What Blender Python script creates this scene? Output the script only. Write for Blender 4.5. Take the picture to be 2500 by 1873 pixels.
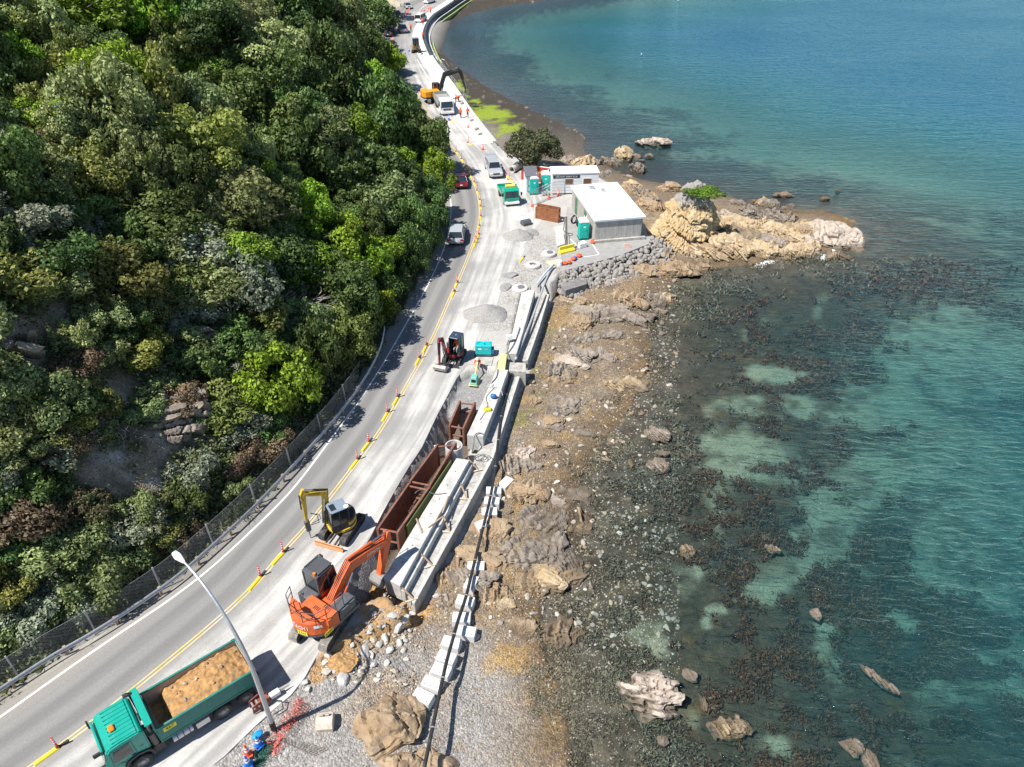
import bpy, bmesh, math, random
import numpy as np
from mathutils import Vector, Matrix, Euler
for o in list(bpy.data.objects): bpy.data.objects.remove(o)
SC = bpy.context.scene
COL = SC.collection
R = math.radians
random.seed(7)

# ---------------------------------------------------------------- camera, sky, sun, exposure
CAM_H, PITCH, FPX = 37.0, R(36.0), 1800.0
cam_data = bpy.data.cameras.new('camera')
cam_data.sensor_width = 36.0
cam_data.lens = 36.0 * FPX / 2500.0
cam_data.clip_start, cam_data.clip_end = 0.5, 9000.0
cam = bpy.data.objects.new('camera', cam_data)
COL.objects.link(cam)
cam.location = (0, 0, CAM_H)
cam.rotation_euler = (math.pi / 2 - PITCH, 0, 0)
SC.camera = cam

SUN_EL, SHADOW_AZ = R(57.0), R(33.0)            # shadows run to +x, a little away from the camera
sun_from = Vector((-math.cos(SHADOW_AZ) * math.cos(SUN_EL), -math.sin(SHADOW_AZ) * math.cos(SUN_EL), math.sin(SUN_EL)))
world = bpy.data.worlds.new('World')
SC.world = world
world.use_nodes = True
wn = world.node_tree
sky = wn.nodes.new('ShaderNodeTexSky')
sky.sky_type = 'NISHITA'
sky.sun_disc = False
sky.sun_elevation = SUN_EL
sky.sun_rotation = math.atan2(sun_from.x, sun_from.y)
sky.air_density, sky.dust_density, sky.ozone_density = 1.0, 0.15, 2.6
wn.nodes['Background'].inputs['Strength'].default_value = 0.078
wn.links.new(sky.outputs[0], wn.nodes['Background'].inputs['Color'])
sun_data = bpy.data.lights.new('sun', 'SUN')
sun_data.energy = 5.0
sun_data.angle = R(0.53)
sun_data.color = (1.0, 0.955, 0.89)
sun = bpy.data.objects.new('sun', sun_data)
COL.objects.link(sun)
sun.rotation_euler = sun_from.to_track_quat('Z', 'Y').to_euler()
SC.view_settings.view_transform = 'Standard'
SC.view_settings.look = 'None'
SC.view_settings.exposure = 0.62
SC.view_settings.gamma = 1.0
SC.view_settings.use_curve_mapping = False
SC.cycles.use_denoising = True
SC.cycles.max_bounces = 8
SC.cycles.transparent_max_bounces = 12

# ---------------------------------------------------------------- helpers
def G(x, y, z=0.0):
    """point at height z that the survey photograph shows at (x, y)"""
    u, v = (x - 1250) / FPX, (y - 936.5) / FPX
    d = (u, math.cos(PITCH) - v * math.sin(PITCH), -math.sin(PITCH) - v * math.cos(PITCH))
    t = (CAM_H - z) / -d[2]
    return Vector((d[0] * t, d[1] * t, z))
def GL(pts, z=0.0): return [G(p[0], p[1], p[2] if len(p) > 2 else z) for p in pts]
def PX(P):
    """inverse of G for arrays of world points"""
    P = np.asarray(P, float)
    dy, dz = P[..., 1], P[..., 2] - CAM_H
    dep = dy * math.cos(PITCH) - dz * math.sin(PITCH)
    up = dy * math.sin(PITCH) + dz * math.cos(PITCH)
    return np.stack([1250 + FPX * P[..., 0] / dep, 936.5 - FPX * up / dep], -1)

def _hash(ix, iy, iz, seed):
    n = (ix * 374761393 + iy * 668265263 + iz * 2147483647 + seed * 1274126177) & 0xFFFFFFFF
    n = ((n ^ (n >> 13)) * 1274126177) & 0xFFFFFFFF
    n = ((n ^ (n >> 16)) * 2246822519) & 0xFFFFFFFF
    return ((n ^ (n >> 15)) & 0xFFFFFF) / 16777215.0
def vnoise(P, seed=0):
    P = np.asarray(P, float)
    i = np.floor(P).astype(np.int64); f = P - i
    f = f * f * (3 - 2 * f)
    x, y, z = i[..., 0], i[..., 1], i[..., 2]
    fx, fy, fz = f[..., 0], f[..., 1], f[..., 2]
    def h(a, b, c): return _hash(x + a, y + b, z + c, seed)
    a = h(0,0,0)*(1-fx)+h(1,0,0)*fx; b = h(0,1,0)*(1-fx)+h(1,1,0)*fx
    c = h(0,0,1)*(1-fx)+h(1,0,1)*fx; d = h(0,1,1)*(1-fx)+h(1,1,1)*fx
    return ((a*(1-fy)+b*fy)*(1-fz) + (c*(1-fy)+d*fy)*fz) * 2 - 1
def fbm(P, octaves=4, seed=0, gain=0.5):
    P = np.asarray(P, float); s = 0; a = 1.0; t = 0
    for k in range(octaves):
        s = s + a * vnoise(P * (2.03 ** k) + 17.3 * k, seed + k); t += a; a *= gain
    return s / t
def n2(X, Y, scale, octaves=4, seed=0): return fbm(np.stack([X * scale, Y * scale, np.zeros_like(X) + .37], -1), octaves, seed)
def sstep(a, b, x):
    t = np.clip((x - a) / (b - a), 0, 1); return t * t * (3 - 2 * t)

def poly_dist(X, Y, line, zs=None):
    """distance to a polyline, side (+ = right of travel), arclength and interpolated z of the nearest point"""
    L = [(p[0], p[1]) for p in line]
    best = np.full(X.shape, 1e18); side = np.zeros(X.shape); arc = np.zeros(X.shape); zz = np.zeros(X.shape); s0 = 0
    for k in range(len(L) - 1):
        ax, ay = L[k]; bx, by = L[k + 1]; dx, dy = bx - ax, by - ay; l2 = dx * dx + dy * dy
        t = np.clip(((X - ax) * dx + (Y - ay) * dy) / l2, 0, 1)
        qx, qy = ax + t * dx - X, ay + t * dy - Y
        d = qx * qx + qy * qy; m = d < best
        best = np.where(m, d, best)
        sd = np.sign((X - ax) * dy - (Y - ay) * dx)
        side = np.where(m, sd, side); l = math.sqrt(l2)
        arc = np.where(m, s0 + t * l, arc)
        if zs is not None: zz = np.where(m, zs[k] * (1 - t) + zs[k + 1] * t, zz)
        s0 += l
    return np.sqrt(best), side, arc, zz
def in_poly(X, Y, poly):
    inside = np.zeros(X.shape, bool); n = len(poly)
    for k in range(n):
        x1, y1 = poly[k][0], poly[k][1]; x2, y2 = poly[(k + 1) % n][0], poly[(k + 1) % n][1]
        if y1 == y2: continue
        c = ((y1 > Y) != (y2 > Y)) & (X < (x2 - x1) * (Y - y1) / (y2 - y1) + x1)
        inside ^= c
    return inside
def smooth_line(pts, step=1.0, it=2):
    P = [Vector(p) for p in pts]
    for _ in range(it):
        Q = [P[0]]
        for a, b in zip(P[:-1], P[1:]): Q += [a * .75 + b * .25, a * .25 + b * .75]
        Q.append(P[-1]); P = Q
    return resample(P, step)
def resample(P, step):
    P = [Vector(p) for p in P]
    acc = [0.0]
    for a, b in zip(P[:-1], P[1:]): acc.append(acc[-1] + (b - a).length)
    n = max(1, int(round(acc[-1] / step))); out = []; k = 0
    for i in range(n + 1):
        s = acc[-1] * i / n
        while k < len(P) - 2 and acc[k + 1] < s: k += 1
        d = acc[k + 1] - acc[k]
        out.append(P[k].lerp(P[k + 1], (s - acc[k]) / d if d > 1e-9 else 0))
    return out
def side_normals(P):
    N = []
    for i in range(len(P)):
        t = P[min(i + 1, len(P) - 1)] - P[max(i - 1, 0)]
        t.z = 0; t.normalize(); N.append(Vector((t.y, -t.x, 0)))       # to the right of travel
    return N

# ---------------------------------------------------------------- materials
def nodes_of(m):
    m.use_nodes = True
    return m.node_tree, m.node_tree.nodes['Principled BSDF']
MATS = {}
def mat(name, col, rough=0.55, metal=0.0, var=0.12, scale=3.0, bump=0.0, dirt=0.0, dirt_col=(.36, .32, .26), spec=0.5, coat=0.0, stretch=None, emit=None, var2=None):
    if name in MATS: return MATS[name]
    m = bpy.data.materials.new(name); nt, b = nodes_of(m); N, L = nt.nodes, nt.links
    tc = N.new('ShaderNodeTexCoord')
    src = tc.outputs['Object']
    if stretch:
        mp = N.new('ShaderNodeMapping'); mp.inputs['Scale'].default_value = stretch
        L.new(src, mp.inputs['Vector']); src = mp.outputs[0]
    nz = N.new('ShaderNodeTexNoise'); nz.inputs['Scale'].default_value = scale; nz.inputs['Detail'].default_value = 6
    nz.inputs['Roughness'].default_value = 0.65
    L.new(src, nz.inputs['Vector'])
    ramp = N.new('ShaderNodeMapRange'); ramp.inputs[1].default_value = .3; ramp.inputs[2].default_value = .7
    L.new(nz.outputs['Fac'], ramp.inputs[0])
    mix = N.new('ShaderNodeMix'); mix.data_type = 'RGBA'
    lo = [max(0, c * (1 - var)) for c in col]; hi = [min(1, c * (1 + var)) for c in (var2 or col)]
    mix.inputs[6].default_value = (*lo, 1); mix.inputs[7].default_value = (*hi, 1)
    L.new(ramp.outputs[0], mix.inputs[0])
    out = mix.outputs[2]
    if dirt > 0:
        n2_ = N.new('ShaderNodeTexNoise'); n2_.inputs['Scale'].default_value = scale * .6; n2_.inputs['Detail'].default_value = 8
        n2_.inputs['Roughness'].default_value = .7
        L.new(tc.outputs['Object'], n2_.inputs['Vector'])
        r2 = N.new('ShaderNodeMapRange'); r2.inputs[1].default_value = .62 - .3 * dirt; r2.inputs[2].default_value = .8 - .2 * dirt
        r2.inputs[4].default_value = min(1, .25 + dirt)
        L.new(n2_.outputs['Fac'], r2.inputs[0])
        mx = N.new('ShaderNodeMix'); mx.data_type = 'RGBA'
        mx.inputs[7].default_value = (*dirt_col, 1)
        L.new(r2.outputs[0], mx.inputs[0]); L.new(out, mx.inputs[6]); out = mx.outputs[2]
    L.new(out, b.inputs['Base Color'])
    rr = N.new('ShaderNodeMapRange'); rr.inputs[3].default_value = max(0, rough - .08); rr.inputs[4].default_value = min(1, rough + .12)
    L.new(nz.outputs['Fac'], rr.inputs[0]); L.new(rr.outputs[0], b.inputs['Roughness'])
    b.inputs['Metallic'].default_value = metal
    b.inputs['Specular IOR Level'].default_value = spec
    if coat: b.inputs['Coat Weight'].default_value = coat
    if bump:
        bp = N.new('ShaderNodeBump'); bp.inputs['Strength'].default_value = bump; bp.inputs['Distance'].default_value = .05
        L.new(nz.outputs['Fac'], bp.inputs['Height']); L.new(bp.outputs[0], b.inputs['Normal'])
    if emit:
        b.inputs['Emission Color'].default_value = (*emit[:3], 1); b.inputs['Emission Strength'].default_value = emit[3]
    MATS[name] = m
    return m
def glass_mat():
    return mat('dark_glass', (.02, .028, .034), rough=.06, var=.3, spec=.9)

# ---------------------------------------------------------------- mesh building
class MB:
    def __init__(s, M=None): s.v = []; s.f = []; s.mi = []; s.M = M
    def add(s, vs, fs, mi=0, M=None):
        o = len(s.v)
        for p in vs:
            p = Vector(p)
            if M is not None: p = M @ p
            if s.M is not None: p = s.M @ p
            s.v.append(p)
        for f in fs: s.f.append([i + o for i in f]); s.mi.append(mi)
        return s
    def box(s, c, d, mi=0, rz=0.0, M=None):
        x, y, z = d[0] / 2, d[1] / 2, d[2] / 2
        T = Matrix.Translation(c) @ Matrix.Rotation(rz, 4, 'Z')
        if M is not None: T = M @ T
        return s.add([(-x,-y,-z),(x,-y,-z),(x,y,-z),(-x,y,-z),(-x,-y,z),(x,-y,z),(x,y,z),(-x,y,z)],
                     [(3,2,1,0),(4,5,6,7),(0,1,5,4),(1,2,6,5),(2,3,7,6),(3,0,4,7)], mi, T)
    def beam(s, a, b, w, h, mi=0, up=(0,0,1)):
        a, b = Vector(a), Vector(b); t = (b - a); l = t.length; t.normalize()
        sd = t.cross(Vector(up))
        if sd.length < 1e-4: sd = t.cross(Vector((1,0,0)))
        sd.normalize(); u = sd.cross(t)
        T = Matrix((( t.x, sd.x, u.x, 0),(t.y, sd.y, u.y, 0),(t.z, sd.z, u.z, 0),(0,0,0,1)))
        T = Matrix.Translation((a + b) / 2) @ T
        x, y, z = l / 2, w / 2, h / 2
        return s.add([(-x,-y,-z),(x,-y,-z),(x,y,-z),(-x,y,-z),(-x,-y,z),(x,-y,z),(x,y,z),(-x,y,z)],
                     [(0,1,2,3),(7,6,5,4),(4,5,1,0),(5,6,2,1),(6,7,3,2),(7,4,0,3)], mi, T)
    def cyl(s, a, b, r, r2=None, n=12, mi=0, caps=True):
        a, b = Vector(a), Vector(b); r2 = r if r2 is None else r2
        q = (b - a).to_track_quat('Z', 'Y').to_matrix().to_4x4()
        vs = []
        for c, rr in ((a, r), (b, r2)):
            for i in range(n):
                an = 2 * math.pi * i / n
                vs.append(c + q @ Vector((math.cos(an) * rr, math.sin(an) * rr, 0)))
        fs = [(i, (i + 1) % n, n + (i + 1) % n, n + i) for i in range(n)]
        if caps: fs += [tuple(range(n))[::-1], tuple(range(n, 2 * n))]
        return s.add(vs, fs, mi)
    def tube(s, pts, r, n=6, mi=0, caps=True):
        P = [Vector(p) for p in pts]; rs = r if isinstance(r, (list, tuple)) else [r] * len(P)
        vs, fs = [], []; prev = None
        for i, p in enumerate(P):
            t = (P[min(i + 1, len(P) - 1)] - P[max(i - 1, 0)])
            if t.length < 1e-9: t = Vector((0, 0, 1))
            t.normalize()
            if prev is None:
                a = t.cross(Vector((0, 0, 1)))
                if a.length < .05: a = t.cross(Vector((1, 0, 0)))
            else: a = prev - t * prev.dot(t)
            a.normalize(); prev = a; b = t.cross(a)
            for k in range(n):
                an = 2 * math.pi * k / n
                vs.append(p + (a * math.cos(an) + b * math.sin(an)) * rs[i])
        for i in range(len(P) - 1):
            for k in range(n):
                fs.append((i*n+k, i*n+(k+1) % n, (i+1)*n+(k+1) % n, (i+1)*n+k))
        if caps: fs += [tuple(range(n))[::-1], tuple(range((len(P)-1)*n, len(P)*n))]
        return s.add(vs, fs, mi)
    def prism(s, poly, lo, hi, axis='y', mi=0):
        """polygon in the plane across axis, extruded from lo to hi"""
        n = len(poly)
        def P(a, b, c): return {'y': (a, c, b), 'z': (a, b, c), 'x': (c, a, b)}[axis]
        vs = [P(a, b, lo) for a, b in poly] + [P(a, b, hi) for a, b in poly]
        fs = [(i, (i + 1) % n, n + (i + 1) % n, n + i) for i in range(n)] + [tuple(range(n))[::-1], tuple(range(n, 2 * n))]
        return s.add(vs, fs, mi)
    def loft(s, rings, mi=0, caps=True, closed=True):
        n = len(rings[0]); vs = [p for r in rings for p in r]; fs = []
        for i in range(len(rings) - 1):
            for k in range(n if closed else n - 1):
                fs.append((i*n+k, i*n+(k+1) % n, (i+1)*n+(k+1) % n, (i+1)*n+k))
        if caps and closed: fs += [tuple(range(n))[::-1], tuple(range((len(rings)-1)*n, len(rings)*n))]
        return s.add(vs, fs, mi)
    def lathe(s, prof, c=(0,0,0), n=20, mi=0, axis=None):
        T = Matrix.Translation(c)
        if axis is not None: T = T @ Vector(axis).to_track_quat('Z', 'Y').to_matrix().to_4x4()
        rings = [[T @ Vector((r * math.cos(2*math.pi*k/n), r * math.sin(2*math.pi*k/n), z)) for k in range(n)] for r, z in prof]
        return s.loft(rings, mi, caps=False)
    def build(s, name, mats, parent=None, smooth=False, bevel=0.0, seg=1, fix=True):
        me = bpy.data.meshes.new(name)
        me.from_pydata([tuple(v) for v in s.v], [], s.f)
        mats = mats if isinstance(mats, (list, tuple)) else [mats]
        for m in mats: me.materials.append(m)
        if len(mats) > 1: me.polygons.foreach_set('material_index', s.mi)
        if bevel > 0 or fix:
            bm = bmesh.new(); bm.from_mesh(me)
            bmesh.ops.recalc_face_normals(bm, faces=bm.faces)
            if bevel > 0:
                ed = [e for e in bm.edges if len(e.link_faces) == 2 and e.calc_face_angle(0) > .5]
                bmesh.ops.bevel(bm, geom=ed, offset=bevel, segments=seg, affect='EDGES', clamp_overlap=True)
            bm.to_mesh(me); bm.free()
        if smooth: me.polygons.foreach_set('use_smooth', [True] * len(me.polygons))
        me.update()
        return link(name, me, parent)
def link(name, me, parent=None):
    o = bpy.data.objects.new(name, me); COL.objects.link(o)
    if parent is not None: o.parent = parent
    return o
def np_mesh(name, V, F, mats, parent=None, smooth=False, attrs=None, mi=None):
    """fast mesh from numpy arrays; F is (n,3) or (n,4)"""
    V = np.ascontiguousarray(V, np.float32); F = np.ascontiguousarray(F, np.int32); k = F.shape[1]
    me = bpy.data.meshes.new(name)
    me.vertices.add(len(V)); me.vertices.foreach_set('co', V.ravel())
    me.loops.add(F.size); me.loops.foreach_set('vertex_index', F.ravel())
    me.polygons.add(len(F)); me.polygons.foreach_set('loop_start', np.arange(0, F.size, k, dtype=np.int32))
    me.polygons.foreach_set('loop_total', np.full(len(F), k, np.int32))
    for m in (mats if isinstance(mats, (list, tuple)) else [mats]): me.materials.append(m)
    if mi is not None: me.polygons.foreach_set('material_index', np.asarray(mi, np.int32))
    me.polygons.foreach_set('use_smooth', np.full(len(F), bool(smooth)))
    for nm, arr in (attrs or {}).items():
        arr = np.asarray(arr, np.float32)
        if arr.ndim == 1:
            a = me.attributes.new(nm, 'FLOAT', 'POINT' if len(arr) == len(V) else 'FACE'); a.data.foreach_set('value', arr)
        else:
            a = me.attributes.new(nm, 'FLOAT_COLOR', 'POINT' if len(arr) == len(V) else 'FACE')
            a.data.foreach_set('color', np.concatenate([arr, np.ones((len(arr), 1), np.float32)], 1).ravel())
    me.update(calc_edges=True); me.validate()
    return link(name, me, parent) if name else me
def grid_faces(ny, nx, keep=None):
    i = np.arange(ny * nx).reshape(ny, nx)
    F = np.stack([i[:-1, :-1], i[:-1, 1:], i[1:, 1:], i[1:, :-1]], -1).reshape(-1, 4)
    return F if keep is None else F[keep.reshape(-1)]
def compact(V, F, *arrs):
    u = np.unique(F); m = np.zeros(len(V), np.int64); m[u] = np.arange(len(u))
    return (V[u], m[F], *[a[u] for a in arrs])

def thing(name, label, cat, loc=(0, 0, 0), rz=0.0, group=None):
    o = bpy.data.objects.new(name, None); COL.objects.link(o)
    o.empty_display_size = .2
    o.location = loc; o.rotation_euler = (0, 0, rz)
    return tag(o, label, cat, group)
def tag(o, label, cat, group=None):
    o['label'] = label; o['category'] = cat
    if group: o['group'] = group
    return o
def structure(o): o['kind'] = 'structure'; return o
def stuff(o, label=None, cat=None):
    o['kind'] = 'stuff'
    if label: o['label'] = label
    if cat: o['category'] = cat
    return o
def dup(root, loc, rz=0.0, label=None, scale=None, rx=None):
    r = root.copy(); COL.objects.link(r); r.location = loc
    r.rotation_euler = (rx[0] if rx else 0, rx[1] if rx else 0, rz)
    if label: r['label'] = label
    if scale: r.scale = (scale,) * 3 if not isinstance(scale, (tuple, list)) else scale
    for ch in list(root.children):
        c = ch.copy(); COL.objects.link(c); c.parent = r
        for g in list(ch.children):
            d = g.copy(); COL.objects.link(d); d.parent = c
    return r
TEXT_MESH = {}
for _s in ['H', 'I', 'T', 'A', 'C', 'EX69', 'HITACHI', 'YANMAR', '467', 'S', 'SITE HUTS  0508 31 32 33']:
    cu = bpy.data.curves.new('lettering', 'FONT'); cu.body = _s; cu.size = 1.0; cu.extrude = .012
    cu.align_x = 'CENTER'; cu.align_y = 'CENTER'; cu.resolution_u = 2
    t = bpy.data.objects.new('tmp', cu); COL.objects.link(t)
    bpy.context.view_layer.update()
    TEXT_MESH[_s] = bpy.data.meshes.new_from_object(t.evaluated_get(bpy.context.evaluated_depsgraph_get()))
    bpy.data.objects.remove(t)
def text(parent, s, M, size, m, name='lettering', squash=1.0):
    me = TEXT_MESH[s].copy(); me.materials.clear(); me.materials.append(m)
    me.transform(M @ Matrix.Diagonal((squash * size, size, size, 1)))
    return link(name, me, parent)
def frame(o, x, y):
    """matrix with origin o, x along x, y along y"""
    x = Vector(x).normalized(); y = Vector(y); y = (y - x * y.dot(x)).normalized(); z = x.cross(y)
    return Matrix(((x.x, y.x, z.x, o[0]), (x.y, y.y, z.y, o[1]), (x.z, y.z, z.z, o[2]), (0, 0, 0, 1)))

# body surfaces, grown from posed skeletons
JOINTS = ['pelvis', 'chest', 'neck', 'head', 'crown', 'shL', 'elL', 'haL', 'fgL', 'shR', 'elR', 'haR', 'fgR', 'hiL', 'knL', 'anL', 'toL', 'hiR', 'knR', 'anR', 'toR']
LINKS = [(0, 1), (1, 2), (2, 3), (3, 4), (1, 5), (5, 6), (6, 7), (7, 8), (1, 9), (9, 10), (10, 11), (11, 12), (0, 13), (13, 14), (14, 15), (15, 16), (0, 17), (17, 18), (18, 19), (19, 20)]
RAD = [.15, .165, .062, .098, .085, .085, .058, .042, .03, .085, .058, .042, .03, .115, .075, .055, .05, .115, .075, .055, .05]
STAND = dict(pelvis=(0, 0, .95), chest=(.01, 0, 1.32), neck=(.01, 0, 1.52), head=(.03, 0, 1.64), crown=(.02, 0, 1.74), shL=(0, .2, 1.43), elL=(.02, .27, 1.15), haL=(.12, .27, .92), fgL=(.16, .26, .82), shR=(0, -.2, 1.43), elR=(.02, -.27, 1.15), haR=(.12, -.27, .92), fgR=(.16, -.26, .82),
    hiL=(0, .1, .9), knL=(.03, .11, .5), anL=(-.02, .12, .09), toL=(.17, .13, .05), hiR=(0, -.1, .9), knR=(.03, -.11, .5), anR=(-.02, -.12, .09), toR=(.17, -.13, .05))
lean = dict(pelvis=(-.05, 0, .93), chest=(.18, 0, 1.24), neck=(.30, 0, 1.40), head=(.37, 0, 1.50), crown=(.40, 0, 1.60), shL=(.22, .2, 1.33), elL=(.34, .25, 1.1), haL=(.5, .2, .98), fgL=(.57, .17, .96), shR=(.22, -.2, 1.33), elR=(.34, -.25, 1.1), haR=(.5, -.2, .98), fgR=(.57, -.17, .96),
    hiL=(-.05, .1, .88), knL=(.10, .12, .48), anL=(.06, .12, .09), toL=(.25, .13, .05), hiR=(-.05, -.1, .88), knR=(-.08, -.12, .5), anR=(-.28, -.12, .12), toR=(-.1, -.13, .05))
sit = dict(pelvis=(-.05, 0, .5), chest=(-.02, 0, .9), neck=(.0, 0, 1.1), head=(.04, 0, 1.22), crown=(.04, 0, 1.32), shL=(-.02, .2, 1.02), elL=(.12, .28, .78), haL=(.36, .24, .78), fgL=(.44, .22, .8), shR=(-.02, -.2, 1.02), elR=(.12, -.28, .78), haR=(.36, -.24, .78), fgR=(.44, -.22, .8),
    hiL=(.0, .1, .48), knL=(.42, .13, .5), anL=(.46, .13, .1), toL=(.62, .13, .06), hiR=(.0, -.1, .48), knR=(.42, -.13, .5), anR=(.46, -.13, .1), toR=(.62, -.13, .06))
ARM = dict(elR=(.18, -.28, 1.2), haR=(.38, -.22, 1.25), fgR=(.46, -.2, 1.28))
bend = dict(pelvis=(-.1, 0, .85), chest=(.28, 0, 1.0), neck=(.45, 0, 1.05), head=(.55, 0, 1.06), crown=(.62, 0, 1.12), shL=(.32, .2, .98), elL=(.42, .22, .7), haL=(.5, .15, .5), fgL=(.55, .12, .42), shR=(.32, -.2, .98), elR=(.42, -.22, .7), haR=(.5, -.15, .5), fgR=(.55, -.12, .42))
BODY_MESH = {}
for _k, _pose in dict(stand={}, lean=lean, sit=sit, reach=ARM, bend=bend).items():
    J = dict(STAND); J.update(_pose)
    me = bpy.data.meshes.new('body'); me.from_pydata([J[q] for q in JOINTS], LINKS, [])
    o = bpy.data.objects.new('body', me); COL.objects.link(o)
    sk = o.modifiers.new('skin', 'SKIN'); sk.use_smooth_shade = True
    o.modifiers.new('sub', 'SUBSURF').levels = 1
    for i, v in enumerate(me.skin_vertices[0].data): v.radius = (RAD[i], RAD[i]); v.use_root = (i == 0)
    bpy.context.view_layer.update()
    BODY_MESH[_k] = (bpy.data.meshes.new_from_object(o.evaluated_get(bpy.context.evaluated_depsgraph_get())), J); bpy.data.objects.remove(o)
# ================================================================ survey lines
ZW = -2.5                                                             # water level
YL = GL([(75,1873),(210,1776),(354,1660),(536,1510),(625,1426),(695,1342),(742,1293),(797,1225),(883,1112),(932,1048),(996,935),(1050,841),(1100,724),(1132,657),(1167,565),(1174,520),(1167,468),(1145,419),(1110,365),(1080,327),(1035,262),(1010,215),(990,170),(978,130),(972,95),(978,60),(995,30),(1030,0)])
YL = [YL[0] + (YL[0] - YL[1]).normalized() * 45] + YL + [YL[-1] + Vector((30, 45, 0)), YL[-1] + Vector((140, 120, 0))]
YLs = smooth_line(YL, 1.0)
WL = GL([(0,1751),(233,1585),(466,1431),(606,1305),(700,1212),(742,1161),(819,1057),(905,940),(982,808),(1050,689),(1085,607),(1101,544),(1101,476),(1080,422),(1050,365),(1015,305),(980,240),(950,180),(936,130),(928,85),(920,45),(925,0)])
WL = [WL[0] + (WL[0] - WL[1]).normalized() * 45] + WL + [WL[-1] + Vector((4, 60, 0))]
WLs = smooth_line(WL, 1.0)
RE = GL([(300,1990),(520,1873),(609,1786),(652,1745),(708,1699),(740,1661),(768,1610),(800,1560),(838,1432),(860,1385),(905,1310),(935,1250),(960,1205),(1000,1137),(1028,1096),(1068,1012),(1087,977),(1117,919),(1135,900),(1160,860),(1172,828),(1200,775),(1216,739),(1222,715),(1231,689),(1249,669),(1282,610),(1274,597),(1289,590),(1311,562),(1335,505),(1300,450),(1262,405),(1228,368),(1200,345),(1145,272),(1097,200),(1057,152),(1037,114),(1028,84),(1036,57),(1053,36),(1085,17),(1107,2),(1180,-40)])
RE = [RE[0] + Vector((-8, -14, 0))] + RE
INNER = [(300,1990,-.1),(520,1873,-.1),(609,1786,-.1),(652,1745,-.1),(708,1699,-.1),(740,1661,-.1),(768,1610,-.12),(830,1570,-.2),(905,1540,-.6),(965,1510,-1.1),(1012,1477,-1.6),(1115,1290,-1.75),(1204,1123,-1.8),(1245,1000,-1.8),(1269,922,-1.8),(1289,883,-1.8),(1341,722,-1.8),(1352,690,-1.8),(1365,668,-1.5),(1419,642,-1.0),(1511,620,-1.0),(1581,593,-1.0),(1592,575,-1.1),(1560,520,-1.0),(1500,450,-.8),(1455,428,-.5),(1400,405,-.3),(1300,395,-.15),(1228,367,-.5),(1212,346,-1.3),(1153,272,-1.6),(1105,200,-1.8),(1065,152,-1.9),(1044,114,-1.9),(1035,84,-1.9),(1044,57,-1.8),(1060,36,-1.7),(1090,17,-1.6),(1111,2,-1.4),(1200,-40,-1.2)]
INL = GL([(p[0], p[1]) for p in INNER]); INZ = [p[2] for p in INNER]
WATERLINE = GL([(1395,1990),(1385,1873),(1400,1780),(1350,1650),(1300,1530),(1345,1430),(1375,1330),(1390,1230),(1440,1120),(1490,1060),(1560,960),(1590,870),(1585,790),(1600,735),(1640,700),(1670,668),(1740,655),(1880,640),(2000,618),(2080,600),(2098,560),(2060,525),(1980,510),(1880,520),(1780,478),(1640,450),(1560,440),(1500,418),(1470,395),(1420,372),(1430,332),(1370,302),(1300,272),(1228,235),(1168,200),(1115,163),(1072,122),(1060,92),(1076,64),(1130,38),(1210,17),(1320,2),(1500,-25)], ZW)
WATERLINE = smooth_line([WATERLINE[0] + Vector((-2, -14, 0))] + WATERLINE, 2.2, 2)
SEA_POLY = [(p.x, p.y) for p in WATERLINE] + [(900, 500), (900, -60), (WATERLINE[0].x, -60)]
LAND_POLY = [(p.x, p.y) for p in INL] + [(150, 420), (-300, 420), (-300, -60), (INL[0].x - 4, -60)]
TRENCH = GL([(1117,919),(1087,977),(1068,1012),(1028,1096),(1000,1137),(960,1205),(935,1250),(905,1310),(860,1385),(836,1436),(870,1475),(945,1447),(1012,1320),(1114,1120),(1142,1060),(1180,985),(1213,905),(1185,893),(1150,903)])
TRENCH_L = TRENCH[:10]
LEDGE_POLY = GL([(940,1440),(1026,1262),(1114,1118),(1142,1060),(1213,905),(1239,863),(1274,709),(1300,700),(1360,692),(1351,724),(1299,885),(1279,924),(1255,1002),(1214,1126),(1125,1294),(1020,1485),(965,1475)])
SANDS = [(1989,1331,62,75),(1893,1398,85,50),(1826,1114,130,60),(2084,1170,60,90),(2030,1271,60,60),(2113,1147,90,70),(2001,1595,40,70),(2347,1693,90,55),(2463,1702,60,50),(2480,1590,70,60),(2360,1330,140,110),(2250,1130,140,110),(2430,1180,160,200),(1790,1000,60,30),(1690,1440,40,40),(1800,1500,40,25),(1640,1700,60,40),(1850,1830,60,30),(1950,1000,70,30),(1900,930,110,25),(2150,1000,140,60),(2350,900,250,160),(2450,1430,90,80),(1640,1560,40,60),(2200,1500,50,25)]
WEEDS = [(1570,290,150,26),(1420,255,70,26),(1380,225,110,20),(1500,330,90,22),(1650,345,170,26),(1480,300,120,18),(1700,420,240,40),(1900,470,240,40),(1560,460,110,35),(1980,640,200,45),(1820,700,220,70),(1700,800,130,100),(1260,150,60,25),(1150,100,60,60),(1130,180,60,40),(1330,262,90,25),(1600,180,130,14)]
ALGAE = [(1155,240,30,9),(1195,284,50,20),(1235,320,34,14),(1110,205,20,9),(1340,820,30,16),(1300,900,20,20),(1280,1010,25,30),(1290,960,20,22)]
OCHRE = [(1360,1570,70,45),(1250,1625,70,35),(1310,1525,45,30),(1250,1440,45,55),(1400,760,60,20),(1205,1430,30,55),(1280,1230,30,80),(1420,1480,50,60),(1330,1400,60,60),(1480,1290,40,60)]
SOIL = [(835,1560,75,60),(900,1490,80,60),(930,1440,60,35),(960,1500,40,40),(815,1620,50,40),(870,1420,40,40)]

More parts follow.
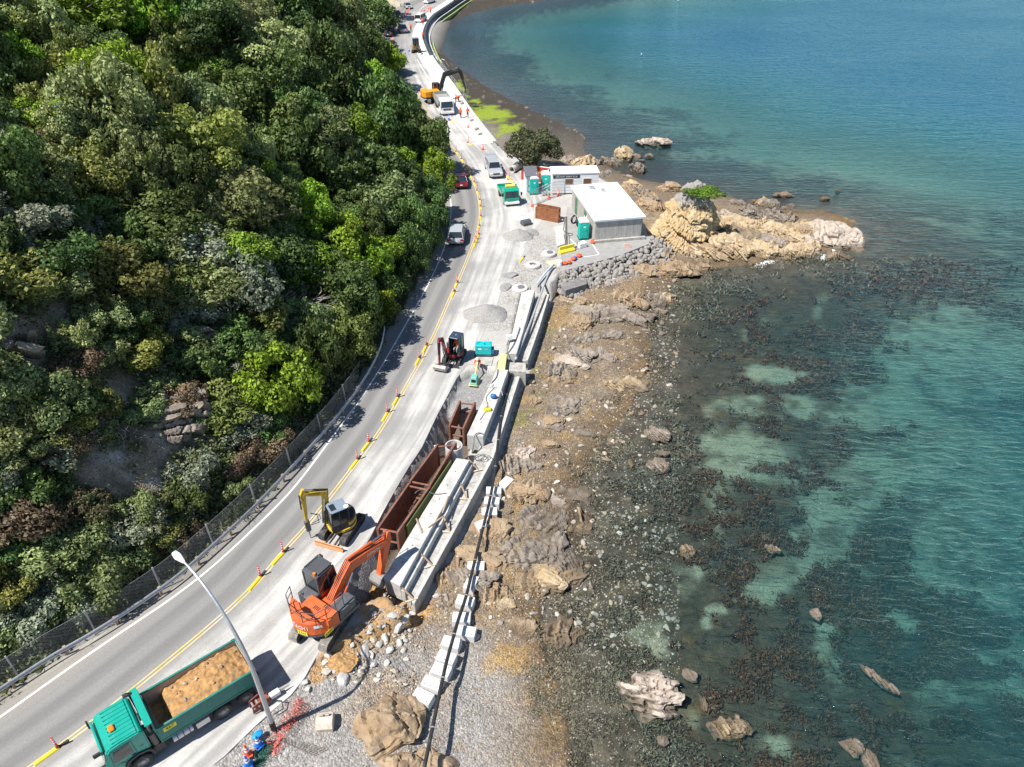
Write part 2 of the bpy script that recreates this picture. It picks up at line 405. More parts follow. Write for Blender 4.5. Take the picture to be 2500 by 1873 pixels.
def blobs(U, V, B, z0, X, Y, jit=.35, seed=3):
    """soft union of ellipses surveyed at height z0 (given in photo units), ragged by noise"""
    m = np.zeros(X.shape)
    w = n2(X, Y, .55, 4, seed)
    pxs = np.clip(1800 / np.maximum(Y + 25, 25), 5, 45)
    U = U + pxs * (4.0 * n2(X, Y, .22, 4, seed + 20) + 1.2 * n2(X, Y, 1.1, 3, seed + 21)); V = V + pxs * .75 * (3.4 * n2(X, Y, .22, 4, seed + 30) + 1.2 * n2(X, Y, 1.1, 3, seed + 31))
    for bx, by, rx, ry in B:
        q = ((U - bx) / rx) ** 2 + ((V - by) / ry) ** 2
        m = np.maximum(m, 1 - sstep(.55, 1.25, np.sqrt(q) + jit * w))
    return m
POINT_RIDGE = GL([(1560,545),(1640,575),(1720,575),(1800,570),(1900,565),(2000,572),(2060,570)], -1.5)
POINT_Z = [-1.3, -1.2, -1.3, -1.5, -1.8, -2.1, -2.3]
def ground_z(X, Y):
    d1, _, _, z1 = poly_dist(X, Y, INL, INZ)
    d2, _, _, _ = poly_dist(X, Y, WATERLINE)
    land = in_poly(X, Y, LAND_POLY); sea = in_poly(X, Y, SEA_POLY)
    t = d1 / (d1 + d2 + 1e-6)
    beach = z1 + (ZW + .02 - z1) * t ** .85
    rough = n2(X, Y, .35, 4, 11) * .16 + n2(X, Y, 1.3, 3, 12) * .07
    beach = beach + rough * sstep(0, 1.5, d1) * (1 - .5 * sstep(60, 130, Y))
    qx, qy = X * .82 + Y * .57, -X * .57 + Y * .82
    rib = np.abs(fbm(np.stack([qx * .28, qy * 1.5, qx * 0 + .5], -1), 4, 16)); bm_ = sstep(-.12, .25, n2(X, Y, .16, 3, 17)) * sstep(1.0, 3.0, d1) * sstep(112, 95, Y)
    beach = beach + bm_ * (.42 * (.38 - rib) + .1)
    bed = ZW - .02 - np.minimum(.040 * d2 + .10 * sstep(0, 6, d2) + .03 * np.maximum(0, d2 - 28), 4.2) + rough * .9
    z = np.where(sea, bed, beach)
    dr, _, ar, zr = poly_dist(X, Y, POINT_RIDGE, POINT_Z)
    led = n2(X * 1.0, Y * 1.0, .5, 4, 14); steps = np.round((zr + 1.5 * led) / .4) * .4
    z = np.maximum(z, steps - .10 * dr ** 1.7 + .45 * n2(X, Y, 1.3, 3, 15))
    z = np.where(land, -.02, z)
    tr = in_poly(X, Y, TRENCH)
    dl, _, _, _ = poly_dist(X, Y, TRENCH_L)
    deep = -2.15 + 1.5 * sstep(46.6, 48.2, Y)
    wall = -.12 - dl * 1.75 + .42 * n2(X, Y, 1.6, 4, 21) + .16 * n2(X, Y, 4.5, 2, 22)
    z = np.where(tr & land, np.maximum(deep, np.minimum(-.08, wall)) + .03 * n2(X, Y, 3, 3, 5), z)
    z = np.where(in_poly(X, Y, LEDGE_POLY), np.minimum(z, -1.9), z)
    return z
def lin(a, b, step): return np.arange(a, b, step)
GX = np.concatenate([[-900, -400, -200, -120, -70, -45, -30, -22], lin(-17, 16, .21), lin(16, 50, .5), lin(50, 120, 2.0), [130, 150, 180, 230, 320, 500, 900]])
GY = np.concatenate([[-200, -80, -30, 0, 8, 12, 15], lin(17, 60, .21), lin(60, 112, .36), lin(112, 200, .9), lin(200, 330, 3), [345, 400, 520, 700, 900]])
X, Y = np.meshgrid(GX, GY)
Z = ground_z(X, Y)
Pn = np.stack([X, Y, Z], -1); px = PX(Pn); U, V = px[..., 0], px[..., 1]
front = Y > 3
U = np.where(front, U, 0); V = np.where(front, V, 5000)
land, sea = in_poly(X, Y, LAND_POLY), in_poly(X, Y, SEA_POLY)
d2 = poly_dist(X, Y, WATERLINE)[0]
d1 = poly_dist(X, Y, INL)[0]
def C(*c): return np.array(c)
def mixc(a, b, t): return a * (1 - t[..., None]) + b * t[..., None]
nA, nB, nC_ = n2(X, Y, .22, 4, 31), n2(X, Y, .9, 4, 32), n2(X, Y, 2.6, 2, 33)
col = np.zeros(X.shape + (3,)) + C(.255, .195, .135)
col = mixc(col, C(.31, .265, .21), .8 * sstep(-.05, .45, nA + .4 * nB))                   # grey shingle among the brown
col = mixc(col, C(.40, .275, .13), .8 * sstep(.05, .5, nB - .3 * nA))
nearg = sstep(31, 24, Y) * sstep(2.6, -2.5, X + 1.6 * nA) * (1 - sea)
col = mixc(col, C(.30, .29, .275) * 1.0, nearg * .92)
col = mixc(col, C(.42, .265, .09), .85 * blobs(U, V, OCHRE, 0, X, Y, .6, 41) * (.55 + .45 * sstep(-.3, .3, nC_)))
qx, qy = X * .82 + Y * .57, -X * .57 + Y * .82
ribc = fbm(np.stack([qx * .28, qy * 1.5, qx * 0 + .5], -1), 4, 16); bmc = sstep(-.12, .2, n2(X, Y, .16, 3, 17)) * sstep(1.0, 3.0, d1) * sstep(112, 95, Y) * (1 - land)
col = mixc(col, mixc(C(.35, .25, .145) + 0 * col, C(.225, .175, .13), sstep(.02, .3, np.abs(ribc))), .75 * bmc)
rockc = sstep(6.5, 3.5, poly_dist(X, Y, POINT_RIDGE)[0] + 1.5 * nB) * sstep(ZW - .05, ZW + .5, Z) * (1 - land)
col = mixc(col, mixc(C(.34, .26, .16) + 0 * col, C(.20, .16, .12), sstep(-.3, .3, nC_)), rockc)
wet = sstep(3.6, .2, d2) * (1 - sea) * (1 - rockc)
col = mixc(col, col * C(.62, .58, .50), wet * sstep(-.5, .4, nB + .3))
farb = sstep(95, 135, Y)
col = mixc(col, C(.27, .255, .24), farb * (1 - sea) * .8)
darkshore = farb * sstep(17, 8, d2) * (1 - sea)
col = mixc(col, C(.058, .049, .037), darkshore * sstep(-.55, .15, nB + .35))
beachtop = sstep(185, 215, Y) * sstep(14, 24, d2 + 6 * nA)
col = mixc(col, C(.34, .325, .31), beachtop)
algae = blobs(U, V, ALGAE, 0, X, Y, .5, 43) * (.35 + .65 * sstep(60, 100, Y))
col = mixc(col, C(.245, .315, .03), algae * np.where(Y > 90, .95, .8))
col = col * (1 - .24 * (1 - nearg) * (1 - farb) * (1 - .7 * rockc))[..., None]
# seabed: weed over sand
sand = blobs(U, V, SANDS, 0, X, Y, .55, 51)
north = sstep(92, 108, Y)
deepf = sstep(10, 30, d2)
sand = sand * (.25 + .75 * sstep(-.35, .15, n2(X, Y, .6, 4, 57)))
chan = sstep(.085, .02, np.abs(n2(X, Y, .075, 3, 58))) * sstep(6, 10, d2) * sstep(-.4, .1, n2(X, Y, .5, 3, 59))
sand = np.maximum(sand, .6 * chan)
sand = np.maximum(sand, north * (1 - blobs(U, V, WEEDS, 0, X, Y, .5, 52)))
sand = np.maximum(sand, sstep(24, 38, d2 + 4 * nA) * sstep(36, 60, Y) * .9)
weed = C(.060, .047, .030) * (1 + .6 * nC_[..., None]) + C(.05, .022, .004) * sstep(.1, .5, nB)[..., None]
pale = C(.11, .105, .085)
weed = mixc(weed, pale + 0 * weed, .75 * sstep(7, .5, d2) * sstep(-.4, .4, nB) * (1 - north))
bed = mixc(weed, C(.27, .275, .19), sand * (.85 + .15 * nC_))
bed = mixc(bed, C(.045, .04, .032), north * sstep(21, 9, d2 + 8 * nB) * .92)
col = np.where((sea & (Z < ZW + .02))[..., None], bed, col)
# land: pale site dust, grey fill in the trench
col = np.where(land[..., None], C(.40, .385, .36) * (1 + .12 * nA + .10 * nB)[..., None], col)
grav = blobs(U, V, [(1310,650,50,70),(1330,600,55,40),(1250,760,45,60),(1215,790,40,40),(1290,690,30,30)], 0, X, Y, .4, 61)
col = mixc(col, C(.36, .345, .32) * (1 + .2 * nC_[..., None]), grav * land)
verge = land & (U < 1250) & (poly_dist(X, Y, WLs)[1] < 0)
col = np.where(verge[..., None], C(.16, .14, .10) * (1 + .4 * nB)[..., None], col)
trm = in_poly(X, Y, TRENCH) & land
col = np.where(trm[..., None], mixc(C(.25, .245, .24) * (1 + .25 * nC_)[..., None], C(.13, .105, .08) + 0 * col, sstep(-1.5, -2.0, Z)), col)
col = mixc(col, C(.40, .235, .095) * (1 + .3 * nC_)[..., None], blobs(U, V, SOIL, 0, X, Y, .7, 62) * .9 * (1 - trm))
trackd = sstep(.55, .15, np.abs(n2(X, Y, .5, 2, 77))) * 0

def ground_material():
    m = bpy.data.materials.new('shore_ground'); nt, b = nodes_of(m); N, L = nt.nodes, nt.links
    at = N.new('ShaderNodeAttribute'); at.attribute_name = 'Col'
    tc = N.new('ShaderNodeTexCoord')
    v1 = N.new('ShaderNodeTexVoronoi'); v1.inputs['Scale'].default_value = 9.5; v1.inputs['Randomness'].default_value = 1
    v2 = N.new('ShaderNodeTexVoronoi'); v2.inputs['Scale'].default_value = 24
    nz = N.new('ShaderNodeTexNoise'); nz.inputs['Scale'].default_value = 3.5; nz.inputs['Detail'].default_value = 10; nz.inputs['Roughness'].default_value = .75
    for t in (v1, v2, nz): L.new(tc.outputs['Object'], t.inputs['Vector'])
    hs = N.new('ShaderNodeSeparateColor'); L.new(v1.outputs['Color'], hs.inputs[0])
    hs2 = N.new('ShaderNodeSeparateColor'); L.new(v2.outputs['Color'], hs2.inputs[0])
    r1 = N.new('ShaderNodeMapRange'); r1.inputs[3].default_value = .7; r1.inputs[4].default_value = 1.26; L.new(hs.outputs[0], r1.inputs[0])
    r2 = N.new('ShaderNodeMapRange'); r2.inputs[3].default_value = .76; r2.inputs[4].default_value = 1.24; L.new(hs2.outputs[1], r2.inputs[0])
    r3 = N.new('ShaderNodeMapRange'); r3.inputs[1].default_value = .3; r3.inputs[2].default_value = .7; r3.inputs[3].default_value = .65; r3.inputs[4].default_value = 1.35; L.new(nz.outputs['Fac'], r3.inputs[0])
    a = N.new('ShaderNodeMath'); a.operation = 'MULTIPLY'; L.new(r1.outputs[0], a.inputs[0]); L.new(r2.outputs[0], a.inputs[1])
    a2 = N.new('ShaderNodeMath'); a2.operation = 'MULTIPLY'; L.new(a.outputs[0], a2.inputs[0]); L.new(r3.outputs[0], a2.inputs[1])
    peb = N.new('ShaderNodeAttribute'); peb.attribute_name = 'pebbly'
    one = N.new('ShaderNodeMix'); one.inputs[2].default_value = 1.0; L.new(peb.outputs['Fac'], one.inputs[0]); L.new(a2.outputs[0], one.inputs[3])
    sc = N.new('ShaderNodeVectorMath'); sc.operation = 'SCALE'; L.new(at.outputs['Color'], sc.inputs[0]); L.new(one.outputs[0], sc.inputs['Scale'])
    L.new(sc.outputs[0], b.inputs['Base Color'])
    b.inputs['Roughness'].default_value = .88; b.inputs['Specular IOR Level'].default_value = .25
    ad = N.new('ShaderNodeMath'); ad.operation = 'MULTIPLY_ADD'; ad.inputs[1].default_value = -1.0
    L.new(v1.outputs['Distance'], ad.inputs[0]); L.new(nz.outputs['Fac'], ad.inputs[2])
    bp = N.new('ShaderNodeBump'); bp.inputs['Distance'].default_value = .12; L.new(ad.outputs[0], bp.inputs['Height'])
    mu = N.new('ShaderNodeMath'); mu.operation = 'MULTIPLY'; mu.inputs[1].default_value = .6; L.new(peb.outputs['Fac'], mu.inputs[0]); L.new(mu.outputs[0], bp.inputs['Strength'])
    L.new(bp.outputs[0], b.inputs['Normal'])
    return m
M_GROUND = ground_material()
pebbly = np.where(land, .28, np.where(sea, .55, 1.0)); pebbly = np.where(trm, .6, pebbly)
pebbly = np.maximum(pebbly, grav * .9)
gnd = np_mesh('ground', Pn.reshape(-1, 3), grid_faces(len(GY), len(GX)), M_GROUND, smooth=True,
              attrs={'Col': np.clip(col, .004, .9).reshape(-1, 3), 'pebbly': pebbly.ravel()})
structure(gnd)
def gz(x, y):
    i = int(np.clip(np.searchsorted(GX, x) - 1, 0, len(GX) - 2)); j = int(np.clip(np.searchsorted(GY, y) - 1, 0, len(GY) - 2))
    fx, fy = (x - GX[i]) / (GX[i + 1] - GX[i]), (y - GY[j]) / (GY[j + 1] - GY[j])
    return float((Z[j, i] * (1 - fx) + Z[j, i + 1] * fx) * (1 - fy) + (Z[j + 1, i] * (1 - fx) + Z[j + 1, i + 1] * fx) * fy)
def ground_at(px_, py_, lift=0.0):
    """where the sight line through a photo point meets the ground"""
    z = -1.5
    for _ in range(14):
        p = G(px_, py_, z); z = .5 * z + .5 * (gz(p.x, p.y) + lift)
    return G(px_, py_, z)

# ================================================================ water
WX = np.concatenate([[-60, -52], lin(-46, -6, 1.6), lin(-6, 60, .6), lin(60, 260, 4), [300, 400, 600, 900, 1500, 3000]])
WY = np.concatenate([[-600, -200, -60, -20, 0, 10], lin(16, 120, .6), lin(120, 420, 3), [450, 600, 900, 1500, 3000, 6000]])
X2, Y2 = np.meshgrid(WX, WY)
sea2 = in_poly(X2, Y2, SEA_POLY) | (Y2 > 420) | (X2 > 500)
dep = np.clip(ZW - ground_z(X2, Y2), 0, 6); dep = np.where(np.abs(X2) + np.abs(Y2) > 900, 4.5, dep)
dd = poly_dist(X2, Y2, WATERLINE)[0]
keep = sea2 | (dd < 4.0)
kc = keep[:-1, :-1] | keep[1:, :-1] | keep[:-1, 1:] | keep[1:, 1:]
Vw = np.stack([X2, Y2, np.full_like(X2, ZW)], -1).reshape(-1, 3)
Vw, Fw, dw = compact(Vw, grid_faces(len(WY), len(WX), kc), dep.ravel())
def water_material():
    m = bpy.data.materials.new('sea_water'); m.use_nodes = True; nt = m.node_tree; N, L = nt.nodes, nt.links
    N.remove(N['Principled BSDF']); out = N['Material Output']
    at = N.new('ShaderNodeAttribute'); at.attribute_name = 'depth'
    tc = N.new('ShaderNodeTexCoord')
    def noise(scale, stretch, rot, detail=3, dist=0.0):
        mp = N.new('ShaderNodeMapping'); mp.inputs['Scale'].default_value = stretch; mp.inputs['Rotation'].default_value = (0, 0, rot)
        L.new(tc.outputs['Object'], mp.inputs['Vector'])
        n = N.new('ShaderNodeTexNoise'); n.inputs['Scale'].default_value = scale; n.inputs['Detail'].default_value = detail; n.inputs['Distortion'].default_value = dist
        n.inputs['Roughness'].default_value = .55
        L.new(mp.outputs[0], n.inputs['Vector']); return n.outputs['Fac']
    def math_(op, a, b=None, c=None):
        n = N.new('ShaderNodeMath'); n.operation = op
        for i, q in enumerate((a, b, c)):
            if q is None: continue
            if isinstance(q, (int, float)): n.inputs[i].default_value = q
            else: L.new(q, n.inputs[i])
        return n.outputs[0]
    big = noise(.42, (.42, 1.5, 1), R(14), 4, .5)
    med = noise(1.5, (.5, 1.35, 1), R(22), 4, .6)
    sml = noise(4.6, (.7, 1.2, 1), R(-8), 3, .3)
    gust = noise(.018, (1, 2.2, 1), R(18), 3)
    gm = N.new('ShaderNodeMapRange'); gm.inputs[1].default_value = .35; gm.inputs[2].default_value = .65; gm.inputs[3].default_value = .55; gm.inputs[4].default_value = 1.15
    L.new(gust, gm.inputs[0])
    h = math_('ADD', math_('MULTIPLY', big, .34), math_('ADD', math_('MULTIPLY', med, .34), math_('MULTIPLY', sml, .05)))
    calm = N.new('ShaderNodeMapRange'); calm.inputs[2].default_value = 1.0; calm.inputs[3].default_value = .35; calm.inputs[4].default_value = 1; L.new(at.outputs['Fac'], calm.inputs[0])
    h = math_('MULTIPLY', h, math_('MULTIPLY', gm.outputs[0], calm.outputs[0]))
    bp = N.new('ShaderNodeBump'); bp.inputs['Strength'].default_value = 1.0; bp.inputs['Distance'].default_value = 1.0; L.new(h, bp.inputs['Height'])
    # water column: what lies below fades into the suspended colour with depth
    turb = math_('SUBTRACT', 1.0, math_('POWER', 2.718, math_('MULTIPLY', math_('POWER', at.outputs['Fac'], 2.0), -.30)))
    turb = math_('MULTIPLY', turb, .88)
    tr = N.new('ShaderNodeBsdfTransparent')
    cr = N.new('ShaderNodeValToRGB'); e = cr.color_ramp.elements
    e[0].position = 0; e[0].color = (1, 1, 1, 1); e[1].position = 1; e[1].color = (.05, .40, .55, 1)
    k = e.new(.22); k.color = (.55, .84, .90, 1)
    dn = math_('DIVIDE', at.outputs['Fac'], 4.5)
    L.new(dn, cr.inputs[0]); L.new(cr.outputs[0], tr.inputs['Color'])
    df = N.new('ShaderNodeBsdfDiffuse')
    c2 = N.new('ShaderNodeValToRGB'); e = c2.color_ramp.elements
    e[0].position = 0; e[0].color = (.035, .085, .085, 1); e[1].position = .95; e[1].color = (.004, .076, .150, 1)
    k = e.new(.4); k.color = (.011, .102, .120, 1)
    L.new(dn, c2.inputs[0]); L.new(c2.outputs[0], df.inputs['Color'])
    m1 = N.new('ShaderNodeMixShader'); L.new(turb, m1.inputs[0]); L.new(tr.outputs[0], m1.inputs[1]); L.new(df.outputs[0], m1.inputs[2])
    gl = N.new('ShaderNodeBsdfGlossy'); gl.inputs['Roughness'].default_value = .1; gl.inputs['Color'].default_value = (.52, .84, 1.0, 1); L.new(bp.outputs[0], gl.inputs['Normal'])  # reflection tinted blue, standing in for a bluer sky
    fr = N.new('ShaderNodeFresnel'); fr.inputs['IOR'].default_value = 1.34; L.new(bp.outputs[0], fr.inputs['Normal'])
    m2 = N.new('ShaderNodeMixShader'); L.new(fr.outputs[0], m2.inputs[0]); L.new(m1.outputs[0], m2.inputs[1]); L.new(gl.outputs[0], m2.inputs[2])
    L.new(m2.outputs[0], out.inputs['Surface'])
    return m
structure(np_mesh('sea_water', Vw, Fw, water_material(), smooth=True, attrs={'depth': dw}))

# ================================================================ road
def ray_right(c, n, line):
    best = None
    for a, b in zip(line[:-1], line[1:]):
        d = b - a; den = n.x * d.y - n.y * d.x
        if abs(den) < 1e-9: continue
        w = a - c
        t = (w.x * d.y - w.y * d.x) / den; q = (w.x * n.y - w.y * n.x) / den
        if 0 <= q <= 1 and t > .3 and (best is None or t < best): best = t
    return best
def road_material():
    m = bpy.data.materials.new('road_asphalt'); nt, b = nodes_of(m); N, L = nt.nodes, nt.links
    lat = N.new('ShaderNodeAttribute'); lat.attribute_name = 'lat'
    arc = N.new('ShaderNodeAttribute'); arc.attribute_name = 'arc'
    tc = N.new('ShaderNodeTexCoord')
    cb = N.new('ShaderNodeCombineXYZ'); L.new(lat.outputs['Fac'], cb.inputs[0]); L.new(arc.outputs['Fac'], cb.inputs[1])
    mp = N.new('ShaderNodeMapping'); mp.inputs['Scale'].default_value = (1.0, .05, 1); L.new(cb.outputs[0], mp.inputs['Vector'])
    st = N.new('ShaderNodeTexNoise'); st.inputs['Scale'].default_value = 1.6; st.inputs['Detail'].default_value = 5; L.new(mp.outputs[0], st.inputs['Vector'])
    big = N.new('ShaderNodeTexNoise'); big.inputs['Scale'].default_value = .16; big.inputs['Detail'].default_value = 6; big.inputs['Roughness'].default_value = .62; L.new(tc.outputs['Object'], big.inputs['Vector'])
    fine = N.new('ShaderNodeTexNoise'); fine.inputs['Scale'].default_value = 9; fine.inputs['Detail'].default_value = 8; fine.inputs['Roughness'].default_value = .8; L.new(tc.outputs['Object'], fine.inputs['Vector'])
    def mr(src, a, b_, c, d, clamp=True):
        n = N.new('ShaderNodeMapRange'); n.inputs[1].default_value = a; n.inputs[2].default_value = b_; n.inputs[3].default_value = c; n.inputs[4].default_value = d
        n.clamp = clamp; n.interpolation_type = 'SMOOTHSTEP'; L.new(src, n.inputs[0]); return n.outputs[0]
    def mt(op, a, b_=None):
        n = N.new('ShaderNodeMath'); n.operation = op
        for i, q in enumerate((a, b_)):
            if q is None: continue
            if isinstance(q, (int, float)): n.inputs[i].default_value = q
            else: L.new(q, n.inputs[i])
        return n.outputs[0]
    # old running lane: polished wheel paths
    w1 = mt('ABSOLUTE', mt('ADD', lat.outputs['Fac'], 2.45)); w2 = mt('ABSOLUTE', mt('ADD', lat.outputs['Fac'], .95))
    path = mt('MAXIMUM', mr(w1, .15, .62, 1, 0), mr(w2, .15, .62, 1, 0))
    path = mt('MULTIPLY', path, mr(st.outputs['Fac'], .3, .6, .35, 1))
    lane = N.new('ShaderNodeMix'); lane.data_type = 'RGBA'; lane.inputs[6].default_value = (.235, .23, .221, 1); lane.inputs[7].default_value = (.168, .166, .163, 1)
    L.new(path, lane.inputs[0])
    # dusty closed lane
    dusty = N.new('ShaderNodeMix'); dusty.data_type = 'RGBA'; dusty.inputs[6].default_value = (.315, .308, .296, 1); dusty.inputs[7].default_value = (.50, .487, .46, 1)
    L.new(mr(mt('ADD', big.outputs['Fac'], mt('MULTIPLY', mt('SUBTRACT', st.outputs['Fac'], .5), .8)), .32, .68, 0, 1), dusty.inputs[0])
    edge = mt('ADD', lat.outputs['Fac'], mt('MULTIPLY', mt('SUBTRACT', big.outputs['Fac'], .5), 2.2))
    fac = mr(edge, -.3, 1.5, 0, 1)
    far = mr(arc.outputs['Fac'], 175, 215, 1, .35)
    mix = N.new('ShaderNodeMix'); mix.data_type = 'RGBA'; L.new(mt('MULTIPLY', fac, far), mix.inputs[0]); L.new(lane.outputs[2], mix.inputs[6]); L.new(dusty.outputs[2], mix.inputs[7])
    sh = mr(lat.outputs['Fac'], -3.9, -3.3, 1, 0)
    mix2 = N.new('ShaderNodeMix'); mix2.data_type = 'RGBA'; mix2.inputs[7].default_value = (.27, .25, .22, 1); L.new(mt('MULTIPLY', sh, .8), mix2.inputs[0]); L.new(mix.outputs[2], mix2.inputs[6])
    sp = N.new('ShaderNodeVectorMath'); sp.operation = 'SCALE'
    L.new(mix2.outputs[2], sp.inputs[0]); L.new(mt('MULTIPLY', mr(fine.outputs['Fac'], .3, .7, .86, 1.14), mr(st.outputs['Fac'], .3, .7, .93, 1.07)), sp.inputs['Scale'])
    # cracks
    vo = N.new('ShaderNodeTexVoronoi'); vo.feature = 'DISTANCE_TO_EDGE'; vo.inputs['Scale'].default_value = .22
    wp = N.new('ShaderNodeVectorMath'); wp.operation = 'MULTIPLY_ADD'; wp.inputs[1].default_value = (1.2, 1.2, 0); L.new(fine.outputs['Color'], wp.inputs[0]); L.new(tc.outputs['Object'], wp.inputs[2])
    L.new(wp.outputs[0], vo.inputs['Vector'])
    ck = N.new('ShaderNodeMix'); ck.data_type = 'RGBA'; ck.inputs[7].default_value = (.16, .15, .14, 1)
    L.new(mt('MULTIPLY', mr(vo.outputs['Distance'], .0, .006, .35, 0), mr(big.outputs['Fac'], .42, .55, 0, 1)), ck.inputs[0]); L.new(sp.outputs[0], ck.inputs[6])
    L.new(ck.outputs[2], b.inputs['Base Color'])
    b.inputs['Roughness'].default_value = .82; b.inputs['Specular IOR Level'].default_value = .3
    bp = N.new('ShaderNodeBump'); bp.inputs['Strength'].default_value = .25; bp.inputs['Distance'].default_value = .02; L.new(fine.outputs['Fac'], bp.inputs['Height']); L.new(bp.outputs[0], b.inputs['Normal'])
    return m
YN = side_normals(YLs)
rows = []; LATN = 14
for i, (c, n) in enumerate(zip(YLs, YN)):
    r = ray_right(c, n, RE)
    r = min(r if r else 7.0, 16.0)
    if i < 30: r = min(r, 9)
    rows.append([-4.6, r])
Vr, lat_, arc_ = [], [], []
for i, (c, n) in enumerate(zip(YLs, YN)):
    l, r = rows[i]
    ls = [l + (r - l) * k / LATN for k in range(LATN + 1)]
    for k, q in enumerate(ls): Vr.append(c + n * q); lat_.append(q); arc_.append(float(i))
    e = c + n * (r + .02); e.z = -.35; Vr.append(e); lat_.append(r); arc_.append(float(i))
Fr = grid_faces(len(YLs), LATN + 2)[:, ::-1]
road = np_mesh('road', np.array([tuple(v) for v in Vr]), Fr, road_material(), attrs={'lat': np.array(lat_), 'arc': np.array(arc_)})
structure(road)

def strip(name, line, off, w, z, m, dash=None):
    P = line; Nn = side_normals(P); vs, fs = [], []
    for p, n in zip(P, Nn): vs += [p + n * (off - w / 2) + Vector((0, 0, z)), p + n * (off + w / 2) + Vector((0, 0, z))]
    for i in range(len(P) - 1):
        if dash and (i % dash[1]) >= dash[0]: continue
        fs.append((2*i, 2*i+1, 2*i+3, 2*i+2))
    b = MB(); b.add(vs, fs); o = b.build(name, m); return structure(o)
M_WPAINT = mat('white_road_paint', (.74, .74, .72), rough=.6, var=.2, scale=1.5, dirt=.25, dirt_col=(.4, .38, .35))
M_YPAINT = mat('yellow_road_paint', (.66, .47, .09), rough=.6, var=.15, scale=1.2, dirt=.75, dirt_col=(.55, .5, .4))
strip('edge_line', WLs[20:250], 0, .13, .005, M_WPAINT)
strip('centre_line', YLs[10:185], -.11, .085, .005, M_YPAINT)
strip('centre_line', YLs[10:185], .11, .085, .006, M_YPAINT)
strip('parking_line', resample(GL([(1246,520),(1247,545),(1247,575)]), 1), 0, .14, .005, M_WPAINT)
strip('lane_line', resample(GL([(1140,335),(1100,285),(1060,215),(1018,145)]), 1.5), 0, .12, .005, M_WPAINT)
strip('lane_line', resample(GL([(970,140),(962,110),(960,85),(972,62),(990,45)]), 1.0), 0, .12, .005, M_WPAINT, (3, 6))
strip('lane_line', resample(GL([(1010,42),(1035,15),(1060,-5)]), 1.5), 0, .12, .005, M_WPAINT)

# ================================================================ hillside
HBASE = [p for p in WLs]
GULLY = [(98.0, 5.0, 6.5), (70.0, 3.6, 3.0), (127.0, 5.5, 5.5), (160.0, 7.0, 5.0)]
def hill_z(X, Y):
    d, sd, s, _ = poly_dist(X, Y, HBASE)
    d = np.where(sd < 0, d, -d)
    t = np.maximum(0, d - 2.3 - .5 * n2(X, Y, .2, 2, 71))
    h = np.where(t < 13, 1.22 * t, 1.22 * 13 + .86 * (t - 13))
    h = 78 * (1 - np.exp(-h / 78 * 1.02))
    amp = sstep(0, 9, t)
    h = h + amp * (3.2 * n2(X, Y, .055, 3, 72) + 1.1 * n2(X, Y, .17, 3, 73)) + sstep(0, 3, t) * .45 * n2(X, Y, .55, 3, 74)
    for s0, w, a in GULLY:
        h = h - a * sstep(1.5, 13, t) * np.exp(-((s - s0 - .2 * t) / w) ** 2)
    return np.where(d < .2, -1.0, np.where(t <= 0, .03, np.maximum(h, .03))), d, s
HX = np.concatenate([lin(-260, -90, 3.0), lin(-90, 2, .62)]); HY = np.concatenate([lin(-20, 10, 3.0), lin(10, 130, .62), lin(130, 400, 2.2)])
X3, Y3 = np.meshgrid(HX, HY)
Z3, D3, S3 = hill_z(X3, Y3)
kc = (D3 > .9); kc = kc[:-1, :-1] & kc[1:, :-1] & kc[:-1, 1:] & kc[1:, 1:]
na, nb = n2(X3, Y3, .25, 4, 81), n2(X3, Y3, 1.1, 4, 82)
hc = np.zeros(X3.shape + (3,)) + C(.045, .042, .026)
hc = mixc(hc, C(.115, .088, .06), sstep(-.1, .45, na + .5 * nb))
pxh = PX(np.stack([X3, Y3, Z3], -1)); U3, V3 = np.where(Y3 > 3, pxh[..., 0], 0), np.where(Y3 > 3, pxh[..., 1], 9999)
BARE = [(40,830,110,70),(60,900,110,60),(150,770,60,50),(300,950,60,80),(420,1080,110,40),(390,1130,60,70),(560,800,40,60),(520,950,50,70),(260,1160,110,70),(330,1200,100,50),(120,1400,70,30)]
bare = blobs(U3, V3, BARE, 0, X3, Y3, .5, 83)
Z3 = Z3 + bare * sstep(3, 6, D3) * (.9 * n2(X3, Y3, .5, 3, 85) + .9 * np.abs(n2(X3, Y3, 1.3, 3, 86)))
hc = mixc(hc, mixc(C(.26, .21, .16) + 0 * hc, C(.36, .345, .32), sstep(0, .5, nb)), bare * sstep(-.5, .3, nb + .2))
hc = mixc(hc, C(.075, .085, .03) + 0 * hc, sstep(2.6, 1.2, D3))
Vh, Fh, hcol, hp = compact(np.stack([X3, Y3, Z3], -1).reshape(-1, 3), grid_faces(len(HY), len(HX), kc), hc.reshape(-1, 3), np.full(X3.size, .8))
structure(np_mesh('hillside', Vh, Fh, M_GROUND, smooth=True, attrs={'Col': np.clip(hcol, 0.004, 1), 'pebbly': hp}))
def hill_hit(pts):
    """where sight lines through photo points first meet the hillside"""
    pts = np.asarray(pts, float); u, v = (pts[:, 0] - 1250) / FPX, (pts[:, 1] - 936.5) / FPX
    D = np.stack([u, math.cos(PITCH) - v * math.sin(PITCH), -math.sin(PITCH) - v * math.cos(PITCH)], -1)
    hit = np.full((len(pts), 3), np.nan); alive = np.ones(len(pts), bool)
    for t in np.arange(14, 330, .5):
        idx = np.where(alive)[0]
        if len(idx) == 0: break
        P = D[idx] * t + np.array([0, 0, CAM_H])
        z, d, s = hill_z(P[:, 0], P[:, 1])
        ok = (P[:, 2] <= z) & (d > .5)
        hit[idx[ok]] = P[ok]; alive[idx[ok]] = False
        alive[idx[P[:, 2] < -.5]] = False
    return hit
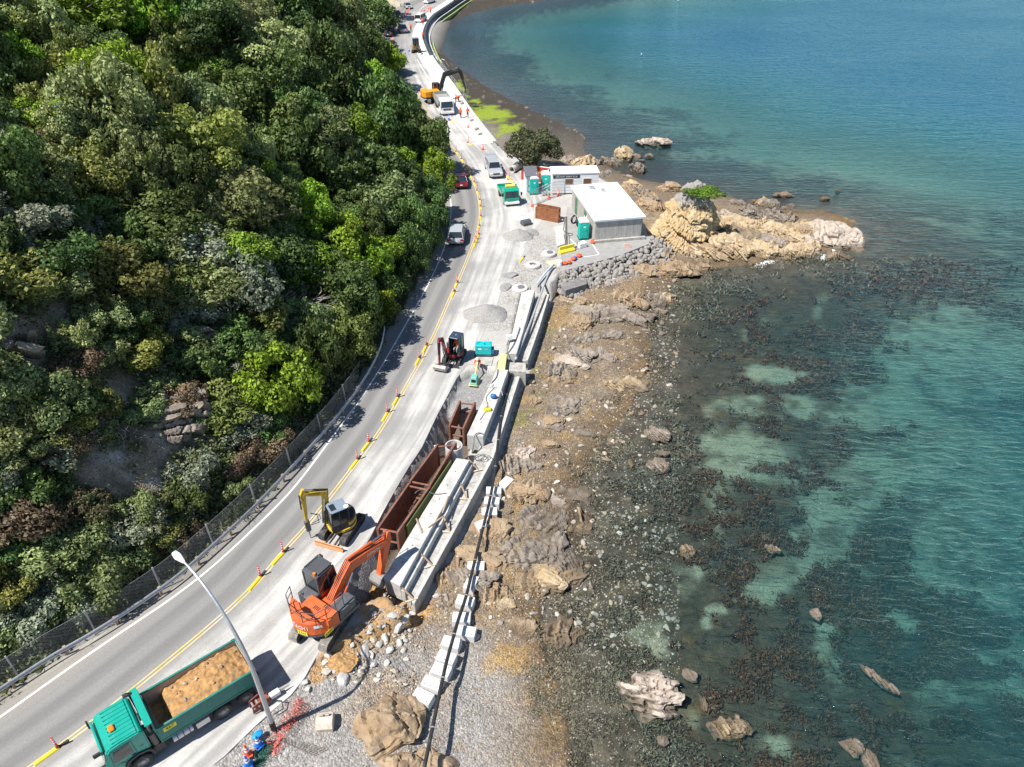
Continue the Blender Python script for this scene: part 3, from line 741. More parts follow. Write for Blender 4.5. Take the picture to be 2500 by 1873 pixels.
# ================================================================ vegetation
def leaf_material(name, c, c2=None, trans=.22):
    m = bpy.data.materials.new(name); nt, b = nodes_of(m); N, L = nt.nodes, nt.links
    at = N.new('ShaderNodeAttribute'); at.attribute_name = 'tint'
    oi = N.new('ShaderNodeObjectInfo')
    mx = N.new('ShaderNodeMix'); mx.data_type = 'RGBA'
    c2 = c2 or tuple(q * 1.7 for q in c)
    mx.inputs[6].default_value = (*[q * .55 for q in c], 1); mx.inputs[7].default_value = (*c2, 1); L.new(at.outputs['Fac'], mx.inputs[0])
    hsv = N.new('ShaderNodeHueSaturation')
    r1 = N.new('ShaderNodeMapRange'); r1.inputs[3].default_value = .475; r1.inputs[4].default_value = .525; L.new(oi.outputs['Random'], r1.inputs[0])
    r2 = N.new('ShaderNodeMapRange'); r2.inputs[3].default_value = .7; r2.inputs[4].default_value = 1.3
    mm = N.new('ShaderNodeMath'); mm.operation = 'FRACT'; m3 = N.new('ShaderNodeMath'); m3.operation = 'MULTIPLY'; m3.inputs[1].default_value = 7.31
    L.new(oi.outputs['Random'], m3.inputs[0]); L.new(m3.outputs[0], mm.inputs[0]); L.new(mm.outputs[0], r2.inputs[0])
    L.new(r1.outputs[0], hsv.inputs['Hue']); L.new(r2.outputs[0], hsv.inputs['Value']); L.new(mx.outputs[2], hsv.inputs['Color'])
    L.new(hsv.outputs[0], b.inputs['Base Color'])
    b.inputs['Roughness'].default_value = .55; b.inputs['Specular IOR Level'].default_value = .3
    tl = N.new('ShaderNodeBsdfTranslucent'); L.new(hsv.outputs[0], tl.inputs['Color'])
    mxs = N.new('ShaderNodeMixShader'); mxs.inputs[0].default_value = trans
    L.new(b.outputs[0], mxs.inputs[1]); L.new(tl.outputs[0], mxs.inputs[2]); L.new(mxs.outputs[0], N['Material Output'].inputs['Surface'])
    return m
LEAF = {k: leaf_material(k + '_foliage', *v) for k, v in dict(
    greygreen=((.155, .20, .068), (.36, .425, .165)), silver=((.17, .20, .13), (.34, .38, .26)), olive=((.15, .17, .04), (.31, .345, .09)),
    bright=((.10, .195, .016), (.28, .44, .04)), dark=((.058, .105, .026), (.16, .24, .065)), yellowgreen=((.21, .23, .038), (.40, .43, .10)),
    undergrowth=((.065, .09, .032), (.20, .225, .095)), brown=((.15, .115, .062), (.27, .21, .12)), gold=((.20, .175, .035), (.55, .43, .04)), flax=((.06, .09, .03), (.12, .16, .06))).items()}
M_BARK = mat('grey_brown_bark', (.115, .095, .075), rough=.9, var=.35, scale=8, bump=.5)
M_DEADWOOD = mat('bleached_dead_wood', (.30, .265, .235), rough=.9, var=.25, scale=6)
M_PETAL = mat('lilac_petals', (.50, .46, .62), rough=.8, var=.2, scale=9)

def leaf_quads(P, Nrm, size, rng, aspect=.62):
    """one bent-free quad per point, facing roughly along Nrm"""
    n = len(P)
    r = rng.normal(size=(n, 3)); t = np.cross(Nrm, r); t /= np.linalg.norm(t, axis=1, keepdims=True) + 1e-9
    b = np.cross(Nrm, t); s = np.asarray(size).reshape(-1, 1)
    a = t * s; c = b * s * aspect
    V = np.stack([P - a, P - c * .9, P + a, P + c * .9], 1).reshape(-1, 3)
    F = np.arange(4 * n).reshape(n, 4)
    return V, F
def crown_arrays(seed, lobes=14, leaves=3600, leaf=.085, flat=.85, spread=.62, lobe_r=(.30, .5), wild=.6):
    rng = np.random.default_rng(seed)
    d = rng.normal(size=(lobes, 3)); d[:, 2] = np.abs(d[:, 2]) * .9 - .12
    d /= np.linalg.norm(d, axis=1, keepdims=True)
    c = d * spread * rng.uniform(.75, 1.2, (lobes, 1)); c[:, 2] = c[:, 2] * flat + .55
    c = np.vstack([c, [[0, 0, .6]]]); lr = np.append(rng.uniform(*lobe_r, lobes), .55)
    w = lr ** 2 / (lr ** 2).sum(); k = rng.choice(lobes + 1, leaves, p=w)
    q = rng.normal(size=(leaves, 3)); q[:, 2] += .28; q /= np.linalg.norm(q, axis=1, keepdims=True)
    rad = lr[k] * (rng.uniform(.62, 1.06, leaves)) * (1 + .22 * fbm(q * 2.6 + k[:, None] * 3.1, 2, seed))
    P = c[k] + q * rad[:, None] * np.array([1, 1, .85])
    # drop leaves buried inside another lobe
    dist = np.linalg.norm(P[:, None, :] - c[None], axis=2) / lr[None]
    dist[np.arange(leaves), k] = 9
    ok = dist.min(1) > .62
    P, q, k = P[ok], q[ok], k[ok]
    nrm = q + rng.normal(size=q.shape) * wild; nrm /= np.linalg.norm(nrm, axis=1, keepdims=True)
    V, F = leaf_quads(P, nrm, leaf * rng.uniform(.6, 1.35, len(P)), rng)
    lt = rng.uniform(-.22, .22, lobes + 1)
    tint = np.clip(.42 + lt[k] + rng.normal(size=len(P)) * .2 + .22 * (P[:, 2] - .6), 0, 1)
    return V, F, tint, c, lr
def limb_mesh(name, seed, c, lr, base_r=.07, m=None):
    rng = random.Random(seed); b = MB()
    top = Vector((rng.uniform(-.06, .06), rng.uniform(-.06, .06), .42))
    b.tube([(0, 0, -.35), (rng.uniform(-.03, .03), 0, .12), top], [base_r * 1.3, base_r, base_r * .75], 6)
    for k in range(min(8, len(c))):
        e = Vector(c[k]); mid = top.lerp(e, .5) + Vector((rng.uniform(-.1, .1), rng.uniform(-.1, .1), rng.uniform(-.08, .02)))
        b.tube([top - Vector((0, 0, .06)), mid, e], [base_r * .6, base_r * .36, base_r * .12], 5)
    o = b.build(name, m or M_BARK, smooth=True); me = o.data; bpy.data.objects.remove(o); return me
VAR = {'bush': [], 'tree': [], 'light': []}
for i in range(7):
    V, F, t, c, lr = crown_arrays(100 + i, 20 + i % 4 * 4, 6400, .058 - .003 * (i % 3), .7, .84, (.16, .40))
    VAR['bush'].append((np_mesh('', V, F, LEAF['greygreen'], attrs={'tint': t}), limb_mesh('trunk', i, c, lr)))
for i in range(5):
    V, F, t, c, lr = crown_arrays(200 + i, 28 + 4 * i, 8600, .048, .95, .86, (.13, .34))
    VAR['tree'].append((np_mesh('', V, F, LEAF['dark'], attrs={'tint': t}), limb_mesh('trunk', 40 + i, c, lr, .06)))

def twig_mesh(seed):
    rng = random.Random(seed); b = MB()
    def grow(p, d, l, r, lev):
        e = p + d * l
        mid = p.lerp(e, .5) + Vector([rng.uniform(-.06, .06) * l * 2 for _ in range(3)])
        b.tube([p, mid, e], [r, r * .8, r * .55], 3, caps=False)
        if lev == 0: return
        for _ in range(rng.choice((2, 3, 3, 4))):
            a = (d + Vector([rng.uniform(-.75, .75) for _ in range(3)])); a.normalize()
            grow(p.lerp(e, rng.uniform(.55, 1)), a, l * rng.uniform(.55, .8), r * .6, lev - 1)
    for _ in range(6):
        d = Vector((rng.uniform(-.8, .8), rng.uniform(-.8, .8), rng.uniform(.5, 1))).normalized()
        grow(Vector((0, 0, -.15)), d, .55, .028, 3)
    o = b.build('dead_twigs', M_DEADWOOD, fix=False); me = o.data; bpy.data.objects.remove(o); return me
TWIGS = [twig_mesh(900 + i) for i in range(4)]

# height grid for quick sight-line tests
LX, LY = np.arange(-262, 4, 1.0), np.arange(-20, 402, 1.0)
_x, _y = np.meshgrid(LX, LY); _z, _d, _ = hill_z(_x, _y)
def hill_fast(px_, py_):
    i = np.clip((px_ - LX[0]), 0, len(LX) - 1.001); j = np.clip((py_ - LY[0]), 0, len(LY) - 1.001)
    a, b = i.astype(int), j.astype(int); fx, fy = i - a, j - b
    def g(A): return (A[b, a]*(1-fx)+A[b, a+1]*fx)*(1-fy) + (A[b+1, a]*(1-fx)+A[b+1, a+1]*fx)*fy
    return g(_z), g(_d)
def hill_hit(pts):
    pts = np.asarray(pts, float); u, v = (pts[:, 0] - 1250) / FPX, (pts[:, 1] - 936.5) / FPX
    D = np.stack([u, math.cos(PITCH) - v * math.sin(PITCH), -math.sin(PITCH) - v * math.cos(PITCH)], -1)
    hit = np.full((len(pts), 3), np.nan); alive = np.arange(len(pts)); t = 20.0
    while t < 340 and len(alive):
        P = D[alive] * t + np.array([0, 0, CAM_H])
        z, d = hill_fast(P[:, 0], P[:, 1])
        ok = (P[:, 2] <= z) & (d > .8)
        hit[alive[ok]] = P[ok]
        alive = alive[~ok & (P[:, 2] > -.5)]
        t += .3 if t < 90 else .6
    return hit

SPECIAL = [  # photo x, y, radius, kind, shape, name, label
    (486, 405, 84, 'yellowgreen', 'tree', 'broadleaf_tree', 'large pale yellow-green round tree standing out in mid hillside'),
    (600, 560, 86, 'greygreen', 'tree', 'broadleaf_tree', 'big grey-green tree on the hillside below the pale yellow-green one'),
    (570, 645, 62, 'bright', 'tree', 'broadleaf_tree', 'vivid green tree tucked under the big grey-green one'),
    (848, 640, 74, 'bright', 'tree', 'broadleaf_tree', 'vivid green tree on the slope left of the silver car'),
    (750, 560, 70, 'bright', 'tree', 'broadleaf_tree', 'vivid green tree mid slope between grey shrubs'),
    (690, 1000, 80, 'bright', 'tree', 'roadside_tree', 'leafy green tree overhanging the mesh fence by the road'),
    (640, 1060, 46, 'dark', 'bush', 'shrub', 'dark green shrub at the foot of the roadside tree'),
    (472, 1168, 60, 'silver', 'bush', 'shrub', 'pale silvery green round shrub above the mesh fence'),
    (345, 865, 62, 'yellowgreen', 'bush', 'shrub', 'yellow-green bush perched above the bare rock face'),
    (170, 900, 56, 'brown', 'bush', 'shrub', 'rusty brown dying bush on the bank at left'),
    (92, 715, 40, 'olive', 'bush', 'shrub', 'light olive shrub beside the bare bank at far left'),
    (480, 745, 40, 'greygreen', 'bush', 'shrub', 'small light grey-green bush on the rock shoulder'),
    (820, 860, 74, 'olive', 'tree', 'roadside_tree', 'olive green tree above the curved end of the guard rail'),
    (745, 830, 58, 'greygreen', 'tree', 'roadside_tree', 'grey-green tree just left of the guard rail end'),
    (150, 205, 60, 'yellowgreen', 'bush', 'shrub', 'yellow-green shrub among dark trees near the upper left'),
    (135, 150, 26, 'gold', 'bush', 'gorse_bush', 'small golden flowering gorse bush in the upper left'),
    (30, 310, 40, 'gold', 'bush', 'gorse_bush', 'golden flowering gorse bush at the left edge'),
    (75, 245, 20, 'gold', 'bush', 'gorse_bush', 'tiny golden gorse bush between two grey shrubs at left'),
    (100, 555, 34, 'gold', 'bush', 'gorse_bush', 'golden gorse bush on the open scrub at left'),
    (610, 215, 30, 'gold', 'bush', 'gorse_bush', 'golden gorse bush on the ridge right of the dark gully'),
    (320, 95, 78, 'bright', 'tree', 'broadleaf_tree', 'fresh green feathery tree near the top left'),
    (440, 170, 66, 'olive', 'tree', 'broadleaf_tree', 'olive green tree on the upper spur'),
    (150, 70, 90, 'bright', 'tree', 'broadleaf_tree', 'large fresh green tree in the top left corner area'),
    (940, 185, 36, 'bright', 'tree', 'roadside_tree', 'vivid green tree overhanging the far road edge'),
    (985, 270, 40, 'dark', 'tree', 'roadside_tree', 'dark tree overhanging the road beside the orange digger'),
    (1040, 345, 40, 'bright', 'tree', 'roadside_tree', 'bright green tree overhanging the white car'),
    (985, 350, 50, 'greygreen', 'tree', 'roadside_tree', 'grey-green tree leaning over the bend above the white car'),
    (1030, 420, 48, 'dark', 'tree', 'roadside_tree', 'dark roadside tree beside the red car'),
    (1040, 520, 46, 'dark', 'tree', 'roadside_tree', 'dark roadside tree left of the silver car'),
    (1010, 620, 50, 'dark', 'tree', 'roadside_tree', 'dark leafy roadside tree left of the long dark tree shadow'),
    (965, 700, 44, 'dark', 'bush', 'shrub', 'dark shrub on the verge beyond the guard rail end'),
]
for k, (x, y, r) in enumerate([(1062,458,44),(1046,565,50),(1000,665,52),(905,775,60),(870,812,58),(780,925,56),(735,965,50),(1000,310,36),(945,235,36)]):
    SPECIAL.append((x, y, r, 'dark' if k % 3 else 'bright', 'tree', 'roadside_tree', ['tall dark roadside tree shading the red car', 'tall bright roadside tree beside the bend', 'tall dark roadside tree above the shaded bend', 'tall dark tree at the guard rail end', 'bright tall tree above the guard rail end', 'dark tree leaning over the guard rail near the mesh fence end', 'dark tree behind the end of the mesh fence', 'bright roadside tree opposite the white tipper truck', 'dark roadside tree far up near the amber excavator'][k]))
EDGE_Y, EDGE_X = [-60, 0, 60, 110, 150, 200, 240, 330, 420, 520, 620, 720, 800], [925, 940, 945, 948, 965, 1000, 1035, 1075, 1095, 1095, 1080, 1020, 960]   # right-hand edge of the bush
rng = np.random.default_rng(5)
cand = [(s[0], s[1], s[2]) for s in SPECIAL]; meta = list(SPECIAL); placed = np.array([[c[0], c[1], c[2]] for c in cand], float)
tries = np.stack([rng.uniform(-90, 1120, 9000), rng.uniform(-70, 1640, 9000)], 1)
hits = hill_hit(np.concatenate([np.array([[c[0], c[1]] for c in cand]), tries]))
hs, ht = hits[:len(cand)], hits[len(cand):]
okm = ~np.isnan(ht[:, 0])
_, dth = hill_fast(np.nan_to_num(ht[:, 0]), np.nan_to_num(ht[:, 1]))
okm &= dth > 2.9
kindn = n2(tries[:, 0], tries[:, 1], .006, 3, 91); kindm = n2(tries[:, 0], tries[:, 1], .02, 3, 92)
bare_t = np.zeros(len(tries))
for bx, by, rx, ry in BARE: bare_t = np.maximum(bare_t, 1.25 - np.sqrt(((tries[:, 0] - bx) / rx) ** 2 + ((tries[:, 1] - by) / ry) ** 2))
recs = []
for s, h in zip(SPECIAL, hs):
    if not np.isnan(h[0]): recs.append((*s, h))
radii = np.clip(rng.lognormal(3.45, .40, len(tries)), 17, 84)
order = np.argsort(-radii + rng.uniform(0, 16, len(tries)))
pl = [tuple(p) for p in placed]
for i in order:
    if not okm[i] or bare_t[i] > .0 + .35 * rng.random(): continue
    x, y = tries[i]; r = radii[i] * (.8 if y > 1000 else 1.0)
    if x + r > np.interp(y - .7 * r, EDGE_Y, EDGE_X): continue
    P = np.array(pl); dd_ = np.hypot(P[:, 0] - x, P[:, 1] - y)
    if (dd_ < .44 * (P[:, 2] + r)).any(): continue
    pl.append((x, y, r))
    a, b_ = kindn[i], kindm[i] + rng.uniform(-.35, .35)
    up = (1100 - y) / 1100
    darkzone = (x > 560 and y < 700 and x < 760 + .35 * y) or (x > 860)
    if darkzone: kind = 'dark' if b_ < .2 else ('bright' if b_ < .38 else 'greygreen')
    elif y < 330 and x < 560: kind = 'bright' if b_ < -.12 else ('olive' if b_ < .12 else ('dark' if b_ < .3 else 'greygreen'))
    else: kind = 'dark' if b_ < -.26 else ('greygreen' if b_ < .1 else ('silver' if b_ < .24 else ('olive' if b_ < .42 else 'brown')))
    if rng.random() < .085 and x > 60: kind = 'dead'
    shape = 'tree' if (y < 520 and r > 34) or (x > 800) else 'bush'
    recs.append((x, y, r, kind, shape, None, None, ht[i]))
LABELS = dict(greygreen='grey-green leafy shrub', silver='silvery pale green shrub', olive='olive green shrub', bright='fresh green leafy tree', dark='dark green leafy tree', brown='brownish half-dead shrub', dead='leafless grey bush of bare twigs', yellowgreen='yellow-green shrub', gold='golden gorse bush')
def plant_label(kind, x, y, r):
    """size, look and place on the hillside"""
    size = 'large ' if r > 50 else 'medium ' if r > 34 else 'small '
    if y > 1250: v = 'low on the slope'
    elif y > 1000: v = 'above the mesh fence'
    elif y > 760: v = 'on the mid slope'
    elif y > 520: v = 'level with the gravel heap'
    elif y > 300: v = 'level with the white-roofed shed'
    elif y > 130: v = 'high on the hillside'
    else: v = 'along the top edge'
    h = 'at the far left' if x < 190 else 'at left' if x < 420 else 'in the middle' if x < 660 else 'at right' if x < 860 else 'beside the road'
    return size + LABELS[kind] + ' ' + v + ', ' + h
NAMES = dict(greygreen='shrub', silver='shrub', olive='shrub', bright='broadleaf_tree', dark='bush_tree', brown='shrub', dead='dead_bush', gold='gorse_bush', yellowgreen='shrub')
def world_radius(h, rpx): return rpx * math.sqrt(h[0] ** 2 + h[1] ** 2 + (CAM_H - h[2]) ** 2) / FPX * 1.0
BIG = sorted(range(len(recs)), key=lambda i: -(1e6 if recs[i][5] else recs[i][2]))
rest = []
nplant = 0
for rank, i in enumerate(BIG):
    x, y, r, kind, shape, nm, lab, h = recs[i]
    wr = world_radius(h, r); rr = random.Random(i)
    if nplant >= 300 and not nm: rest.append((h, wr, kind)); continue
    nplant += 1
    toc = Vector((0, 0, CAM_H)) - Vector(h)
    loc = Vector(h) - Vector((0, 0, .35 * wr))
    sc = (wr * rr.uniform(.85, 1.4), wr * rr.uniform(.85, 1.4), wr * rr.uniform(.8, 1.25) * (1.25 if shape == 'tree' else 1))
    if nm == 'roadside_tree' and 400 < y < 940 and kind == 'dark': sc = (sc[0], sc[1], sc[2] * 1.45)
    t = thing(nm or NAMES[kind], lab or plant_label(kind, x, y, r), 'tree' if (nm or NAMES[kind]).endswith('tree') else 'shrub', loc, rr.uniform(0, 6.28), None if nm else {'dead': 'dead bushes on the hillside'}.get(kind, kind + ' plants on the hillside'))
    t.scale = sc
    if kind == 'dead':
        o = link('bare_twigs', TWIGS[i % len(TWIGS)], t); o.scale = (1.1, 1.1, 1.0)
        continue
    crown, trunk = VAR[shape][i % len(VAR[shape])]
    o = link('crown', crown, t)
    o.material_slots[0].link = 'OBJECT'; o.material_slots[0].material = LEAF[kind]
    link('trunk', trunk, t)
# the many small plants and the undergrowth between them
Vs, Fs, Ts, off = [], [], [], 0
rng = np.random.default_rng(77)
ug = np.stack([rng.uniform(-120, 1120, 38000), rng.uniform(-90, 1720, 38000)], 1)
uh = hill_hit(ug); _, ud = hill_fast(np.nan_to_num(uh[:, 0]), np.nan_to_num(uh[:, 1]))
bt = np.zeros(len(ug))
for bx, by, rx, ry in BARE: bt = np.maximum(bt, 1 - np.sqrt(((ug[:, 0] - bx) / rx) ** 2 + ((ug[:, 1] - by) / ry) ** 2))
k_ = ~np.isnan(uh[:, 0]) & (ud > 1.7) & (rng.random(len(ug)) > bt * 1.6)
uh = uh[k_]; dist = np.linalg.norm(uh - np.array([0, 0, CAM_H]), axis=1)
per = 7
sz = dist / FPX
C0 = np.repeat(uh, per, 0); S0 = np.repeat(sz, per)
offv = rng.normal(size=(len(C0), 3)) * (S0 * 12)[:, None]; offv[:, 2] = np.abs(offv[:, 2]) * 1.0 + .05
nr = rng.normal(size=(len(C0), 3)) * .8 + np.array([.35, -.1, .8]); nr /= np.linalg.norm(nr, axis=1, keepdims=True)
V, F = leaf_quads(C0 + offv, nr, S0 * rng.uniform(2.6, 5.6, len(C0)), rng)
cl = n2(C0[:, 0], C0[:, 1], .35, 3, 95)
stuff(np_mesh('undergrowth', V, F, LEAF['undergrowth'], attrs={'tint': np.clip(.45 + .5 * cl + rng.normal(size=len(C0)) * .22, 0, 1)}), 'low tangled undergrowth covering the steep hillside', 'undergrowth')
for kind in sorted({q[2] for q in rest if q[2] != 'dead'}):
    Vs, Fs, Ts, off = [], [], [], 0
    for j, (h, wr, kd) in enumerate(rest):
        if kd != kind: continue
        V, F, t, c, lr = crown_arrays(3000 + j, 12, 1000, .11, .75, .75, (.2, .42))
        Vs.append(V * wr + h - np.array([0, 0, .3 * wr])); Fs.append(F + off); Ts.append(t); off += len(V)
    if Vs: stuff(np_mesh('small_scrub', np.concatenate(Vs), np.concatenate(Fs), LEAF[kind], attrs={'tint': np.concatenate(Ts)}), 'small scrub plants filling gaps on the hillside', 'scrub')
# grass and weeds on the verge by the rail
vp = [p for p in WLs[10:130]]; vn = side_normals(vp); rng = np.random.default_rng(8)
idx = rng.integers(0, len(vp), 5200); lo = rng.uniform(.75, 2.9, 5200)
P = np.array([tuple(vp[i] - vn[i] * l) for i, l in zip(idx, lo)]) + np.stack([rng.uniform(-.6, .6, 5200), rng.uniform(-.6, .6, 5200), rng.uniform(.04, .16, 5200)], 1)
keepg = n2(P[:, 0], P[:, 1], .7, 3, 96) + .25 * (lo - 1.3) > .02; P = P[keepg]
nr = rng.normal(size=P.shape) + np.array([0, 0, .6]); nr /= np.linalg.norm(nr, axis=1, keepdims=True)
V, F = leaf_quads(P, nr, rng.uniform(.05, .13, len(P)), rng, .4)
stuff(np_mesh('verge_weeds', V, F, LEAF['olive'], attrs={'tint': rng.uniform(0, .8, len(P))}), 'weeds and grass along the verge beneath the guard rail', 'grass')
# lilac daisies and flax by the fence
for (x, y, r) in [(465, 1250, 24), (412, 1322, 20), (470, 1330, 16), (385, 1282, 14)]:
    h = hill_hit([(x, y)])[0]
    if np.isnan(h[0]): continue
    wr = world_radius(h, r); n = 240; rng = np.random.default_rng(int(x))
    P = h + rng.normal(size=(n, 3)) * wr * np.array([.6, .6, .28]) + np.array([0, 0, wr * .8])
    nr = rng.normal(size=P.shape) * .5 + np.array([0, -.2, 1]); nr /= np.linalg.norm(nr, axis=1, keepdims=True)
    V, F = leaf_quads(P, nr, rng.uniform(.04, .08, n), rng, .9)
    t = stuff(np_mesh('lilac_flowers', V, F, M_PETAL), 'clump of lilac daisy flowers near the mesh fence', 'flowers')
h = hill_hit([(560, 1245)])[0]
if not np.isnan(h[0]):
    t = thing('flax_bush', 'spiky green flax bush with long leaves behind the mesh fence', 'plant', h)
    b = MB(); rr = random.Random(4)
    for k in range(90):
        a = rr.uniform(0, 6.28); l = rr.uniform(.9, 1.7); d = Vector((math.cos(a), math.sin(a), 0)); s = Vector((-d.y, d.x, 0)) * .035
        o0 = Vector((rr.uniform(-.8, .8), rr.uniform(-.6, .6), 0)); p1 = o0 + d * l * .4 + Vector((0, 0, l * .6)); p2 = o0 + d * l + Vector((0, 0, l * .45))
        b.add([o0 - s, o0 + s, p1 + s, p1 - s, p2], [(0, 1, 2, 3), (3, 2, 4)])
    o = b.build('leaves', LEAF['flax'], t, fix=False)

# the pohutukawa at the water's edge
V, F, t_, c, lr = crown_arrays(777, 46, 17000, .042, .62, .78, (.17, .32), .7)
ptree = thing('coastal_tree', 'dark dome-shaped tree with bare spreading limbs beside the water', 'tree', G(1300, 408, -.1), .4)
ptree.scale = (4.0, 4.0, 4.0)
o = np_mesh('crown', V * np.array([1, 1, .95]) + np.array([0, 0, .12]), F, leaf_material('coastal_tree_foliage', (.045, .06, .024), (.13, .145, .07)), ptree, attrs={'tint': t_})
b = MB(); rr = random.Random(9)
for k in range(16):
    e = Vector(c[k * 2]); e.z += .05; s0 = Vector((rr.uniform(-.1, .1), rr.uniform(-.08, .08), -.06))
    m1 = s0.lerp(e, .45) + Vector((0, 0, -.03)); b.tube([s0, m1, e], [.055, .035, .014], 6)
b.build('trunk', M_BARK, ptree, smooth=True)
# ================================================================ rocks, stones, rubble
_ICO = {}
def ico(sub):
    if sub not in _ICO:
        bm = bmesh.new(); bmesh.ops.create_icosphere(bm, subdivisions=sub, radius=1)
        bm.verts.ensure_lookup_table()
        _ICO[sub] = (np.array([v.co[:] for v in bm.verts]), np.array([[v.index for v in f.verts] for f in bm.faces])); bm.free()
    return _ICO[sub]
def rock_arrays(seed, sub=4, planes=12, strata=None, amp=.16, freq=5.0, rough=.06, low=.22, dims=None, bed=.42):
    """unit rock, or with dims a rock of that size whose beds and cracks are laid out in metres"""
    rng = np.random.default_rng(seed); P, F = ico(sub); P = P.copy()
    P *= (1 + low * fbm(P * 1.1 + seed * 1.7, 2, seed))[:, None]
    for _ in range(planes):
        n = rng.normal(size=3); n /= np.linalg.norm(n); o = rng.uniform(.6, .93)
        e = np.maximum(0, P @ n - o); P -= e[:, None] * n * (.9 if dims is None else .98)
    if dims is None:
        nrm = P / (np.linalg.norm(P, axis=1, keepdims=True) + 1e-6)
        return P + nrm * (rough * fbm(P * 5 + seed, 4, seed + 2, .6))[:, None], F
    out = P / np.array(dims); out /= np.linalg.norm(out, axis=1, keepdims=True) + 1e-9
    P = P * np.array(dims) / 2
    sz_ = float(np.mean(dims)); k1 = min(1.0, sz_ / 4)
    P = P + out * (.55 * k1 * fbm(P * .55 + seed, 3, seed + 1) )[:, None]
    Z0 = np.zeros(len(P), np.int64)
    if strata is not None:
        s = np.array(strata, float); s /= np.linalg.norm(s)
        k = P @ s / (bed * max(.5, k1)) + .8 * fbm(P * .5 + seed, 3, seed + 5)
        lay = np.floor(k).astype(np.int64); f = k - lay
        side = np.cross(s, [.31, .17, .93]); side /= np.linalg.norm(side); s3 = np.cross(s, side)
        h = _hash(lay + 50, Z0 + seed, Z0, 3); L_ = _hash(lay + 9, Z0, Z0 + seed, 8) * 5
        j = P @ side / (1.3 * max(.5, k1)) + L_ + .25 * fbm(P * 1.5, 2, seed + 9); j2 = P @ s3 / (1.7 * max(.5, k1)) + L_ * 1.7
        hb = _hash(lay + 50, np.floor(j).astype(np.int64), np.floor(j2).astype(np.int64), seed + 4)
        groove = np.maximum(0, 1 - np.minimum(f, 1 - f) / .10); cr = np.maximum(0, 1 - np.abs(j - np.round(j)) / .06); cr2 = np.maximum(0, 1 - np.abs(j2 - np.round(j2)) / .05)
        disp = amp * k1 * (1.6 * (h - .5) + 1.6 * (hb - .5) - 1.1 * groove - .8 * np.maximum(cr, cr2))
        P = P + (out - (out @ s)[:, None] * s * .55) * disp[:, None]
    else:
        cell = fbm(P * 1.1 + seed, 3, seed + 3); P = P - out * (.28 * k1 * np.maximum(0, 1 - np.abs(cell) / .07))[:, None]
    P = P + out * (.13 * k1 * fbm(P * 2.2 + seed, 4, seed + 2, .6))[:, None]
    return P, F
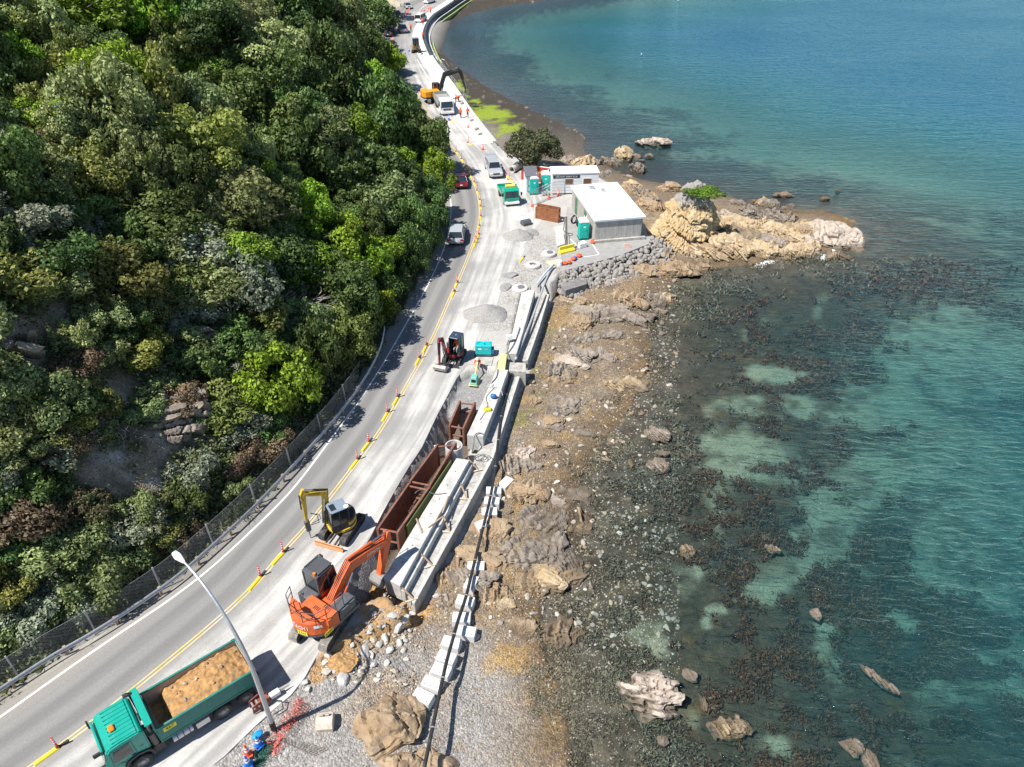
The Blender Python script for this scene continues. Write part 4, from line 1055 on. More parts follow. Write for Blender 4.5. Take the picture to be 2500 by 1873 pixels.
def rock_material(name, a, b_, c, lines=(2, .6, 7), crest=None):
    m = bpy.data.materials.new(name); nt, b = nodes_of(m); N, L = nt.nodes, nt.links
    ge = N.new('ShaderNodeNewGeometry')
    nz = N.new('ShaderNodeTexNoise'); nz.inputs['Scale'].default_value = .8; nz.inputs['Detail'].default_value = 8; nz.inputs['Roughness'].default_value = .68; L.new(ge.outputs['Position'], nz.inputs['Vector'])
    mp = N.new('ShaderNodeMapping'); mp.inputs['Scale'].default_value = lines; mp.inputs['Rotation'].default_value = (R(25), R(-20), R(15)); L.new(ge.outputs['Position'], mp.inputs['Vector'])
    n2_ = N.new('ShaderNodeTexNoise'); n2_.inputs['Scale'].default_value = .9; n2_.inputs['Detail'].default_value = 7; L.new(mp.outputs[0], n2_.inputs['Vector'])
    r1 = N.new('ShaderNodeMapRange'); r1.inputs[1].default_value = .38; r1.inputs[2].default_value = .62; L.new(nz.outputs['Fac'], r1.inputs[0])
    mx = N.new('ShaderNodeMix'); mx.data_type = 'RGBA'; mx.inputs[6].default_value = (*a, 1); mx.inputs[7].default_value = (*b_, 1); L.new(r1.outputs[0], mx.inputs[0])
    r2 = N.new('ShaderNodeMapRange'); r2.inputs[1].default_value = .5; r2.inputs[2].default_value = .72; L.new(n2_.outputs['Fac'], r2.inputs[0])
    my = N.new('ShaderNodeMix'); my.data_type = 'RGBA'; my.inputs[7].default_value = (*c, 1); L.new(r2.outputs[0], my.inputs[0]); L.new(mx.outputs[2], my.inputs[6])
    src = my.outputs[2]
    sx = N.new('ShaderNodeSeparateXYZ'); L.new(ge.outputs['Position'], sx.inputs[0])
    if crest:                                   # weathered grey cap above a given height
        r4 = N.new('ShaderNodeMapRange'); r4.inputs[1].default_value = crest[0]; r4.inputs[2].default_value = crest[0] + 1.2
        ad = N.new('ShaderNodeMath'); ad.operation = 'MULTIPLY_ADD'; ad.inputs[1].default_value = 2.5; L.new(nz.outputs['Fac'], ad.inputs[0]); L.new(sx.outputs[2], ad.inputs[2]); L.new(ad.outputs[0], r4.inputs[0])
        mz = N.new('ShaderNodeMix'); mz.data_type = 'RGBA'; mz.inputs[7].default_value = (*crest[1], 1); L.new(r4.outputs[0], mz.inputs[0]); L.new(src, mz.inputs[6]); src = mz.outputs[2]
    # tide stain: dark weed and wet rock near the water
    r5 = N.new('ShaderNodeMapRange'); r5.inputs[1].default_value = ZW + .75; r5.inputs[2].default_value = ZW + .1; r5.inputs[3].default_value = 0; r5.inputs[4].default_value = .85
    ad2 = N.new('ShaderNodeMath'); ad2.operation = 'MULTIPLY_ADD'; ad2.inputs[1].default_value = -.7; L.new(n2_.outputs['Fac'], ad2.inputs[0]); 
    ad3 = N.new('ShaderNodeMath'); ad3.operation = 'ADD'; ad3.inputs[1].default_value = .35; L.new(sx.outputs[2], ad3.inputs[0]); L.new(ad3.outputs[0], ad2.inputs[2]); L.new(ad2.outputs[0], r5.inputs[0])
    mw = N.new('ShaderNodeMix'); mw.data_type = 'RGBA'; mw.inputs[7].default_value = (.085, .066, .045, 1); L.new(r5.outputs[0], mw.inputs[0]); L.new(src, mw.inputs[6])
    L.new(mw.outputs[2], b.inputs['Base Color'])
    b.inputs['Roughness'].default_value = .85; b.inputs['Specular IOR Level'].default_value = .3
    bp = N.new('ShaderNodeBump'); bp.inputs['Strength'].default_value = .6; bp.inputs['Distance'].default_value = .15
    n3 = N.new('ShaderNodeTexNoise'); n3.inputs['Scale'].default_value = 4; n3.inputs['Detail'].default_value = 8; n3.inputs['Roughness'].default_value = .7; L.new(ge.outputs['Position'], n3.inputs['Vector'])
    L.new(n3.outputs['Fac'], bp.inputs['Height']); L.new(bp.outputs[0], b.inputs['Normal'])
    return m
RM = dict(tan=rock_material('ochre_rock', (.40, .29, .155), (.50, .40, .27), (.33, .27, .21)), grey=rock_material('grey_rock', (.225, .19, .155), (.32, .275, .225), (.15, .125, .10)),
    brown=rock_material('brown_rock', (.30, .205, .12), (.38, .29, .19), (.22, .17, .125)), pink=rock_material('pinkish_rock', (.40, .33, .27), (.50, .43, .36), (.31, .25, .20)),
    stack=rock_material('stack_rock', (.43, .30, .14), (.52, .41, .25), (.31, .24, .17), crest=(3.4, (.29, .28, .26))))
ROCKS = [  # px, py, sx, sy, sz (m, full), rz, kind, strata, on water?, label
    (1668,572,8.6,6.6,13.0,20,'stack',(.25,-.35,.9),0,'tall ochre and grey rock stack crowned with green scrub beside the white-roofed shed'),
    (1768,598,6.8,4.4,3.6,-20,'tan',(.3,-.35,.9),0,'big ochre slabbed rock right of the tall stack'),
    (1700,610,4.4,3.0,2.2,-15,'tan',(.3,-.35,.9),0,'low ochre slab at the foot of the tall stack'),
    (1800,548,5.2,3.4,2.9,-12,'tan',(.3,-.35,.9),0,'layered tan rock in the middle of the point'),
    (1745,545,3.2,2.6,2.6,10,'tan',(.3,-.35,.9),0,'tan rock wedged behind the tall stack'),
    (1893,562,4.8,3.4,2.8,-18,'tan',(.3,-.35,.9),0,'smooth ochre rock next to the big rounded one at the tip'),
    (1858,500,3.4,2.4,2.6,15,'tan',(.2,-.3,.9),0,'upright tan rock on the north edge of the point'),
    (1795,497,2.4,2.0,1.6,5,'grey',(.2,-.3,.9),0,'grey block on the north edge of the point'),
    (1760,478,1.9,1.4,1.4,0,'grey',(.2,-.3,.9),1,'small grey rock in water behind the scrub-topped stack'),
    (1920,512,1.9,1.2,1.2,0,'grey',(.2,-.3,.9),1,'small dark-footed rock in water north of the point'),
    (2025,575,7.4,6.0,3.5,-8,'pink',(.25,-.4,.85),0,'large rounded pale rock at the tip of the point'),
    (1962,592,4.2,3.0,2.0,-25,'pink',(.25,-.4,.85),0,'pale fractured rock just left of the rounded tip rock'),
    (1885,592,3.8,2.6,1.5,-25,'grey',(.25,-.4,.85),0,'grey brown rock in the gap near the rounded tip rock'),
    (1830,608,4.0,2.2,1.5,-20,'tan',(.25,-.4,.85),0,'fractured tan rock on the south edge of the point'),
    (1919,634,1.3,.9,.8,10,'tan',None,1,'small tan rock awash south of the point'),
    (2032,628,2.6,1.3,.8,20,'tan',None,1,'low rock awash with white foam near the tip'),
    (1912,477,3.6,1.0,.6,-5,'brown',(.2,-.4,.9),1,'long low brown rock awash north of the point'),
    (2014,486,1.8,1.0,.5,8,'brown',None,1,'flat brown rock awash far north of the tip'),
    (2046,466,.9,.6,.5,0,'brown',None,1,'tiny brown rock awash farthest from the point'),
    (1640,655,8.0,3.4,1.5,-14,'brown',(.3,-.3,.9),0,'low rusty brown ledge in front of the tall stack'),
    (1560,662,4.4,2.6,1.3,-10,'brown',(.3,-.3,.9),0,'rusty brown ledge under the rock revetment'),
    (1580,500,5.2,3.0,2.0,-35,'brown',(.4,-.2,.9),0,'brown jagged rocks behind the white-roofed shed'),
    (1530,462,3.6,2.2,1.6,-30,'brown',(.4,-.2,.9),0,'jagged brown rock at the back corner of the shed'),
    (1425,400,4.8,3.0,3.6,30,'tan',(-.7,-.2,.6),0,'slanting layered rock right of the dark coastal tree'),
    (1388,395,2.8,2.2,2.8,20,'grey',(-.7,-.2,.6),0,'grey rock touching the coastal tree crown'),
    (1522,385,4.6,3.4,3.0,0,'tan',(.5,-.3,.7),1,'blocky brown rock island north of the sheds'),
    (1598,350,6.0,2.4,1.7,5,'pink',(.2,-.2,.9),1,'long pale flat rock island farthest north'),
    (1585,382,1.7,1.2,.9,0,'pink',None,1,'small pale rounded rock between the two islands'),
    (1568,392,1.0,.7,.5,0,'grey',None,1,'tiny grey rock beside the small pale one'),
    (1475,392,1.9,1.4,1.2,0,'grey',None,1,'grey rock left of the blocky island'),
    (1465,424,4.4,1.5,1.1,5,'grey',(.3,-.4,.8),0,'low grey ridge of rock behind the white site hut'),
    (1520,432,2.2,1.0,.7,0,'grey',None,1,'low grey rock in water behind the site hut'),
    (1450,770,8.0,3.2,1.9,-12,'grey',(.1,-.75,.6),0,'long striped grey rock ledge on the beach below the steps'),
    (1400,735,4.6,1.9,1.1,-8,'brown',(.1,-.75,.6),0,'orange-brown striped ledge next to the wooden steps'),
    (1605,748,3.6,2.6,1.4,12,'grey',(.2,-.6,.6),0,'striped grey rock at the waterline right of the long ledge'),
    (1425,828,3.8,2.2,1.4,25,'grey',(.2,-.6,.6),0,'upper grey rock of the beach cluster below the long ledge'),
    (1450,872,4.6,2.3,1.5,-12,'grey',(.2,-.6,.6),0,'lower grey rock of the beach cluster below the long ledge'),
    (1504,820,3.0,1.6,1.3,20,'grey',(.2,-.6,.6),0,'right-hand grey rock of the beach cluster below the long ledge'),
    (1360,925,3.4,2.2,.8,10,'brown',(.2,-.6,.6),0,'low brown rock hump on the beach near the green weed'),
    (1300,1340,4.6,3.8,1.5,20,'grey',(.5,-.4,.6),0,'broad lumpy grey rock on the beach beside the white blocks'),
    (1335,1270,3.6,3.0,1.3,0,'grey',(.5,-.4,.6),0,'lumpy grey rock just above the broad one'),
    (1400,1260,4.2,2.4,.9,-35,'brown',(.6,.5,.4),0,'ochre ribbed rock slab at the edge of the shallows'),
    (1378,1375,2.2,3.6,1.0,15,'grey',(.8,.1,.4),0,'ribbed grey rock right of the broad lumpy one'),
    (1264,1142,3.6,2.3,1.5,10,'grey',None,0,'smooth grey boulder next to the black pipe'),
    (1355,1420,1.6,2.4,.7,0,'brown',None,0,'small ochre rock tail below the ribbed grey rock'),
    (1208,1448,2.4,2.4,.6,-40,'brown',(.7,.5,.4),0,'low ochre striped rock between the white blocks and pebbles'),
    (1096,1402,1.5,3.2,.7,-25,'brown',(.7,.3,.4),0,'low ochre rock against the lower sea wall'),
    (951,1758,4.6,3.8,2.6,20,'brown',None,0,'big brown rock with white streaks at the bottom edge'),
    (1045,1862,2.8,2.2,2.0,0,'brown',None,0,'brown rock under the black pipe at the bottom edge'),
    (962,1885,2.8,1.8,1.6,10,'brown',None,0,'brown rock cut by the bottom edge of the picture'),
    (1585,1692,4.1,3.3,1.9,15,'pink',(.3,.6,.5),1,'large pale pinkish rock standing out of the weedy shallows'),
    (1684,1648,.9,.8,.5,0,'pink',None,1,'small pink rock right of the large pale one'),
    (1604,1062,2.4,1.6,1.1,-25,'pink',(.4,.3,.7),1,'upper pale rock of the trio at the edge of the weed'),
    (1620,1106,1.1,.8,.6,0,'pink',None,1,'smallest pale rock of the trio at the edge of the weed'),
    (1595,1140,2.6,1.6,1.1,12,'pink',(.6,.1,.6),1,'lower pale rock of the trio at the edge of the weed'),
    (1540,1132,.5,1.2,.4,10,'tan',None,1,'thin tan rock left of the pale trio'),
    (1676,1345,1.3,1.1,.7,0,'tan',None,1,'tan rock in weed left of the pale sandy patch'),
    (1886,1340,1.3,.9,.6,-20,'pink',None,1,'pale rock ringed by brown weed beside a sandy patch'),
    (1992,1498,.8,1.0,.5,0,'pink',None,1,'small pale rock in the middle of the weed bed'),
    (2141,1655,.8,2.6,.6,35,'pink',None,1,'long narrow pale rock in the weed bed'),
    (2085,1826,1.3,1.2,.6,0,'pink',None,1,'pale rock near the bottom edge in the weed'),
    (2125,1858,.8,1.3,.6,-10,'pink',None,1,'pale rock cut near the bottom right'),
    (1787,1780,3.0,1.3,.6,12,'tan',None,1,'row of low tan rocks in the weed near the bottom'),
    (1619,1808,.8,.7,.4,0,'pink',None,1,'round pale stone in weed near the bottom'),
    (1717,1718,.6,1.1,.4,0,'tan',None,1,'upright tan rock right of the large pale one'),
    (1560,1890,1.2,.9,.5,0,'tan',None,1,'tan rock in the shallows at the bottom edge'),
]
EXTRA = []
_r = random.Random(44)
for (x0, x1, y0, y1, n_, k0) in [(1690,2070,545,628,74,'tan'),(1720,1960,495,545,16,'grey'),(1560,1760,615,672,22,'brown'),(1500,1640,450,520,14,'brown'),(1380,1560,385,440,16,'grey'),(1380,1640,720,800,10,'grey'),(1180,1400,860,1120,16,'brown'),(1160,1420,1120,1560,20,'brown'),(1330,1560,860,1060,10,'grey')]:
    for _ in range(n_):
        s_ = _r.uniform(.9, 2.7); EXTRA.append((_r.uniform(x0, x1), _r.uniform(y0, y1), s_ * _r.uniform(1.1, 1.9), s_, s_ * _r.uniform(.5, .95), _r.uniform(-40, 10), k0 if _r.random() < .7 else _r.choice(['tan', 'grey', 'brown', 'pink']), (.3, -.35, .9), 0, None))
EXM = [rock_arrays(1500 + k, 5, 16, [(.3, -.35, .9), (.5, .2, .5), (.8, -.2, .5)][k % 3], .5, dims=(2.4, 1.7, 1.3), bed=.3) for k in range(7)]
EXMESH = {(k, kd): np_mesh('', *EXM[k], RM[kd]) for k in range(7) for kd in ('tan', 'grey', 'brown', 'pink')}
for i, (x, y, sx, sy, sz, rz, kind, st, onw, lab) in enumerate(EXTRA):
    p = ground_at(x, y)
    if in_poly(np.array([p.x]), np.array([p.y]), LAND_POLY)[0] or poly_dist(np.array([p.x]), np.array([p.y]), INL)[0][0] < .35 * sx: continue
    fl_ = .55 if y > 850 else 1.0; o = link('rock', EXMESH[(i % 7, kind)]); o.location = (p.x, p.y, max(p.z, ZW - .2)); o.scale = (sx / 2.4, sy / 1.7, sz / 1.2 * fl_); o.rotation_euler = (0, 0, R(rz))
    zone = 'near the rounded rock at the tip of the point' if x > 1950 else 'in the middle of the rocky point' if x > 1800 and y < 700 else 'beside the tall rock stack' if x > 1640 and y < 700 else 'on the shore behind the sheds' if y < 530 else 'below the rock revetment' if y < 690 else 'by the long striped ledge' if y < 850 else 'on the beach beside the trench boxes' if y < 1120 else 'on the beach beside the white blocks'
    tag(o, ('big ' if sx > 3.0 else 'small ' if sx < 1.9 else '') + {'tan': 'tan fractured rock', 'grey': 'grey fractured rock', 'brown': 'rusty brown rock', 'pink': 'pale fractured rock'}[kind] + ' ' + zone, 'rock', kind + ' shore rocks')
for i, (x, y, sx, sy, sz, rz, kind, st, onw, lab) in enumerate(ROCKS):
    p = G(x, y, ZW) if onw else ground_at(x, y)
    if not onw: p.z = max(p.z, ZW - .1)
    big = max(sx, sy)
    sub = 6 if big > 6.5 else (5 if big > 2.2 else 4 if big > 1.2 else 3)
    P, F = rock_arrays(500 + i, sub, 12, st or (.7, .5 - .2 * (i % 5), .22), .18 if (y > 1740 and not onw) else .42, dims=(sx * 1.05, sy * 1.05, sz), bed=(.8 if y > 1740 and not onw else .42) if big > 2.5 else .32, low=.25)
    if i == 0:                                    # the stack: narrower leaning top
        t = np.clip(P[:, 2] / 6.0, 0, 1); P[:, 0] = P[:, 0] * (1 - .30 * t) + t * 1.3; P[:, 1] = P[:, 1] * (1 - .2 * t) + t * .6
    o = np_mesh('rock', P, F, RM[kind], attrs=None)
    o.location = (p.x, p.y, p.z - (.12 * sz if not onw else .04 * sz)); o.rotation_euler = (0, 0, R(rz))
    if kind == 'stack': o.location.z = p.z - .3
    tag(o, lab, 'rock')
V, F, t_, c, lr = crown_arrays(888, 18, 3000, .07, .5, .75, (.2, .4))
sp = Vector((22.2, 82.8, 4.1))
o = np_mesh('scrub', V * np.array([2.3, 1.8, 1.0]), F, LEAF['bright'], attrs={'tint': t_}); o.location = sp - Vector((0, 0, .35))
tag(o, 'green scrub growing on top of the tall rock stack', 'plant')
M_FOAM = mat('white_foam', (.75, .78, .78), rough=.8, var=.25, scale=6)
for (x, y, w, h, lab) in [(1868, 640, 1.6, .45, 'streak of white foam south of the rock point'), (2018, 628, 1.0, .4, 'white foam breaking on the low rock near the tip'), (2034, 610, .6, .25, 'small white splash beside the rounded tip rock')]:
    rng = np.random.default_rng(x); n = 220; p = G(x, y, ZW + .03)
    P = np.array(p) + rng.normal(size=(n, 3)) * np.array([w * .4, h * .8, .015]); P[:, 1] += .35 * (P[:, 0] - p.x); P[:, 2] = ZW + rng.uniform(.015, .06, n)
    V, F = leaf_quads(P, np.tile([[0, 0, 1.0]], (n, 1)) + rng.normal(size=(n, 3)) * .1, rng.uniform(.03, .13, n), rng, .7)
    stuff(np_mesh('foam', V, F, M_FOAM), lab, 'foam')

# rock faces showing through the scrub on the hillside
RM['cliff'] = rock_material('cliff_rock', (.20, .165, .13), (.30, .26, .215), (.135, .11, .09))
for k, (x, y, sx, sy, sz, rz, lab) in enumerate([(455,1050,7.5,4.4,6.4,48,'steep grey-brown rock face above the mesh fence'),(545,860,4.0,3.4,6.4,60,'narrow cliff below the vivid green tree'),(60,890,6.0,3.6,4.0,40,'broken rock bank at the left edge of the hillside')]):
    h = hill_hit([(x, y)])[0]
    P, F = rock_arrays(2200 + k, 6, 10, (.5, .55, .35), .55, dims=(sx, sy, sz), bed=.5); h = h - np.array([.28 * sy, -.05 * sy, .12 * sz])
    o = np_mesh('cliff_rock', P, F, RM['cliff']); o.location = h; o.rotation_euler = (0, R(-22), R(rz)); tag(o, lab, 'cliff')
# loose stones: the 300 that show largest one by one, the rest as one mass
def stone_material(name, attr):
    m = bpy.data.materials.new(name); nt, b = nodes_of(m); N, L = nt.nodes, nt.links
    cr = N.new('ShaderNodeValToRGB'); cr.color_ramp.interpolation = 'LINEAR'; e = cr.color_ramp.elements
    e[0].color = (.12, .10, .085, 1); e[1].color = (.52, .49, .44, 1); e[1].position = 1
    for q, c_ in ((.22, (.20, .155, .105)), (.42, (.30, .225, .14)), (.6, (.27, .255, .24)), (.8, (.40, .33, .245))):
        k = e.new(q); k.color = (*c_, 1)
    if attr: a = N.new('ShaderNodeAttribute'); a.attribute_name = attr; s = a.outputs['Fac']
    else: a = N.new('ShaderNodeObjectInfo'); s = a.outputs['Random']
    L.new(s, cr.inputs[0]); 
    ge = N.new('ShaderNodeNewGeometry'); nz = N.new('ShaderNodeTexNoise'); nz.inputs['Scale'].default_value = 9; nz.inputs['Detail'].default_value = 5; L.new(ge.outputs['Position'], nz.inputs['Vector'])
    mr = N.new('ShaderNodeMapRange'); mr.inputs[3].default_value = .6; mr.inputs[4].default_value = 1.35; L.new(nz.outputs['Fac'], mr.inputs[0])
    sc = N.new('ShaderNodeVectorMath'); sc.operation = 'SCALE'; L.new(cr.outputs[0], sc.inputs[0]); L.new(mr.outputs[0], sc.inputs['Scale']); L.new(sc.outputs[0], b.inputs['Base Color'])
    b.inputs['Roughness'].default_value = .85; return m
M_STONE, M_SHINGLE = stone_material('beach_stone', None), stone_material('beach_shingle', 'tint')
rng = np.random.default_rng(21)
n = 26000
sxp = np.stack([rng.uniform(880, 1660, n), rng.uniform(640, 1873, n)], 1)
u, v = (sxp[:, 0] - 1250) / FPX, (sxp[:, 1] - 936.5) / FPX
D = np.stack([u, math.cos(PITCH) - v * math.sin(PITCH), -math.sin(PITCH) - v * math.cos(PITCH)], -1)
T = (CAM_H + 1.9) / -D[:, 2]
for _ in range(3):
    P = D * T[:, None]; zz = ground_z(P[:, 0], P[:, 1]); T = (CAM_H - zz) / -D[:, 2]
P = D * T[:, None]; P[:, 2] = zz = ground_z(P[:, 0], P[:, 1])
lm = in_poly(P[:, 0], P[:, 1], LAND_POLY); dwl = poly_dist(P[:, 0], P[:, 1], WATERLINE)[0]; sm = in_poly(P[:, 0], P[:, 1], SEA_POLY)
din = poly_dist(P[:, 0], P[:, 1], INL)[0]
clump = n2(P[:, 0], P[:, 1], .45, 3, 99)
ok = ~lm & (din > .25) & ((~sm) | (dwl < 9)) & (clump + rng.uniform(-.5, .5, n) > -.25)
P, sm, clump = P[ok], sm[ok], clump[ok]; n = len(P)
px_m = np.linalg.norm(P - np.array([0, 0, CAM_H]), axis=1) / FPX
size = np.clip(rng.lognormal(1.05, .45, n) * (1 + .5 * np.maximum(clump, 0)), 1.2, 9) * px_m * .55 * np.where(P[:, 1] < 27, .75, 1.0)
big = np.argsort(-size / px_m)[:300]; isbig = np.zeros(n, bool); isbig[big] = True
SB = [np_mesh('', *rock_arrays(700 + k, 3, 9, None, 0, 4, .05, .3), M_STONE) for k in range(8)]
rr = random.Random(3)
for k in big:
    o = link('stone', SB[k % 8]); s = float(size[k]) * rr.uniform(1.15, 1.7)
    o.location = P[k] + np.array([0, 0, s * .15]); o.scale = (s * rr.uniform(.9, 1.5), s * rr.uniform(.7, 1.0), s * rr.uniform(.5, .8)); o.rotation_euler = (rr.uniform(-.3, .3), rr.uniform(-.3, .3), rr.uniform(0, 6.3))
    tag(o, 'loose weathered stone lying on the shingle beach', 'stone', 'loose stones on the beach')
sm_ = ~isbig; Ps, ss = P[sm_], size[sm_]
bp_, bf_ = ico(1); m = len(Ps)
sc3 = ss[:, None] * np.stack([rng.uniform(.8, 1.5, m), rng.uniform(.7, 1.1, m), rng.uniform(.45, .8, m)], 1)
an = rng.uniform(0, 6.28, m); ca, sa = np.cos(an), np.sin(an)
B = bp_[None] * (1 + .35 * rng.normal(size=(m, len(bp_), 1)) * .6) * sc3[:, None]
Bx = B[..., 0] * ca[:, None] - B[..., 1] * sa[:, None]; By = B[..., 0] * sa[:, None] + B[..., 1] * ca[:, None]
V = np.stack([Bx + Ps[:, 0:1], By + Ps[:, 1:2], B[..., 2] + Ps[:, 2:3] + ss[:, None] * .15], -1).reshape(-1, 3)
F = (bf_[None] + (np.arange(m) * len(bp_))[:, None, None]).reshape(-1, 3)
tint = np.repeat(np.clip(rng.beta(1.6, 1.7, m), 0, 1), len(bp_))
stuff(np_mesh('shingle', V, F, M_SHINGLE, attrs={'tint': tint}), 'small loose stones and shingle spread over the beach', 'shingle')

# weed growing under the shallow water
n = 80000; rng = np.random.default_rng(33)
up = np.stack([rng.uniform(1290, 2560, n), rng.uniform(640, 1890, n)], 1)
u, v = (up[:, 0] - 1250) / FPX, (up[:, 1] - 936.5) / FPX
D = np.stack([u, math.cos(PITCH) - v * math.sin(PITCH), -math.sin(PITCH) - v * math.cos(PITCH)], -1)
T = (CAM_H + 3.2) / -D[:, 2]; P = D * T[:, None]
zz = ground_z(P[:, 0], P[:, 1]); P[:, 2] = zz
dwl = poly_dist(P[:, 0], P[:, 1], WATERLINE)[0]; sm = in_poly(P[:, 0], P[:, 1], SEA_POLY) | ((dwl < 2.4) & (n2(P[:, 0], P[:, 1], .6, 3, 37) > .05 + .12 * dwl) & (P[:, 1] < 70) & (dwl > 0))
pu = PX(P); sandm = blobs(pu[:, 0], pu[:, 1], SANDS, 0, P[:, 0], P[:, 1], .55, 51)
cl = n2(P[:, 0], P[:, 1], .95, 4, 34); cl2 = n2(P[:, 0], P[:, 1], .16, 3, 35)
ok = sm & (sandm < .5) & (cl + .7 * cl2 + rng.uniform(-.12, .12, n) > .03) & (dwl < 42)
P, cl, cl2, dwl = P[ok], cl[ok], cl2[ok], dwl[ok]; n = len(P)
px_m = np.linalg.norm(P - np.array([0, 0, CAM_H]), axis=1) / FPX
per = 4
C0 = np.repeat(P, per, 0); S0 = np.repeat(px_m, per)
top = np.repeat(np.clip(.22 + 1.3 * np.maximum(cl, 0) + .15 * rng.random(n), .1, 1.6), per)
hgt = rng.random(len(C0)) ** .6 * np.minimum(top, np.maximum(.03, ZW - .05 - C0[:, 2]))
C0 = C0 + np.stack([rng.normal(size=len(C0)) * S0 * 5, rng.normal(size=len(C0)) * S0 * 5, hgt], 1)
nr = rng.normal(size=C0.shape) * .8 + np.array([0, -.2, .7]); nr /= np.linalg.norm(nr, axis=1, keepdims=True)
V, F = leaf_quads(C0, nr, S0 * rng.uniform(2.4, 6.4, len(C0)), rng, .34)
m = leaf_material('brown_seaweed_foliage', (.045, .034, .018), (.34, .185, .07), .1)
m_near = leaf_material('grey_tide_weed_foliage', (.048, .043, .028), (.22, .195, .14), .1)
tn = np.clip(.36 + .5 * np.repeat(cl2, per) + .25 * np.repeat(cl, per) + rng.normal(size=len(C0)) * .2, 0, 1)
nearw = np.repeat(dwl, per) + rng.normal(size=len(C0)) * 1.5 < 7.5
for msk, nm, mm_, lab in ((~nearw, 'seaweed', m, 'brown seaweed growing under the shallow water'), (nearw, 'tide_weed', m_near, 'grey-olive weed covering the stones at the water edge')):
    V4 = V.reshape(-1, 4, 3)[msk].reshape(-1, 3); k4 = int(msk.sum())
    stuff(np_mesh(nm, V4, np.arange(4 * k4).reshape(k4, 4), mm_, attrs={'tint': tn[msk]}), lab, 'seaweed')

# rock revetment under the shed apron: every rock a piece of it
rev = thing('rock_revetment', 'bank of grey broken rocks below the parking apron', 'revetment', G(1480, 650, -1))
RVM = [np_mesh('', *rock_arrays(760 + k, 3, 14, None, 0, 4, .05, .2), mat('revetment_rock', (.27, .25, .225), rough=.9, var=.3, scale=4)) for k in range(6)]
rl = resample(GL([(1352, 672), (1372, 668), (1425, 655), (1513, 632), (1583, 603), (1602, 578)], -.2), .42)
rnl = side_normals(rl); rr = random.Random(12)
for i, (p, nn) in enumerate(zip(rl, rnl)):
    for k in range(7):
        if rr.random() < .08: continue
        s = rr.uniform(.2, .42)
        q = p + nn * (k * .42 - .1 + rr.uniform(-.15, .15)) + Vector((0, 0, -.05 - k * .25 + rr.uniform(-.12, .1)))
        o = link('rock', RVM[rr.randrange(6)], rev); o.location = q - rev.location; o.scale = (s * rr.uniform(.9, 1.4), s, s * rr.uniform(.7, 1.1)); o.rotation_euler = (rr.uniform(0, 6), rr.uniform(0, 6), rr.uniform(0, 6))

# rubble, spoil and broken concrete by the orange excavator
M_RUB = mat('broken_concrete', (.46, .45, .43), rough=.9, var=.3, scale=5, dirt=.3, dirt_col=(.36, .26, .15))
RB = [np_mesh('', *rock_arrays(800 + k, 2, 16, None, 0, 4, .04, .25), M_RUB) for k in range(6)]
rr = random.Random(31)
RUBBLE = [(985,1512,.75),(958,1505,.4),(968,1535,.5),(1003,1500,.35),(940,1560,.38),(952,1590,.42),(925,1575,.3),(905,1600,.32),(975,1570,.3),(985,1590,.28),(838,1661,.5),(890,1590,.4),(912,1625,.3),(870,1600,.26),(945,1620,.28),(900,1545,.3),(930,1530,.32),(1000,1540,.25),(745,1668,.3),(752,1684,.28),(935,1480,.35),(915,1500,.28),(960,1470,.34),(880,1640,.22),(990,1565,.22),(925,1650,.24),(860,1575,.3),(848,1600,.22),(800,1602,.25),(815,1640,.25)]
for k, (x, y, s) in enumerate(RUBBLE):
    p = ground_at(x, y); o = link('concrete_chunk', RB[k % 6]); s *= .85
    o.location = p + Vector((0, 0, s * .25)); o.scale = (s * rr.uniform(.9, 1.3), s * rr.uniform(.7, 1.0), s * rr.uniform(.4, .75)); o.rotation_euler = (rr.uniform(-.5, .5), rr.uniform(-.5, .5), rr.uniform(0, 6))
    tag(o, 'largest slab of broken concrete in the rubble by the orange excavator' if k == 0 else 'piece of broken concrete in the rubble by the orange excavator', 'rubble', None if k == 0 else 'broken concrete rubble')
rng = np.random.default_rng(41); n = 1500
q = np.stack([rng.uniform(780, 1030, n), rng.uniform(1420, 1660, n)], 1)
Pq = np.array([tuple(G(a, b_, -.4)) for a, b_ in q]); zz = ground_z(Pq[:, 0], Pq[:, 1]); Pq[:, 2] = zz
ok = (zz > -1.6) & (n2(Pq[:, 0], Pq[:, 1], .8, 3, 44) > -.15) & ~in_poly(Pq[:, 0], Pq[:, 1], TRENCH); Pq = Pq[ok]; m = len(Pq)
ss = rng.lognormal(-2.75, .5, m)
B = bp_[None] * (1 + .2 * rng.normal(size=(m, len(bp_), 1))) * (ss[:, None] * np.stack([rng.uniform(.8, 1.4, m), rng.uniform(.7, 1.2, m), rng.uniform(.5, .9, m)], 1))[:, None]
V = (B + Pq[:, None] + np.array([0, 0, .02])).reshape(-1, 3); F = (bf_[None] + (np.arange(m) * len(bp_))[:, None, None]).reshape(-1, 3)
stuff(np_mesh('spoil_stones', V, F, M_SHINGLE, attrs={'tint': np.repeat(rng.uniform(.3, 1, m), len(bp_))}), 'small stones and clods in the orange spoil', 'spoil')
